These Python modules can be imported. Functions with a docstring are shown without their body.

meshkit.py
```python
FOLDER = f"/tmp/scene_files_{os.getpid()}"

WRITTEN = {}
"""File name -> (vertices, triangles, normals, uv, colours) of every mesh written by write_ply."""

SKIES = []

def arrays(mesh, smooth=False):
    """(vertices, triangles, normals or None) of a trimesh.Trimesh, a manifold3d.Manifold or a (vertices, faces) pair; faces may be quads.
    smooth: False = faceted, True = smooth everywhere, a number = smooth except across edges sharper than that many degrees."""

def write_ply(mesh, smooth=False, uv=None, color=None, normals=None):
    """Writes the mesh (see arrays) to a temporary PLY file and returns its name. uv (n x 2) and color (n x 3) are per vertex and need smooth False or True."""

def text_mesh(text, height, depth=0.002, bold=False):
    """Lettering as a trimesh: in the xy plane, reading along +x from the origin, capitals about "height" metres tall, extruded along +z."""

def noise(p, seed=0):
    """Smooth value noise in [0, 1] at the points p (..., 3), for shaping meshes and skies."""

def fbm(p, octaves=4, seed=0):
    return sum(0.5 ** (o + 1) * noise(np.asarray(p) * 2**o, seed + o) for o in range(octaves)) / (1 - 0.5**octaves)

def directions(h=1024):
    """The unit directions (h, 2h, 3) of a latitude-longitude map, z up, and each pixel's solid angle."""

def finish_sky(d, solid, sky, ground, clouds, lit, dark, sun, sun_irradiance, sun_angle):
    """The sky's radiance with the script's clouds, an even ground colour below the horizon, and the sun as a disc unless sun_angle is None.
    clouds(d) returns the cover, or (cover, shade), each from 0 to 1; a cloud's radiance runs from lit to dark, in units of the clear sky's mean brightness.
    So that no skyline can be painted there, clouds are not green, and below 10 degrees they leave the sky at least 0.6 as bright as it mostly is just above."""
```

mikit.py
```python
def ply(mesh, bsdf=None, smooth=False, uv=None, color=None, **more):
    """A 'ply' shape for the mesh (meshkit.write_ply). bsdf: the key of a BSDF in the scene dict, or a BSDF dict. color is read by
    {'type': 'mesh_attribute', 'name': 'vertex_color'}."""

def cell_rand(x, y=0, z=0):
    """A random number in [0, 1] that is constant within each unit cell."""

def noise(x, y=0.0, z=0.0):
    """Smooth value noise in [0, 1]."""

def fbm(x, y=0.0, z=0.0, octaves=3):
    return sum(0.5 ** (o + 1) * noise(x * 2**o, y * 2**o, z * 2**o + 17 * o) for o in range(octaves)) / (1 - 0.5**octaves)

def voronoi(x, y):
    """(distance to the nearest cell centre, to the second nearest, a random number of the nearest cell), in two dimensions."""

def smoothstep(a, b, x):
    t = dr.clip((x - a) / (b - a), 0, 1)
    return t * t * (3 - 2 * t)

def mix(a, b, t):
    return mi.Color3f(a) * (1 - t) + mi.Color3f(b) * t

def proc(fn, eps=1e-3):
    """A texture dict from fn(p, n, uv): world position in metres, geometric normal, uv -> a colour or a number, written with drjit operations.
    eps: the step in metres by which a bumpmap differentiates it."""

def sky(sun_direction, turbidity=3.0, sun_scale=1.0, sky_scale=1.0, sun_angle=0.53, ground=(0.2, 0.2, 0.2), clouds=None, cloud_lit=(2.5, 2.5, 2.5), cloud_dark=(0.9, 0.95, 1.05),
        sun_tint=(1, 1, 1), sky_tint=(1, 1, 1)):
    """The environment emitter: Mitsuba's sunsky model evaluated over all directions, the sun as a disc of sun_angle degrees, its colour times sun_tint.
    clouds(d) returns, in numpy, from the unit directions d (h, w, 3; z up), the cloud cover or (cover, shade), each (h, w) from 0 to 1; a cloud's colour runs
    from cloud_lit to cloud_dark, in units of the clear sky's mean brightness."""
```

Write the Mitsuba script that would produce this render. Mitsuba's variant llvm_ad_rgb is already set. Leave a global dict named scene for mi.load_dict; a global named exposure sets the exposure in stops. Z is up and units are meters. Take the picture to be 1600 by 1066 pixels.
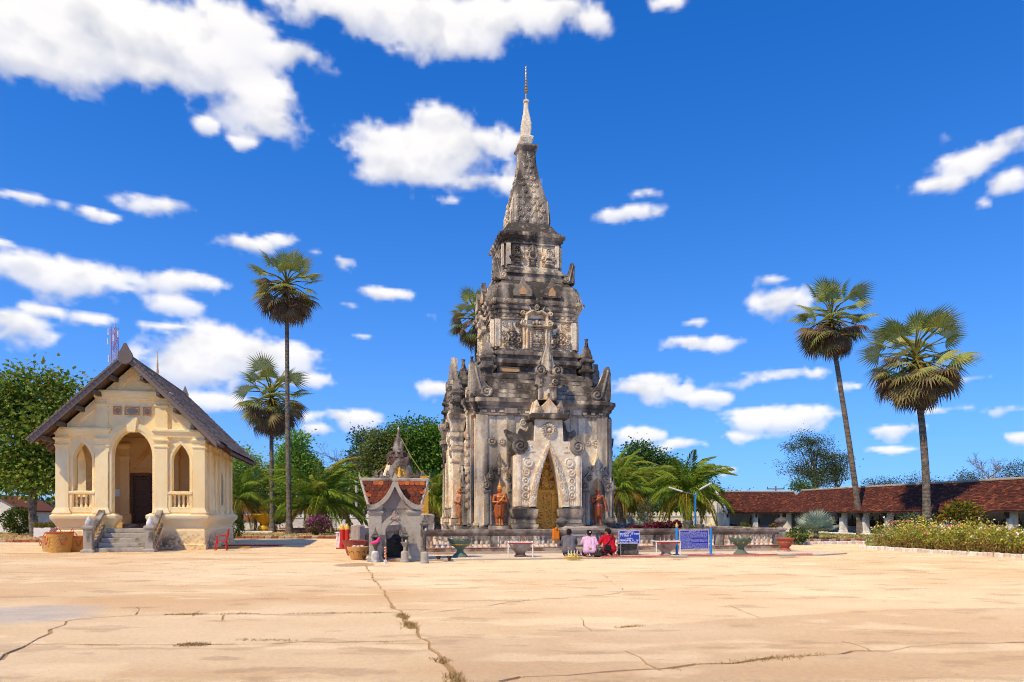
"""An old brick and stucco stupa in a walled temple court: written object by object for Mitsuba 3."""
import math, random
import numpy as np
import trimesh
import manifold3d as m3
import shapely
from shapely.geometry import Polygon, LineString, box as sbox
from shapely.ops import unary_union
import drjit as dr
import mitsuba as mi
import mikit, meshkit
from mikit import proc, noise, fbm, smoothstep, mix, voronoi, cell_rand

T = mi.ScalarTransform4f
scene, labels = {}, {}

# ---------------------------------------------------------------- camera, sky, exposure
EYE, FOCAL, HORIZON = 1.5, 1100.0, 805.0          # metres; photograph pixels
scene['camera'] = {
    'type': 'perspective', 'fov': 2 * math.degrees(math.atan(800 / FOCAL)), 'fov_axis': 'x',
    'near_clip': 0.1, 'far_clip': 3000.0,
    'principal_point_offset_x': 0.0, 'principal_point_offset_y': -(HORIZON - 533.0) / 1066.0,
    'to_world': T().look_at(origin=[0, 0, EYE], target=[0, 10, EYE], up=[0, 0, 1]),
}
exposure = 1.3
SUN = (-0.45, -0.48, 0.755)

# cloud lobes: azimuth from north-ahead, elevation, half width, half height (degrees), thickness
CLOUDS = [
    (-33.9,29.7,6.1,2.61,1), (-28.6,31.4,6.0,2.17,1), (-24.4,31.3,5.2,2.15,1), (-27.0,29.3,3.1,0.92,1), (-34.6,28.1,3.2,1.07,1), (-21.8,32.9,2.9,1.54,1),
    (-31.3,31.4,4.6,1.62,1), (-17.7,32.0,3.8,0.86,0.8), (-19.3,29.3,3.2,1.57,0.8), (-18.8,27.9,2.6,1.23,0.8), (-20.7,26.4,1.1,0.47,0.7), (-16.2,31.6,1.6,0.58,0.5),
    (-23.4,27.2,1.0,0.53,0.6), (-20.4,29.2,1.8,1.49,0.6), (-8.3,35.2,9.7,1.31,1), (-5.2,34.1,4.9,1.00,1), (-13.3,35.1,5.4,0.95,0.8), (3.1,35.6,3.6,0.89,1),
    (6.2,34.9,2.3,0.84,0.7), (-8.0,33.1,2.0,0.51,0.6), (-1.6,35.2,4.2,1.39,1), (12.3,35.5,1.5,0.47,0.6), (-6.2,27.4,5.9,2.12,1), (-9.3,26.6,3.1,1.40,1),
    (-5.7,29.1,2.8,1.19,1), (-2.1,27.9,3.6,1.06,0.9), (-11.1,27.9,1.4,0.80,0.6), (-8.3,25.7,3.4,0.92,0.8), (-3.1,25.3,3.9,0.77,0.6), (-5.7,23.9,2.5,0.61,0.5),
    (0.0,25.3,3.1,0.68,0.6), (-10.8,25.5,1.8,0.58,0.7), (32.8,22.8,2.0,1.04,0.9), (31.3,21.9,1.9,0.61,0.9), (34.1,23.0,1.6,0.58,0.6), (35.7,23.5,1.5,0.71,0.8),
    (35.3,21.3,1.6,0.74,0.8), (33.9,20.0,1.1,0.53,0.7), (28.4,22.4,0.8,0.55,0.4), (31.5,24.3,1.0,0.66,0.4), (9.8,23.1,2.8,0.56,0.6), (10.8,24.2,2.0,0.43,0.35),
    (-32.5,16.0,3.7,1.30,1), (-34.3,16.4,2.1,0.71,0.8), (-25.5,16.7,3.6,0.86,0.9), (-25.7,15.3,2.1,0.61,0.7), (-20.4,19.8,3.4,0.69,0.9), (-17.9,20.3,1.7,0.61,0.7),
    (-26.4,21.5,2.6,0.65,0.8), (-30.2,20.3,1.2,0.40,0.8), (-34.6,20.4,1.6,0.38,0.8), (-32.1,20.4,0.7,0.27,0.7), (-13.3,19.1,1.2,0.50,0.8), (-10.3,17.2,2.1,0.56,1),
    (-15.3,19.6,1.1,0.45,0.6), (-31.0,13.4,1.5,0.51,0.9), (-35.3,12.5,1.9,1.21,1), (-33.9,13.5,1.4,0.57,0.8), (-26.1,13.5,2.1,0.40,0.7), (-35.7,17.4,0.8,0.35,0.6),
    (-7.3,15.5,0.9,0.43,0.6), (-13.5,16.1,1.1,0.37,0.6), (-22.9,12.3,4.6,1.92,1), (-24.4,10.8,3.5,1.46,1), (-19.5,12.2,4.2,1.22,0.9), (-22.5,8.6,2.9,0.75,0.8),
    (-12.3,14.0,1.1,0.34,0.5), (-16.7,10.6,2.4,0.67,0.6), (21.4,15.8,2.3,1.21,1), (20.0,17.3,2.3,0.45,0.7), (14.8,14.7,1.2,0.47,0.8), (14.5,13.3,3.2,0.62,0.9),
    (20.9,10.5,3.9,0.71,0.7), (15.7,9.2,1.7,0.64,0.9), (10.3,9.8,3.8,1.09,1), (11.6,10.6,2.7,0.69,0.7), (20.9,7.4,4.1,1.05,1), (18.1,6.1,1.3,0.44,0.7),
    (13.5,5.6,2.4,0.55,0.9), (9.8,6.5,2.3,0.76,0.7), (-5.7,10.0,1.8,0.90,0.9), (-13.1,7.7,3.3,0.75,1), (-15.3,6.7,1.7,0.55,0.9), (33.2,9.0,1.5,0.43,0.7),
    (28.6,6.0,2.4,0.50,0.8), (35.7,5.2,1.2,0.42,0.8), (27.8,4.8,2.0,0.41,0.5), (31.3,7.3,2.3,0.39,0.4), (16.7,3.6,1.4,0.35,0.6), (24.4,13.3,1.7,0.54,0.3),
    (34.6,7.0,1.8,0.42,0.4), (25.7,9.5,1.3,0.37,0.4), (-7.8,6.4,2.6,0.51,0.3),
]


def cloud_cover(d):
    az = np.degrees(np.arctan2(d[..., 0], d[..., 1]))
    el = np.degrees(np.arcsin(np.clip(d[..., 2], -1, 1)))
    q3 = lambda f, g, s: np.stack([az * f, el * g, az * 0 + s], -1)
    n1 = meshkit.fbm(q3(.42, .62, 3.1), 6, seed=4)
    n2 = meshkit.fbm(q3(.16, .24, 7.7), 4, seed=11)
    n3 = meshkit.fbm(q3(.25, .33, 1.7), 4, seed=21)
    n4 = meshkit.fbm(q3(1.3, 1.9, 5.5), 4, seed=31)
    body = np.zeros_like(az)
    under = np.zeros_like(az)
    total = np.full_like(az, 1e-6)
    wx = (n3 - .5) * 3.0
    wz = (n1 - .5) * 1.6
    for a, e, w, h, k in CLOUDS:
        t = (el + wz * .6 - e) / h
        q = ((az + wx - a) / (w * 1.06)) ** 2 + (t / 1.04) ** 2 * np.where(t < 0, .75, 1.15)
        b = (.25 + .75 * k) * np.exp(-q * .95)
        under += b ** 3 * np.clip(.25 - t * .8, 0, 1)
        total += b ** 3
        body = np.maximum(body, b) + .22 * np.minimum(body, b)
    # beyond the frame the same scattered fair-weather heaps go on round the sky
    away = np.clip((np.abs(az) - 44) / 6, 0, 1) + np.clip((el - 44) / 6, 0, 1)
    wild = np.clip((n2 - .54) * 5, 0, 1) * np.clip(away, 0, 1) * np.clip(el / 6, 0, 1)
    body = np.maximum(body, wild)
    under = under / total
    puff = 1 - np.abs(2 * meshkit.fbm(q3(.62, .95, 9.3) + (n1 * 1.2)[..., None], 5, seed=51) - 1)      # billows
    x = body + ((n1 - .5) * 1.5 + (n4 - .5) * .55 + (puff - .74) * .55) * np.clip(body * 2.2, 0, 1) * np.clip(1.45 - body, .3, 1)
    cover = np.clip((x - .30) / .58, 0, 1)
    cover = cover * cover * (3 - 2 * cover) * (1 - .42 * under * np.clip(1.5 - body, 0, 1))
    solid = np.clip(cover * 3, 0, 1)
    veil = .30 * np.exp(-np.clip(el, 0, 90) / 10)     # dusty air low down
    cover = np.maximum(cover, veil)
    return cover * .97, solid * np.clip(under * .75 + (.50 - n1) * 1.3 + (.66 - puff) * .6, 0, 1)


scene['sky'] = mikit.sky(SUN, turbidity=2.6, ground=(.42, .32, .22), clouds=cloud_cover, cloud_lit=(3.5, 3.4, 3.3), cloud_dark=(1.9, 2.0, 2.2),
                         sky_tint=(.07, .95, 2.1), sun_tint=(1.08, 1.0, .80), sun_scale=1.0)

# ---------------------------------------------------------------- helpers


def rot(a):
    c, s = math.cos(a), math.sin(a)
    return np.array([[c, -s, 0, 0], [s, c, 0, 0], [0, 0, 1, 0], [0, 0, 0, 1.0]])


def mov(x, y, z=0.0):
    m = np.eye(4)
    m[:3, 3] = x, y, z
    return m


def scl(x, y=None, z=None):
    return np.diag([x, x if y is None else y, x if z is None else z, 1.0])


def rx(a):
    c, s = math.cos(a), math.sin(a)
    return np.array([[1, 0, 0, 0], [0, c, -s, 0], [0, s, c, 0], [0, 0, 0, 1.0]])


def ry(a):
    c, s = math.cos(a), math.sin(a)
    return np.array([[c, 0, s, 0], [0, 1, 0, 0], [-s, 0, c, 0], [0, 0, 0, 1.0]])


def at(u, v, Y):
    """The place at depth Y seen where the photograph's pixel (u, v) is."""
    return np.array([(u - 800) * Y / FOCAL, Y, EYE + (HORIZON - v) * Y / FOCAL])


def gnd(u, v, z=0.0):
    """The place on the level z seen at (u, v)."""
    Y = (EYE - z) * FOCAL / (v - HORIZON)
    return np.array([(u - 800) * Y / FOCAL, Y, z])


ANGLE = math.radians(12)                          # the whole site stands 12 degrees askew to the lens
SITE = mov(.76, 38) @ rot(ANGLE)                  # its origin: the middle of the stupa


def site(a, b, z=0.0):
    return (SITE @ [a, b, z, 1])[:3]


def numbered(key):
    taken = lambda k: k in scene or k in labels or k in _used
    if not taken(key):
        _used.add(key)
        return key
    i = _next.get(key, 1)
    while taken(f'{key}_{i:03d}'):
        i += 1
    _next[key] = i + 1
    k = f'{key}_{i:03d}'
    _used.add(k)
    return k


_used, _next = set(), {}


def tag(key, label=None, cat=None, group=None, kind=None):
    d = labels.setdefault(key, {})
    for k, v in (('label', label), ('category', cat), ('group', group), ('kind', kind)):
        if v:
            d[k] = v
    return key


def thing(name, label, cat, group=None):
    return tag(numbered(name), label, cat, group)


def tm(v, f):
    f = np.asarray(f)
    if f.shape[1] == 4:
        f = np.vstack([f[:, [0, 1, 2]], f[:, [0, 2, 3]]])
    return trimesh.Trimesh(np.asarray(v, float), f, process=False)


def cat(ms):
    ms = [m for m in ms if m is not None and len(m.faces)]
    return ms[0] if len(ms) == 1 else trimesh.util.concatenate(ms)


def xf(m, M):
    m = m.copy()
    m.apply_transform(M)
    return m


def shape(mesh, mat, smooth=35, color=None, uv=None):
    """A reusable ply dict. color: one colour or one per vertex. uv: (tone, hue) of the piece for the weathered materials."""
    if hasattr(mesh, 'to_mesh'):
        mm = mesh.to_mesh()
        mesh = tm(mm.vert_properties[:, :3], mm.tri_verts)
    if uv is None and mat in ('stucco', 'stone', 'plaster', 'whitewash', 'bark', 'gilded', 'pavement'):
        uv = (.4, 0.0)
    if color is None and uv is None:
        return mikit.ply(mesh, mat, smooth=smooth)
    if smooth not in (True, False):
        c = None if color is None or np.ndim(color) == 1 else color
        if c is None:
            mesh = trimesh.graph.smooth_shade(mesh, angle=math.radians(smooth), facet_minarea=None)
            smooth = True
        else:
            smooth = False
    n = len(mesh.vertices)
    if color is not None:
        color = np.broadcast_to(np.asarray(color, float), (n, 3))
    if uv is not None:
        uv = np.broadcast_to(np.asarray(uv, float), (n, 2))
    return mikit.ply(mesh, mat, smooth=smooth, color=color, uv=uv)


def place(key, sh, M=None, parent=None):
    key = numbered(f'{parent}__{key}' if parent else key)
    scene[key] = {**sh, 'to_world': T(np.asarray(M, float))} if M is not None else dict(sh)
    return key


def put(key, mesh, mat, parent=None, M=None, smooth=35, color=None, uv=None):
    return place(key, shape(mesh, mat, smooth, color, uv), M, parent)


def box(x0, x1, y0, y1, z0, z1):
    v = np.array([[x, y, z] for x in (x0, x1) for y in (y0, y1) for z in (z0, z1)], float)
    f = [[0, 1, 3], [0, 3, 2], [4, 6, 7], [4, 7, 5], [0, 4, 5], [0, 5, 1], [2, 3, 7], [2, 7, 6], [0, 2, 6], [0, 6, 4], [1, 5, 7], [1, 7, 3]]
    return tm(v, f)


def cbox(x0, x1, y0, y1, z0, z1, c=.015):
    """A box with its edges chamfered."""
    c = min(c, (x1 - x0) * .45, (y1 - y0) * .45, (z1 - z0) * .45)
    v = []
    for sx, X in ((1, x0), (-1, x1)):
        for sy, Y in ((1, y0), (-1, y1)):
            for sz, Z in ((1, z0), (-1, z1)):
                v += [[X, Y + sy * c, Z + sz * c], [X + sx * c, Y, Z + sz * c], [X + sx * c, Y + sy * c, Z]]
    return trimesh.convex.convex_hull(np.array(v))


def lathe(prof, n=20, a0=0.0):
    """prof: (radius, z) from bottom to top; closed on the axis."""
    prof = [(max(r, 1e-4), z) for r, z in prof]
    k = len(prof)
    a = a0 + np.arange(n) * 2 * np.pi / n
    v = np.array([[r * np.cos(t), r * np.sin(t), z] for r, z in prof for t in a])
    i, j = np.meshgrid(np.arange(k - 1), np.arange(n), indexing='ij')
    i, j = i.ravel(), j.ravel()
    q = np.stack([i * n + j, i * n + (j + 1) % n, (i + 1) * n + (j + 1) % n, (i + 1) * n + j], 1)
    caps = [[0, (b + 1) % n, b] for b in range(1, n - 1)] + [[(k - 1) * n, (k - 1) * n + b, (k - 1) * n + b + 1] for b in range(1, n - 1)]
    m = tm(v, q)
    return tm(v, np.vstack([m.faces, caps]))


def tube(pts, rad, sides=7):
    p = np.asarray(pts, float)
    t = np.gradient(p, axis=0)
    t /= np.linalg.norm(t, axis=1, keepdims=True) + 1e-12
    ref = np.where(np.abs(t[:, 2:]) < .9, [0, 0, 1.0], [1.0, 0, 0])
    if np.abs(t[:, 2]).max() > .85 and np.abs(t[:, 2]).min() < .95:
        ref = np.broadcast_to([.31, .95, .02], t.shape)
    a = np.cross(t, ref)
    a /= np.linalg.norm(a, axis=1, keepdims=True) + 1e-12
    b, ang = np.cross(t, a), np.arange(sides) * 2 * np.pi / sides
    r = np.broadcast_to(np.asarray(rad, float), (len(p),))
    v = p[:, None] + r[:, None, None] * (np.cos(ang)[None, :, None] * a[:, None] + np.sin(ang)[None, :, None] * b[:, None])
    k, n = len(p), sides
    i, j = np.meshgrid(np.arange(k - 1), np.arange(n), indexing='ij')
    i, j = i.ravel(), j.ravel()
    q = np.stack([i * n + j, i * n + (j + 1) % n, (i + 1) * n + (j + 1) % n, (i + 1) * n + j], 1)
    m = tm(v.reshape(-1, 3), q)
    caps = [[0, (c + 1) % n, c] for c in range(1, n - 1)] + [[(k - 1) * n, (k - 1) * n + c, (k - 1) * n + c + 1] for c in range(1, n - 1)]
    m = tm(m.vertices, np.vstack([m.faces, caps]))
    if m.volume < 0:
        m.invert()
    return m


def slab(poly, y0, y1):
    """A polygon drawn in (x, z), given thickness from y0 to y1."""
    ps = [poly] if isinstance(poly, Polygon) else [g for g in poly.geoms if isinstance(g, Polygon)]
    out = []
    for p in ps:
        m = trimesh.creation.extrude_polygon(p, y1 - y0, engine='earcut')
        v = np.array(m.vertices)
        out.append(tm(np.stack([v[:, 0], y1 - v[:, 2], v[:, 1]], 1), m.faces))
    return cat(out)


def flat(poly, z0, z1):
    ps = [poly] if isinstance(poly, Polygon) else [g for g in poly.geoms if isinstance(g, Polygon)]
    out = []
    for p in ps:
        m = trimesh.creation.extrude_polygon(p, z1 - z0, engine='earcut')
        v = np.array(m.vertices)
        out.append(tm(v + [0, 0, z0], m.faces))
    return cat(out)


def rough(m, amp, freq, seed=0):
    """Shifts a mesh's points by smooth noise, alike for points that coincide."""
    v = np.array(m.vertices)
    d = np.stack([meshkit.fbm(v * freq + s, 3, seed) for s in (0, 31.7, 67.3)], -1) - .5
    return tm(v + d * 2 * amp, m.faces)


def man(m):
    return m3.Manifold(m3.Mesh(vert_properties=np.asarray(m.vertices, np.float32), tri_verts=np.asarray(m.faces, np.uint32)))


def unman(m):
    mm = m.to_mesh()
    return tm(mm.vert_properties[:, :3], mm.tri_verts)


def ball(p, r, n=10):
    s = trimesh.creation.icosphere(1 if n < 12 else 2)
    return tm(np.array(s.vertices) * r + p, s.faces)


def arch_poly(w, spring, top, n=10, pointed=True, z0=0.0):
    """An arched outline in (x, z): width w, straight to the height spring, then pointed or round to top."""
    h = w / 2
    pts = [(-h, z0), (-h, spring)]
    for i in range(1, n):
        t = i / n
        if pointed:
            pts.append((-h * (1 - t ** 1.55), spring + (top - spring) * (t ** .85)))
        else:
            pts.append((-h * math.cos(t * math.pi / 2), spring + (top - spring) * math.sin(t * math.pi / 2)))
    pts.append((0, top))
    pts += [(-x, z) for x, z in pts[-2::-1]]
    return Polygon(pts)


# ---------------------------------------------------------------- materials


def pr(color, rough=.8, **k):
    return {'type': 'twosided', 'bsdf': {'type': 'principled', 'base_color': color, 'roughness': rough, 'specular': .3, **k}}


VC = {'type': 'mesh_attribute', 'name': 'vertex_color'}


def f_stucco(p, n, uv):
    """Old lime stucco: uv.x how far it is weathered black, uv.y how ochre it is."""
    x, y, z = p.x, p.y, p.z
    big = fbm(x * .55, y * .55, z * .45, 3)
    streak = fbm(x * 2.6, y * 2.6, z * .28, 3)
    fine = fbm(x * 9, y * 9, z * 7, 3)
    spots = fbm(x * 3.1 + 9, y * 3.1, z * 3.1, 3)
    ledge = smoothstep(.25, .8, n.z)
    w = uv.x - .01
    c = mix((.79, .66, .45), (.92, .85, .68), smoothstep(.35, .62, fine * .6 + streak * .4))
    c = mix(c, (.58, .36, .18), smoothstep(.50, .72, spots * .65 + big * .35 + uv.y * .22) * (.35 + .65 * dr.clip(uv.y, 0, 1)))
    grey = smoothstep(.86 - w * .62, 1.12 - w * .62, streak * .98 + fine * .17 + big * .20 + ledge * .22)
    c = mix(c, (.25, .22, .19), grey * .9)
    black = smoothstep(1.0 - w * .52, 1.22 - w * .52, big * .56 + streak * .66 + fine * .11 + ledge * .26)
    c = mix(c, (.06, .052, .045), black * .93)
    lichen = smoothstep(.66, .72, fbm(x * 6 + 3, y * 6, z * 6, 2))
    c = mix(c, (.52, .48, .40), lichen * .22)
    return c


def f_stucco_bump(p, n, uv):
    return fbm(p.x * 14, p.y * 14, p.z * 14, 3) * .018


scene['stucco'] = {'type': 'twosided', 'bsdf': {'type': 'bumpmap', 'arbitrary': proc(f_stucco_bump, 4e-3), 'scale': 1.0,
                   'bsdf': {'type': 'principled', 'base_color': proc(f_stucco), 'roughness': .9, 'specular': .2}}}


def f_stone(p, n, uv):
    """Grey mossy stone and cement: uv.x how dark, uv.y how red-painted."""
    x, y, z = p.x, p.y, p.z
    a = fbm(x * 2.2, y * 2.2, z * 1.6, 3)
    f = fbm(x * 13, y * 13, z * 13, 3)
    s = fbm(x * 5, y * 5, z * .7, 3)
    c = mix((.36, .33, .28), (.52, .47, .38), f)
    c = mix(c, (.13, .115, .095), smoothstep(.72 - uv.x * .5, 1.05 - uv.x * .5, a * .6 + s * .5 + f * .2))
    c = mix(c, (.06, .055, .048), smoothstep(.95 - uv.x * .35, 1.2 - uv.x * .35, a * .7 + f * .5 + s * .2))
    return mix(c, (.38, .13, .09), uv.y * smoothstep(.3, .5, f * .5 + a * .5))


scene['stone'] = pr(proc(f_stone), .9)


def f_plaster(p, n, uv):
    """Cream lime wash: rain streaks, patches of another coat; uv.x dirt near the ground."""
    x, y, z = p.x, p.y, p.z
    a = fbm(x * .8, y * .8, z * .8, 3)
    s = fbm(x * 4, y * 4, z * .5, 3)
    f = fbm(x * 11, y * 11, z * 11, 2)
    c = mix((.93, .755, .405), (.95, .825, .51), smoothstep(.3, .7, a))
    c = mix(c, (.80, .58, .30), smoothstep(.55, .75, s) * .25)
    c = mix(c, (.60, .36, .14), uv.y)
    low = smoothstep(.95, .15, z) * uv.x
    c = mix(c, (.62, .40, .20), low * smoothstep(.35, .6, a * .5 + f * .5))
    return mix(c, (.20, .17, .14), low * smoothstep(.50, .66, f * .4 + a * .6))


scene['plaster'] = pr(proc(f_plaster), .85)


def f_white(p, n, uv):
    x, y, z = p.x, p.y, p.z
    s = fbm(x * 1.6, y * 1.6, z * .5, 3)
    f = fbm(x * 6, y * 6, z * 5, 2)
    c = mix((.80, .79, .76), (.68, .67, .64), smoothstep(.4, .7, s))
    return mix(c, (.36, .35, .33), smoothstep(.55, .75, s * .5 + f * .5) * uv.x)


scene['whitewash'] = pr(proc(f_white), .85)

scene['paint'] = pr(VC, .65)
scene['gloss'] = pr(VC, .28, specular=.5)
scene['dull'] = pr(VC, .92, specular=.15)
scene['metal'] = pr(VC, .42, metallic=.7)
scene['leaf'] = {'type': 'twosided', 'bsdf': {'type': 'principled', 'base_color': VC, 'roughness': .55, 'specular': .4}}
scene['leaf_thin'] = {'type': 'principledthin', 'base_color': VC, 'roughness': .5, 'diff_trans': .55, 'spec_trans': 0.0, 'eta': 1.4}


def f_bark(p, n, uv):
    """Palm bark: ring scars up the stem, grey-brown, uv.x darker."""
    x, y, z = p.x, p.y, p.z
    r = fbm(x * 3, y * 3, z * 9, 3)
    f = fbm(x * 12, y * 12, z * 5, 3)
    c = mix((.15, .125, .10), (.30, .26, .215), smoothstep(.3, .7, r))
    c = mix(c, (.07, .058, .046), smoothstep(.5, .7, f) * .6)
    return c * (1 - uv.x * .5)


scene['bark'] = pr(proc(f_bark), .95)


def f_gold(p, n, uv):
    """Carved door leaves of dark wood, gilded, the gold worn."""
    f = fbm(p.x * 16, p.y * 16, p.z * 16, 3)
    a = fbm(p.x * 3, p.y * 3, p.z * 2, 2)
    c = mix((.24, .105, .02), (.78, .41, .055), smoothstep(.38, .62, f * .75 + a * .25 + uv.x * .15))
    return c


def f_gold_bump(p, n, uv):
    return smoothstep(.4, .6, fbm(p.x * 15, p.y * 15, p.z * 15, 2)) * .02


scene['gilded'] = {'type': 'twosided', 'bsdf': {'type': 'bumpmap', 'arbitrary': proc(f_gold_bump, 4e-3), 'scale': 1.0,
                   'bsdf': {'type': 'principled', 'base_color': proc(f_gold), 'roughness': .4, 'metallic': .25, 'specular': .5}}}


# ---------------------------------------------------------------- the ground, the concrete court, the lawns


def f_pavement(p, n, uv):
    """Sun-bleached concrete with a film of red-yellow dust; uv.x tone of the slab, uv.y cement-grey."""
    x, y = p.x, p.y
    big = fbm(x * .16 + 5, y * .22, .3, 3)
    mid = fbm(x * .55, y * 1.1, 2.2, 3)
    fine = fbm(x * 5, y * 5, 1.1, 3)
    grit = fbm(x * 34, y * 34, 1.7, 2)
    c = mix((.55, .38, .20), (.655, .51, .31), smoothstep(.30, .68, big * .45 + mid * .4 + uv.x * .22))
    c = mix(c, (.50, .315, .15), smoothstep(.56, .74, fbm(x * .3 + 11, y * .62, 4.0, 3)) * .4)
    c = mix(c, (.76, .61, .37), smoothstep(.60, .74, fbm(x * .7, y * 1.5, 9.0, 4)) * .5)
    c = mix(c, (.45, .40, .33), uv.y * .8)
    scuff = smoothstep(.60, .76, fbm(x * 1.3 + 2, y * 3.4, 7.0, 4))
    c = mix(c, (.34, .22, .12), scuff * .42)
    pit = smoothstep(.70, .80, fine * .6 + grit * .4)
    c = mix(c, (.25, .16, .085), pit * .55)
    # a grey wash of cement at one corner
    dx, dy = (x + 7.6) / 1.5, (y - 10.6) / 1.25
    g = smoothstep(1.15, .55, dx * dx + dy * dy + (mid - .5) * 1.5)
    c = mix(c, (.42, .385, .33), g * .75)
    # spilt water before the gate
    dx, dy = (x + 4.75) / .62, (y - 21.3) / .85
    c = mix(c, (.27, .165, .09), smoothstep(1.1, .7, dx * dx + dy * dy + (fine - .5) * .6) * .75)
    return c * (.88 + .24 * grit)


def f_pavement_bump(p, n, uv):
    return fbm(p.x * 22, p.y * 22, .5, 3) * .006 + fbm(p.x * 1.7, p.y * 3.1, .5, 2) * .010


scene['pavement'] = {'type': 'twosided', 'bsdf': {'type': 'bumpmap', 'arbitrary': proc(f_pavement_bump, 4e-3), 'scale': 1.0,
                     'bsdf': {'type': 'principled', 'base_color': proc(f_pavement), 'roughness': .92, 'specular': .2}}}


def f_soil(p, n, uv):
    a = fbm(p.x * .3, p.y * .3, 1.0, 3)
    f = fbm(p.x * 4, p.y * 4, 2.0, 3)
    c = mix((.24, .145, .07), (.36, .245, .12), f)
    return mix(c, (.15, .15, .05), smoothstep(.45, .65, a * .6 + f * .4))


def f_lawn(p, n, uv):
    a = fbm(p.x * .35, p.y * .35, 5.0, 3)
    f = fbm(p.x * 5, p.y * 5, 2.0, 3)
    c = mix((.12, .15, .035), (.23, .24, .065), f)
    return mix(c, (.40, .26, .11), smoothstep(.55 - uv.x * .3, .72 - uv.x * .3, a * .65 + f * .35))


scene['soil_look'] = pr(proc(f_soil), .95)
scene['lawn_look'] = pr(proc(f_lawn), .95)

k = put('ground', lathe([(0.001, -.9), (1400, -.9), (1400, -.06), (.001, -.06)], 48), 'soil_look', smooth=False)
tag(k, 'dry brown earth of the plain around the temple court', kind='structure')


def jag(pts, seed, amp=.06, step=.35):
    """A crack through the given places: wanders from side to side."""
    l = LineString(pts)
    n = max(3, int(l.length / step))
    r = np.random.RandomState(seed)
    out = []
    for i in range(n + 1):
        q = l.interpolate(i / n, normalized=True)
        out.append((q.x + (r.rand() - .5) * 2 * amp, q.y + (r.rand() - .5) * 2 * amp))
    return LineString(out)


def crack(pts, seed, w0=.015, w1=.05, amp=.06):
    l = jag(pts, seed, amp)
    r = np.random.RandomState(seed + 100)
    c = list(l.coords)
    return unary_union([LineString(c[i:i + 2]).buffer(w0 + (w1 - w0) * r.rand() ** 2, cap_style=2 if i else 1, join_style=2, quad_segs=1) for i in range(len(c) - 1)])


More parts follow.
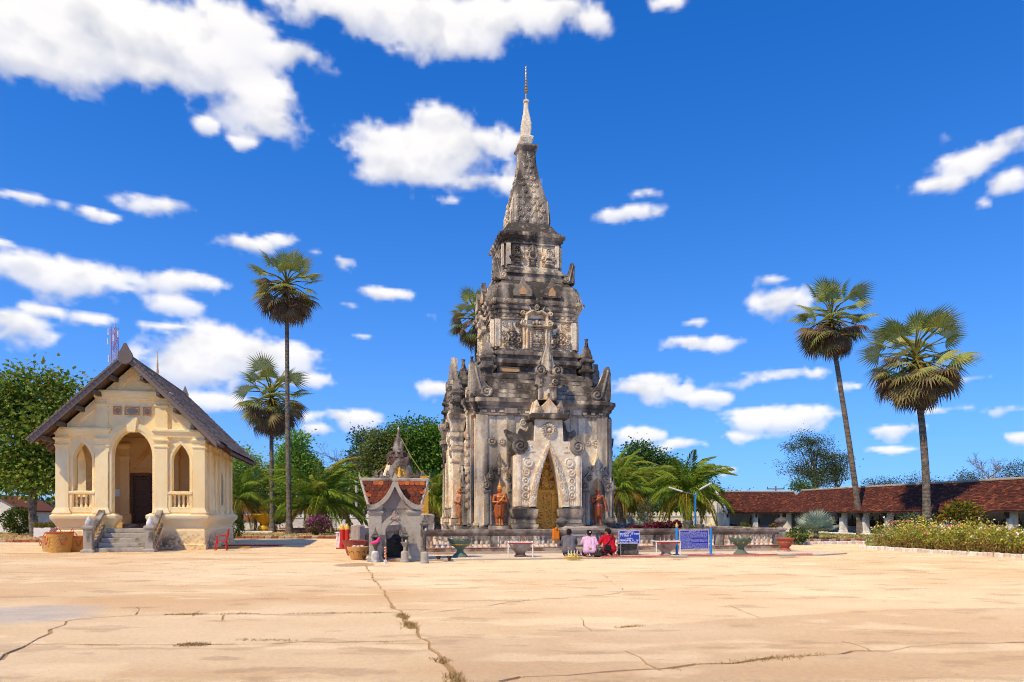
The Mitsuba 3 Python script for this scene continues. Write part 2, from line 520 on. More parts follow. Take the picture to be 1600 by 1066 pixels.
G = lambda *uv: [tuple(gnd(u, v)[:2]) for u, v in uv]
X0, X1, Y0, Y1 = -46, 46, 1.0, 44.4
cracks = [
    crack([(X0, 13.2)] + G((-300, 1030))[:0] + [(-9.6, 7.9)] + G((0, 1032), (112, 968), (220, 961), (420, 960), (622, 957)), 1, .012, .032),
    crack(G((572, 884), (606, 936), (626, 960), (652, 988), (700, 1042), (735, 1085)) + [(-.30, Y0)], 2, .014, .05, .05),
    crack([(-46, 5.9), (-8, 8.2)] + G((300, 1007), (450, 1004), (660, 1002)), 3, .008, .04),
    crack(G((628, 962), (815, 939), (905, 934), (1000, 922), (1120, 917), (1350, 905)) + [(46, 21)], 4, .006, .03),
    crack(G((652, 1000), (820, 990), (930, 985), (1040, 975), (1190, 965), (1420, 952)) + [(46, 15)], 5, .006, .03),
    crack(G((712, 1066), (1030, 1047), (1200, 1031), (1340, 1021), (1510, 1006)) + [(46, 12)], 6, .008, .04, .09),
    crack(G((940, 897), (972, 922)), 7, .006, .03), crack(G((898, 962), (926, 985)), 8, .006, .03), crack(G((985, 1018), (1032, 1047)), 9, .006, .03),
    crack(G((1125, 942), (1192, 965)), 10, .006, .03), crack(G((1318, 1002), (1372, 1019)), 11, .01, .04),
    crack(G((318, 953), (300, 962)), 12, .006, .02), crack(G((212, 948), (209, 961)), 13, .006, .02), crack(G((342, 972), (352, 960)), 14, .006, .02),
    crack(G((0, 905), (180, 893), (560, 892)) + [(-5, 19)], 15, .004, .02),
    crack([(-46, 27.2), (46, 27.2)], 16, .006, .014, .01), crack([(9, 27.2), (8.2, 44.4)], 17, .006, .014, .01),
    crack([(-9.5, 27.2), (-9.2, 44.4)], 18, .006, .014, .01),
]
court = sbox(X0, Y0, X1, Y1).difference(unary_union(cracks))
k = tag(numbered('pavement'), 'sunlit dusty concrete court with cracked joints', kind='structure')
PAVE = k
rr = random.Random(3)
for g in sorted(getattr(court, 'geoms', [court]), key=lambda g: -g.area):
    if g.area < .4:
        continue
    g = g.simplify(.008)
    m = flat(g, -.03, rr.choice((-.004, 0.0, .004)))
    put('slab', m, 'pavement', PAVE, smooth=False, uv=(rr.random(), rr.random() ** 3 * .3))

put('joint_soil', flat(sbox(X0, Y0, X1, Y1), -.034, -.014), 'dull', PAVE, smooth=False, color=(.36, .235, .115))
# dry weeds and grit lying in the open joints
rs = np.random.RandomState(5)
tris, cols = [], []


def weeds(pts, n, spread, hmax, seed):
    l = jag(pts, seed, .03)
    for _ in range(n):
        t = rs.rand()
        q = l.interpolate(t, normalized=True)
        clump = meshkit.noise(np.array([q.x * 2.2, q.y * 2.2, 3.0]))
        if clump < .42:
            continue
        x, y = q.x + rs.randn() * spread, q.y + rs.randn() * spread
        h = hmax * (.3 + rs.rand()) * clump
        a = rs.rand() * 6.28
        w = .006 + .006 * rs.rand()
        lean = rs.randn(2) * h * .55
        tris.append([[x + math.cos(a) * w, y + math.sin(a) * w, -.01], [x - math.cos(a) * w, y - math.sin(a) * w, -.01], [x + lean[0], y + lean[1], h]])
        cols.append([(.40, .22, .08), (.36, .25, .09), (.46, .32, .14), (.28, .20, .07)][rs.randint(4)])


weeds(G((626, 960), (652, 988), (700, 1042), (735, 1085)), 2600, .045, .07, 2)
weeds(G((112, 968), (220, 961), (320, 960)), 500, .03, .04, 1)
weeds(G((280, 1008), (320, 1008)), 260, .05, .035, 3)
weeds(G((370, 1000), (450, 1001), (610, 1003)), 350, .04, .03, 3)
weeds(G((1040, 1047), (1200, 1031), (1290, 1024)), 700, .05, .035, 6)
weeds(G((815, 939), (912, 934)), 350, .04, .05, 4)
weeds(G((920, 985), (1000, 979)), 250, .04, .05, 5)
weeds(G((340, 960), (620, 957)), 350, .02, .04, 7)
tr = np.array(tris).reshape(-1, 3)
k = put('weeds', tm(tr, np.arange(len(tr)).reshape(-1, 3)), 'leaf', smooth=False, color=np.repeat(np.array(cols), 3, 0))
tag(k, 'dry brown weeds growing in the cracks of the concrete court', 'weeds', kind='stuff')


def grass_on(poly, z, n, h, cols, seed):
    r = np.random.RandomState(seed)
    x0, y0, x1, y1 = poly.bounds
    P = np.stack([x0 + r.rand(n * 3) * (x1 - x0), y0 + r.rand(n * 3) * (y1 - y0)], 1)
    P = P[shapely.contains_xy(poly, P[:, 0], P[:, 1])][:n]
    n = len(P)
    a = r.rand(n) * 6.28
    w = .02 + .02 * r.rand(n)
    hh = h * (.4 + r.rand(n)) * (.4 + meshkit.noise(np.c_[P * .9, P[:, 0] * 0]))
    lean = r.randn(n, 2) * hh[:, None] * .5
    v = np.zeros((n, 3, 3))
    v[:, 0] = np.c_[P[:, 0] + np.cos(a) * w, P[:, 1] + np.sin(a) * w, np.full(n, z)]
    v[:, 1] = np.c_[P[:, 0] - np.cos(a) * w, P[:, 1] - np.sin(a) * w, np.full(n, z)]
    v[:, 2] = np.c_[P + lean, z + hh]
    c = np.array(cols)[r.randint(len(cols), size=n)] * (.7 + .6 * r.rand(n, 1))
    return tm(v.reshape(-1, 3), np.arange(3 * n).reshape(-1, 3)), np.repeat(c, 3, 0)


# left lawn with its kerb of red-washed bricks
lawn_l = Polygon([(-70, 38.9), (-24.6, 38.7), (-18.0, 44.9), (-10.6, 44.9), (-9.6, 74.6), (-75, 74.6)])
k = put('lawn_ground', flat(lawn_l, -.05, .07), 'lawn_look', smooth=False, uv=(.62, 0))
tag(k, 'dry half-bare lawn beside the pale temple hall', kind='structure')
lawn_r = Polygon([(13.4, 35.6), (18.7, 37.3), (15.75, 31.2), (17.9, 24.2), (20.5, 17), (46, 17), (46, 60), (24.0, 60.6), (17, 63.4), (11.5, 63.4)])
k = put('lawn_ground', flat(lawn_r, -.05, .08), 'lawn_look', smooth=False, uv=(.1, 0))
tag(k, 'green lawn before the long red-roofed gallery', kind='structure')
court_g = SITE
g1, c1 = grass_on(lawn_l, .07, 26000, .07, [(.14, .14, .04), (.32, .22, .09), (.38, .26, .11)], 7)
g2, c2 = grass_on(lawn_r, .08, 26000, .09, [(.12, .17, .035), (.18, .21, .05), (.28, .24, .09)], 8)
k = put('grass', tm(np.vstack([g1.vertices, g2.vertices]), np.arange(len(g1.vertices) + len(g2.vertices)).reshape(-1, 3)), 'leaf', smooth=False, color=np.vstack([c1, c2]))
tag(k, 'short dry grass growing on the lawns of the court', 'grass', kind='stuff')


def kerb(name, pts, size, mat, label, cat_, cols=None, z=0.0, seed=0, gap=.012):
    """A line of separate kerb blocks; each one a part."""
    L, H, W = size
    l = LineString(pts)
    n = int(l.length / L)
    r = random.Random(seed)
    key = thing(name, label, cat_)
    shs = []
    for i in range(4):
        m = rough(cbox(-L / 2 + gap, L / 2 - gap, -W / 2, W / 2, -.05, H, .025), .012, 5, seed + i)
        shs.append(shape(m, mat, 30, color=cols[i % len(cols)]) if cols else shape(m, mat, 30, uv=(r.random(), r.random())))
    rest = []
    for i in range(n):
        a, b = l.interpolate(i * L), l.interpolate((i + 1) * L)
        M = mov((a.x + b.x) / 2 + r.uniform(-.01, .01), (a.y + b.y) / 2 + r.uniform(-.015, .015), z + r.uniform(-.012, .012)) @ rot(math.atan2(b.y - a.y, b.x - a.x) + r.uniform(-.03, .03))
        place('brick', shs[r.randrange(4)], M, key)
    return key


RED = [(.36, .12, .07), (.42, .17, .09), (.28, .10, .07), (.5, .36, .26)]
WH = [(.80, .74, .64), (.72, .65, .56), (.84, .80, .72), (.70, .58, .47)]
kerb('kerb', [(-34, 38.75), (-24.6, 38.6)], (.42, .14, .22), 'dull', 'low red kerb of the lawn left of the pale hall', 'kerb', RED, seed=1)
kerb('kerb', [(-18.2, 44.75), (-10.5, 44.75)], (.42, .16, .22), 'dull', 'low red kerb in front of the two tall palms', 'kerb', RED, seed=2)
kerb('kerb', [(13.4, 35.5), (18.8, 37.2)], (.24, .14, .16), 'dull', 'white brick kerb below the silver fan palm', 'kerb', WH, seed=3)
kerb('kerb', [(13.5, 35.72), (18.8, 37.42)], (.24, .26, .14), 'dull', 'red brick edging of the lawn with the silver fan palm', 'kerb', RED, seed=33)
kerb('kerb', [(15.5, 31.4), (15.75, 30.9), (16.5, 27.6), (17.75, 24.05), (20, 17.5)], (.20, .15, .16), 'dull', 'white stone kerb along the foot of the flower border', 'kerb', WH, seed=4)


# ---------------------------------------------------------------- modelling helpers for carved work and figures


def sqring(h, s, n):
    """A square plan of half width h with corners set back twice by s, n pieces to a side; counter-clockwise."""
    q = []
    e = h - 2 * s
    for i in range(n + 1):
        q.append((-e + 2 * e * i / n, -h))
    if s > 0:
        q += [(e, -h + s), (h - s, -h + s), (h - s, -e)]
    pts = []
    for k in range(4):
        c, sn = [(1, 0), (0, 1), (-1, 0), (0, -1)][k]
        pts += [(c * x - sn * y, sn * x + c * y) for x, y in (q if s > 0 else q[:-1])]
    return np.array(pts)


def tier(prof, s=0.0, n=12, amp=.02, freq=1.6, seed=0, cap=True):
    """A moulded square storey: prof = (half width, z) from bottom to top; every arris a little worn."""
    rings = [np.c_[sqring(h, s, n), np.full(len(sqring(h, s, n)), z)] for h, z in prof]
    m = len(rings[0])
    v = np.vstack(rings)
    k = len(rings)
    i, j = np.meshgrid(np.arange(k - 1), np.arange(m), indexing='ij')
    i, j = i.ravel(), j.ravel()
    f = [np.stack([i * m + j, i * m + (j + 1) % m, (i + 1) * m + (j + 1) % m], 1), np.stack([i * m + j, (i + 1) * m + (j + 1) % m, (i + 1) * m + j], 1)]
    if cap:
        v = np.vstack([v, [[0, 0, prof[-1][1]]]])
        jj = np.arange(m)
        f.append(np.stack([(k - 1) * m + jj, (k - 1) * m + (jj + 1) % m, np.full(m, k * m)], 1))
    return rough(tm(v, np.vstack(f)), amp, freq, seed) if amp else tm(v, np.vstack(f))


class Relief:
    """Carving: a height field over a panel, its hollows left open so that the wall shows."""

    def __init__(self, x0, x1, z0, z1, res=.028):
        self.xs, self.zs = np.arange(x0, x1 + res / 2, res), np.arange(z0, z1 + res / 2, res)
        self.X, self.Z = np.meshgrid(self.xs, self.zs)
        self.H = np.zeros_like(self.X) - .02

    def add(self, h):
        self.H = np.maximum(self.H, h)
        return self

    def ell(self, x, z, a, b, h, ang=0.0, p=.5):
        c, s = math.cos(ang), math.sin(ang)
        u, w = (self.X - x) * c + (self.Z - z) * s, -(self.X - x) * s + (self.Z - z) * c
        q = 1 - (u / a) ** 2 - (w / b) ** 2
        return self.add(np.where(q > 0, h * np.clip(q, 0, 1) ** p, -.02))

    def ring(self, x, z, r, w, h):
        d = np.abs(np.hypot(self.X - x, self.Z - z) - r) / w
        return self.add(np.where(d < 1, h * np.sqrt(np.clip(1 - d * d, 0, 1)), -.02))

    def rosette(self, x, z, r, n=8, h=.07):
        d, a = np.hypot(self.X - x, self.Z - z), np.arctan2(self.Z - z, self.X - x)
        edge = r * (.86 + .14 * np.abs(np.cos(n * a / 2)))
        pet = h * (.45 + .55 * np.abs(np.cos(n * a / 2)) ** .6) * np.clip(1.15 - np.abs(d / r - .66) * 2.2, .25, 1)
        eye = h * 1.25 * np.sqrt(np.clip(1 - (d / (r * .34)) ** 2, 0, 1))
        return self.add(np.where(d < edge, np.maximum(pet, eye), -.02))

    def spiral(self, x, z, r, turns=1.7, h=.06, flip=1, start=0.0):
        d, a = np.hypot(self.X - x, self.Z - z), np.arctan2(self.Z - z, flip * (self.X - x)) + start
        t = d / r * turns - a / (2 * np.pi)
        w = np.abs((t % 1) - .5) * 2
        return self.add(np.where(d < r, h * np.sqrt(np.clip(1 - w ** 2, 0, 1)) * np.clip(1.3 - d / r * .4, 0, 1) + h * .2, -.02))

    def bar(self, x0, z0, x1, z1, w, h):
        p, q = np.array([x0, z0]), np.array([x1, z1])
        L = max(np.dot(q - p, q - p), 1e-9)
        t = np.clip(((self.X - x0) * (q - p)[0] + (self.Z - z0) * (q - p)[1]) / L, 0, 1)
        d = np.hypot(self.X - x0 - t * (q - p)[0], self.Z - z0 - t * (q - p)[1]) / w
        return self.add(np.where(d < 1, h * np.sqrt(np.clip(1 - d * d, 0, 1)), -.02))

    def leaf(self, x, z, L, w, h, ang=0.0):
        c, s = math.cos(ang), math.sin(ang)
        u, t = (self.X - x) * c + (self.Z - z) * s, -(self.X - x) * s + (self.Z - z) * c
        k = np.clip(t / L, 0, 1)
        wid = w * (1 - k) ** .7 * (.55 + 1.1 * k) + 1e-6
        q = np.abs(u) / wid
        ok = (q < 1) & (t > 0) & (t < L)
        return self.add(np.where(ok, h * (.35 + .65 * (1 - q)) * (1 - .4 * k), -.02))

    def figure(self, x, z, k, h):
        """A small seated deity, hands at the breast, on a pedestal."""
        for a in ((0, .06, .26, .07, .8), (0, .17, .23, .08, 1), (0, .37, .12, .17, 1), (0, .62, .075, .09, 1.05), (-.14, .38, .05, .14, .8), (.14, .38, .05, .14, .8), (0, .38, .07, .05, 1.15), (0, .76, .04, .12, .8)):
            self.ell(x + a[0] * k, z + a[1] * k, a[2] * k, a[3] * k, h * a[4])
        return self

    def kala(self, x, z, k, h):
        """A monster's head spewing scrolls, above a pot."""
        for s in (-1, 1):
            self.ell(x + s * .13 * k, z + .30 * k, .09 * k, .075 * k, h * 1.2)
            self.spiral(x + s * .34 * k, z + .22 * k, .17 * k, 1.4, h * .8, -s)
            self.spiral(x + s * .30 * k, z - .05 * k, .13 * k, 1.3, h * .7, s)
            self.leaf(x + s * .12 * k, z + .38 * k, .22 * k, .07 * k, h * .8, -s * .6)
            self.bar(x + s * .02 * k, z + .02 * k, x + s * .2 * k, z + .1 * k, .035 * k, h)
        self.ell(x, z + .2 * k, .07 * k, .08 * k, h * 1.4)
        self.ell(x, z + .06 * k, .24 * k, .13 * k, h * .8)
        self.leaf(x, z + .36 * k, .30 * k, .10 * k, h)
        return self

    def urn(self, x, z, k, h):
        self.ell(x, z + .08 * k, .16 * k, .1 * k, h)
        self.bar(x - .14 * k, z, x + .14 * k, z, .03 * k, h * .9)
        self.bar(x - .10 * k, z + .22 * k, x + .10 * k, z + .22 * k, .03 * k, h)
        for i, a in enumerate((-.7, -.35, 0, .35, .7)):
            self.leaf(x + a * .1 * k, z + .24 * k, (.32 - abs(a) * .12) * k, .08 * k, h * (1.1 - abs(a) * .3), -a)
        for s in (-1, 1):
            self.spiral(x + s * .2 * k, z + .2 * k, .1 * k, 1.2, h * .7, s)
        return self

    def lumps(self, amount, seed=0, f=9):
        n = meshkit.fbm(np.stack([self.X * f, self.Z * f, self.X * 0 + seed], -1), 3, seed) - .5
        self.H = np.where(self.H > 0, self.H + n * amount, self.H)
        return self

    def mesh(self, y=0.0):
        H = self.H.copy()
        H[[0, -1]] = np.minimum(H[[0, -1]], 0)
        H[:, [0, -1]] = np.minimum(H[:, [0, -1]], 0)
        nz, nx = H.shape
        v = np.stack([self.X.ravel(), y - H.ravel(), self.Z.ravel()], 1)
        i, j = np.meshgrid(np.arange(nz - 1), np.arange(nx - 1), indexing='ij')
        a, b, c, d = i * nx + j, i * nx + j + 1, (i + 1) * nx + j + 1, (i + 1) * nx + j
        keep = np.maximum.reduce([H[:-1, :-1], H[:-1, 1:], H[1:, 1:], H[1:, :-1]]) > .003
        q = np.stack([a, b, c, d], -1)[keep]
        m = tm(v, q)
        used = np.unique(m.faces)
        idx = np.zeros(len(v), int)
        idx[used] = np.arange(len(used))
        return tm(v[used], idx[m.faces])


def flesh(bones, length=.03, turns=8, lamb=.5):
    """One continuous surface round tapered bones ((x, y, z), r0, (x, y, z), r1)."""
    parts = []
    for p, r0, q, r1 in bones:
        a = m3.Manifold.sphere(r0, 14).translate(list(map(float, p)))
        b = m3.Manifold.sphere(r1, 14).translate(list(map(float, q)))
        parts.append(m3.Manifold.batch_hull([a, b]))
    m = unman(m3.Manifold.batch_boolean(parts, m3.OpType.Add).refine_to_length(length))
    m.merge_vertices()
    trimesh.smoothing.filter_taubin(m, lamb=lamb, nu=lamb + .03, iterations=turns)
    return tm(m.vertices, m.faces)


# ---------------------------------------------------------------- the stupa
ST = thing('stupa', 'tall weathered stucco stupa with carved tiers and a golden spire', 'stupa')


def st(name, mesh, w, o=0.0, parent=None, k=0, smooth=32, mat='stucco'):
    """A part of the stupa, on its k-th face."""
    return put(name, mesh, mat, parent or ST, SITE @ rot(k * math.pi / 2), smooth, None, (w, o))


st('plinth', tier([(4.62, -.05), (4.62, .16), (4.5, .2), (4.42, .36), (4.3, .38), (4.28, .54), (4.16, .58), (4.12, .70), (3.98, .76), (3.76, .99), (3.62, 1.0)], .34, 16, .03, 1.7, 1), .75, .3)
WALL1 = st('lower_wall', tier([(3.66, .95), (3.66, 1.12), (3.60, 1.16), (3.58, 6.3), (3.58, 6.62)], .26, 10, .018, 1.2, 2), .42, .25)
st('lower_cornice', tier([(3.60, 6.30), (3.68, 6.34), (3.68, 6.43), (3.615, 6.46), (3.615, 6.60), (3.69, 6.64), (3.72, 6.72), (3.70, 6.76), (3.78, 6.84), (3.82, 6.93), (3.86, 6.95), (3.87, 7.13), (3.76, 7.17)], .26, 26, .022, 2.6, 3), .78, .35)
st('lower_roof', tier([(3.72, 7.10), (3.60, 7.17), (3.56, 7.40), (3.42, 7.46), (3.36, 7.62), (3.22, 7.68), (3.10, 7.98), (2.96, 8.06), (2.92, 8.20), (2.80, 8.24), (2.80, 8.34)], .22, 22, .035, 1.9, 4), .86, .2)
st('middle_pedestal', tier([(2.82, 8.28), (2.84, 8.50), (2.76, 8.56), (2.54, 8.62), (2.52, 8.93), (2.66, 8.98), (2.74, 9.08), (2.74, 9.26), (2.60, 9.33), (2.58, 9.46), (2.70, 9.51), (2.70, 9.68), (2.52, 9.74), (2.48, 9.84), (2.36, 9.88)], .24, 22, .028, 2.2, 5), .8, .3)
WALL2 = st('middle_wall', tier([(2.30, 9.80), (2.30, 9.96), (2.25, 9.99), (2.24, 11.35), (2.24, 11.70)], .2, 8, .014, 1.4, 6), .1, .4)
st('middle_cornice', tier([(2.25, 11.34), (2.33, 11.38), (2.33, 11.46), (2.27, 11.49), (2.27, 11.66), (2.34, 11.70), (2.36, 11.82), (2.33, 11.86), (2.42, 11.93), (2.44, 12.06), (2.42, 12.10), (2.50, 12.16), (2.52, 12.36), (2.42, 12.40)], .2, 24, .024, 2.8, 7), .70, .35)
st('middle_roof', tier([(2.46, 12.36), (2.44, 12.62), (2.38, 12.92), (2.27, 13.18), (2.10, 13.36), (1.92, 13.46), (1.90, 13.55)], .18, 20, .035, 2.0, 8), .86, .2)
st('upper_pedestal', tier([(1.94, 13.48), (1.92, 13.66), (1.80, 13.72), (1.78, 13.86), (1.88, 13.9), (1.88, 14.02), (1.72, 14.08), (1.70, 14.22), (1.60, 14.26)], .16, 16, .024, 2.4, 9), .78, .2)
WALL3 = st('upper_wall', tier([(1.60, 14.2), (1.58, 14.34), (1.54, 14.38), (1.53, 15.50), (1.53, 15.66)], .14, 8, .012, 1.6, 10), .5, .2)
st('upper_cornice', tier([(1.54, 15.48), (1.60, 15.51), (1.60, 15.58), (1.56, 15.61), (1.56, 15.72), (1.64, 15.77), (1.66, 15.86), (1.71, 15.90), (1.72, 16.10), (1.62, 16.15), (1.40, 16.42), (1.22, 16.70), (1.16, 16.78), (1.10, 16.80)], .12, 20, .022, 2.8, 11), .8, .2)
bott = [(1.06, 16.74), (1.06, 17.10), (1.04, 17.45), (.985, 17.85), (.90, 18.30), (.79, 18.75), (.675, 19.2), (.575, 19.65), (.495, 20.1), (.445, 20.5), (.425, 20.85), (.45, 21.02), (.53, 21.14), (.57, 21.18), (.57, 21.26), (.46, 21.30)]
BOT = st('lotus_spire', tier(bott, .035, 10, .02, 1.6, 12), .74, .1)
fin = [(.25, 21.26), (.25, 21.36), (.34, 21.66), (.36, 21.74), (.35, 21.84), (.22, 21.92), (.235, 22.05), (.265, 22.32), (.255, 22.55), (.205, 22.85), (.155, 23.15), (.125, 23.45), (.11, 23.72), (.15, 23.76), (.15, 23.84), (.03, 23.98)]
st('finial', tier(fin, .03, 3, 0, 1, 13), -.25, .12)
rod = [(.022, 23.9), (.022, 24.28)]
for i in range(8):
    z, r = 24.30 + i * .155, .115 - i * .012
    rod += [(.02, z), (r * .6, z + .01), (r, z + .03), (r * .85, z + .06), (.03, z + .10)]
rod += [(.018, 25.58), (.045, 25.62), (.03, 25.7), (.004, 25.75)]
put('parasol_finial', lathe(rod, 12), 'metal', ST, SITE, 30, (.75, .52, .16))

# rosettes and flower sprays on the lotus spire
rnd = random.Random(8)


def on_bottle(x, z):
    zs, hs = [p[1] for p in bott], [p[0] for p in bott]
    return -np.interp(z, zs, hs)


def bend(m, f):
    """Lays a flat carving against a curved face: shifts it out by f(x, z)."""
    v = np.array(m.vertices)
    v[:, 1] += f(v[:, 0], v[:, 2])
    return tm(v, m.faces)


spray = Relief(-1.0, 1.0, 16.8, 20.95, .026)
for z, row in ((16.98, (-.72, -.25, .2, .66)), (17.28, (-.5, 0, .5)), (17.6, (-.62, -.12, .3, .68)), (17.95, (-.4, .08, .5)), (18.3, (-.55, -.1, .35)), (18.68, (-.3, .2)), (19.05, (-.36, 0, .36)), (19.4, (-.14, .2)), (19.8, (0,)), (20.15, (-.16, .16)), (20.5, (0,))):
    for x in row:
        spray.rosette(x + rnd.uniform(-.03, .03), z + rnd.uniform(-.04, .04), rnd.uniform(.12, .165), rnd.choice((5, 6)), .075)
        a = rnd.uniform(-2.5, 2.5)
        spray.leaf(x + .1 * math.sin(-a), z + .1 * math.cos(a), .2, .045, .045, a)
for s in (-1, 1):
    spray.leaf(s * .05, 20.6, .28, .05, .05, -s * .9)
spray.leaf(0, 20.6, .33, .06, .06)
for s in (-1, 1):
    spray.bar(s * .99, 16.9, s * .94, 18.1, .03, .03)
for k in range(4):
    st('flower_carving', bend(spray.mesh(), on_bottle), .5, .1, BOT, k)

# upper wall: three carved panels to a face
up = Relief(-1.36, 1.36, 14.3, 15.55, .026)
for s in (-1, 1):
    up.bar(s * 1.33, 14.4, s * 1.33, 15.5, .07, .05)
    up.urn(s * .84, 14.52, 1.4, .19)
    up.rosette(s * .84, 15.22, .18, 10, .16)
    up.bar(s * .48, 14.4, s * .48, 15.5, .035, .05)
    up.bar(s * 1.16, 14.4, s * 1.16, 15.5, .03, .04)
    up.spiral(s * .62, 14.5, .12, 1.2, .06, s)
    up.spiral(s * 1.04, 14.5, .12, 1.2, .06, -s)
    for i in range(5):
        up.ell(s * .22, 14.42 + i * .105, .055, .05, .13)
    up.spiral(s * .26, 15.12, .14, 1.3, .13, s)
    up.leaf(s * .2, 15.16, .36, .1, .13, s * .35)
up.figure(0, 14.42, .6, .12)
up.ell(0, 15.1, .3, .16, .11).leaf(0, 15.08, .46, .16, .16).ring(0, 14.95, .2, .06, .15).lumps(.035, 5)
for k in range(4):
    st('carved_panel', up.mesh(-1.525), .55, .3, WALL3, k, 28)

# middle wall: offering urns left and right, rosettes, edge pilasters
mp = Relief(-1.98, 1.98, 9.9, 11.4, .026)
for s in (-1, 1):
    mp.bar(s * 1.90, 9.95, s * 1.90, 11.4, .10, .05)
    mp.kala(s * 1.28, 10.12, .98, .21).urn(s * 1.28, 10.62, .8, .20)
    mp.leaf(s * 1.28, 10.9, .4, .13, .13)
    for x, z, r in ((1.63, 11.15, .15), (.98, 11.15, .14), (1.68, 10.66, .14), (.98, 10.62, .11)):
        mp.rosette(s * x, z, r, 10, .10)
    mp.bar(s * .80, 9.95, s * .80, 11.35, .06, .06)
    for i in range(6):
        mp.spiral(s * .80, 10.04 + i * .2, .1, 1.1, .09, s * (-1) ** i)
mp.lumps(.04, 7)
for k in range(4):
    st('carved_panel', mp.mesh(-2.235), .62, .35, WALL2, k, 28)
    for s in (-1, 1):
        st('pilaster', rough(box(s * 1.99 - .13, s * 1.99 + .13, -2.31, -2.15, 9.98, 11.36), .008, 2, k), .08, .2, WALL2, k)
        st('pilaster', rough(box(s * 1.29 - .11, s * 1.29 + .11, -1.60, -1.5, 14.4, 15.5), .008, 2, k), .12, .1, WALL3, k)


def moulded(x0, x1, y0, y1, prof, seed=0, amp=.012, freq=3):
    """A rectangular pedestal: prof = (spread, z)."""
    v, f = [], []
    nx, ny = max(2, int((x1 - x0) / .22)), max(2, int((y1 - y0) / .25))
    ring = [(i / nx, 0) for i in range(nx)] + [(1, i / ny) for i in range(ny)] + [(1 - i / nx, 1) for i in range(nx)] + [(0, 1 - i / ny) for i in range(ny)]
    m = len(ring)
    for e, z in prof:
        v += [(x0 - e + (x1 - x0 + 2 * e) * a, y0 - e + (y1 - y0 + 2 * e) * b, z) for a, b in ring]
    for i in range(len(prof) - 1):
        for j in range(m):
            a, b = i * m + j, i * m + (j + 1) % m
            f += [[a, b, b + m], [a, b + m, a + m]]
    for ring_i, order in ((0, -1), (len(prof) - 1, 1)):
        v.append(((x0 + x1) / 2, (y0 + y1) / 2, prof[ring_i][1]))
        for j in range(m):
            t = [ring_i * m + j, ring_i * m + (j + 1) % m, len(v) - 1]
            f.append(t if order > 0 else t[::-1])
    return rough(tm(v, f), amp, freq, seed) if amp else tm(v, f)


# the central aedicule of the middle wall: blind door, figure, gable with scrolled hood
aed = Relief(-.86, .86, 9.86, 12.5, .024)
for s in (-1, 1):
    aed.bar(s * .50, 9.92, s * .50, 11.0, .07, .12)
    for i in range(9):
        aed.ell(s * .30, 9.98 + i * .095, .06, .055, .13)
    aed.bar(s * .64, 9.92, s * .64, 10.95, .05, .06)
    aed.spiral(s * .66, 11.22, .17, 1.5, .17, s)
    aed.bar(s * .55, 11.3, s * .52, 11.62, .08, .2).bar(s * .52, 11.62, s * .22, 11.82, .09, .22).bar(s * .22, 11.82, 0, 11.72, .09, .22)
    aed.spiral(s * .72, 11.72, .12, 1.3, .12, -s)
    aed.ell(s * .16, 11.24, .07, .12, .12)
    aed.leaf(s * .3, 11.85, .3, .09, .15, -s * .5)
aed.bar(-.62, 11.05, .62, 11.05, .07, .2).bar(-.58, 10.94, .58, 10.94, .04, .14).bar(-.4, 10.85, .4, 10.85, .04, .1)
aed.figure(0, 10.0, 1.0, .13).ell(0, 11.25, .09, .16, .15).leaf(0, 11.85, .62, .2, .22).rosette(0, 12.0, .12, 8, .26).lumps(.03, 9)
for k in range(4):
    a = st('aedicule', cat([box(-.72, .72, -2.36, -2.2, 9.85, 11.1), box(-.62, .62, -2.32, -2.2, 11.1, 11.75)]), .1, .55, WALL2, k)
    st('carving', aed.mesh(-2.355), .35, .45, a.rsplit('__', 1)[0], k, 28)

# disc bosses under the cornices, horned antefixes above
boss = Relief(-.12, .12, -.12, .12, .02).rosette(0, 0, .1, 6, .06)
ant = Polygon([(-.30, 0), (.30, 0), (.33, .16), (.20, .34), (.10, .42), (0, .66), (-.10, .42), (-.20, .34), (-.33, .16)])
antm = rough(slab(ant, -.12, .12), .015, 5, 3)
anr = Relief(-.26, .26, .02, .5, .024).leaf(0, .02, .46, .2, .06).spiral(-.14, .1, .1, 1.2, .05).spiral(.14, .1, .1, 1.2, .05, -1).ell(0, .2, .09, .12, .0)
for k in range(4):
    for i, x in enumerate(np.linspace(-2.2, 2.2, 9)):
        st('boss', xf(boss.mesh(), mov(x, -2.535, 12.26)), .6, .3, ST, k)
    for x in np.linspace(-1.45, 1.45, 7):
        st('boss', xf(boss.mesh(), mov(x, -1.735, 16.0)), .7, .2, ST, k)
    for x in (-.75, .75):
        A_ = st('antefix', xf(antm, mov(x, -2.46, 12.5) @ scl(1.6, 1, 1.5)), .85, .2, ST, k)
        st('niche', slab(arch_poly(.36, .22, .52, 6, True, .08), -.135, -.1).apply_transform(mov(x, -2.46, 12.5)), -.2, 1.3, A_, k)
for k in range(4):
    st('exposed_brick', rough(box(-1.95, -.95, -2.60, -2.4, 8.66, 8.90), .012, 4, k), -.1, 1.25, ST, k)
    st('exposed_brick', rough(box(1.2, 1.75, -3.755, -3.5, 6.66, 6.90), .012, 4, k), -.1, 1.2, ST, k)
# dentil blocks in the two friezes
den = cat([box(x, x + .2, -3.655, -3.55, 6.47, 6.59) for x in np.arange(-3.0, 2.9, .42) if abs(x + .1) > .75])
den2 = cat([box(x, x + .16, -2.32, -2.2, 11.5, 11.64) for x in np.arange(-2.0, 1.95, .3) if abs(x + .08) > .6])
for k in range(4):
    tag(st('dentils', den, .55, .4, ST, k), kind='stuff')
    tag(st('dentils', den2, .75, .3, ST, k), kind='stuff')

# horned corner pieces (acroteria) and corner turrets


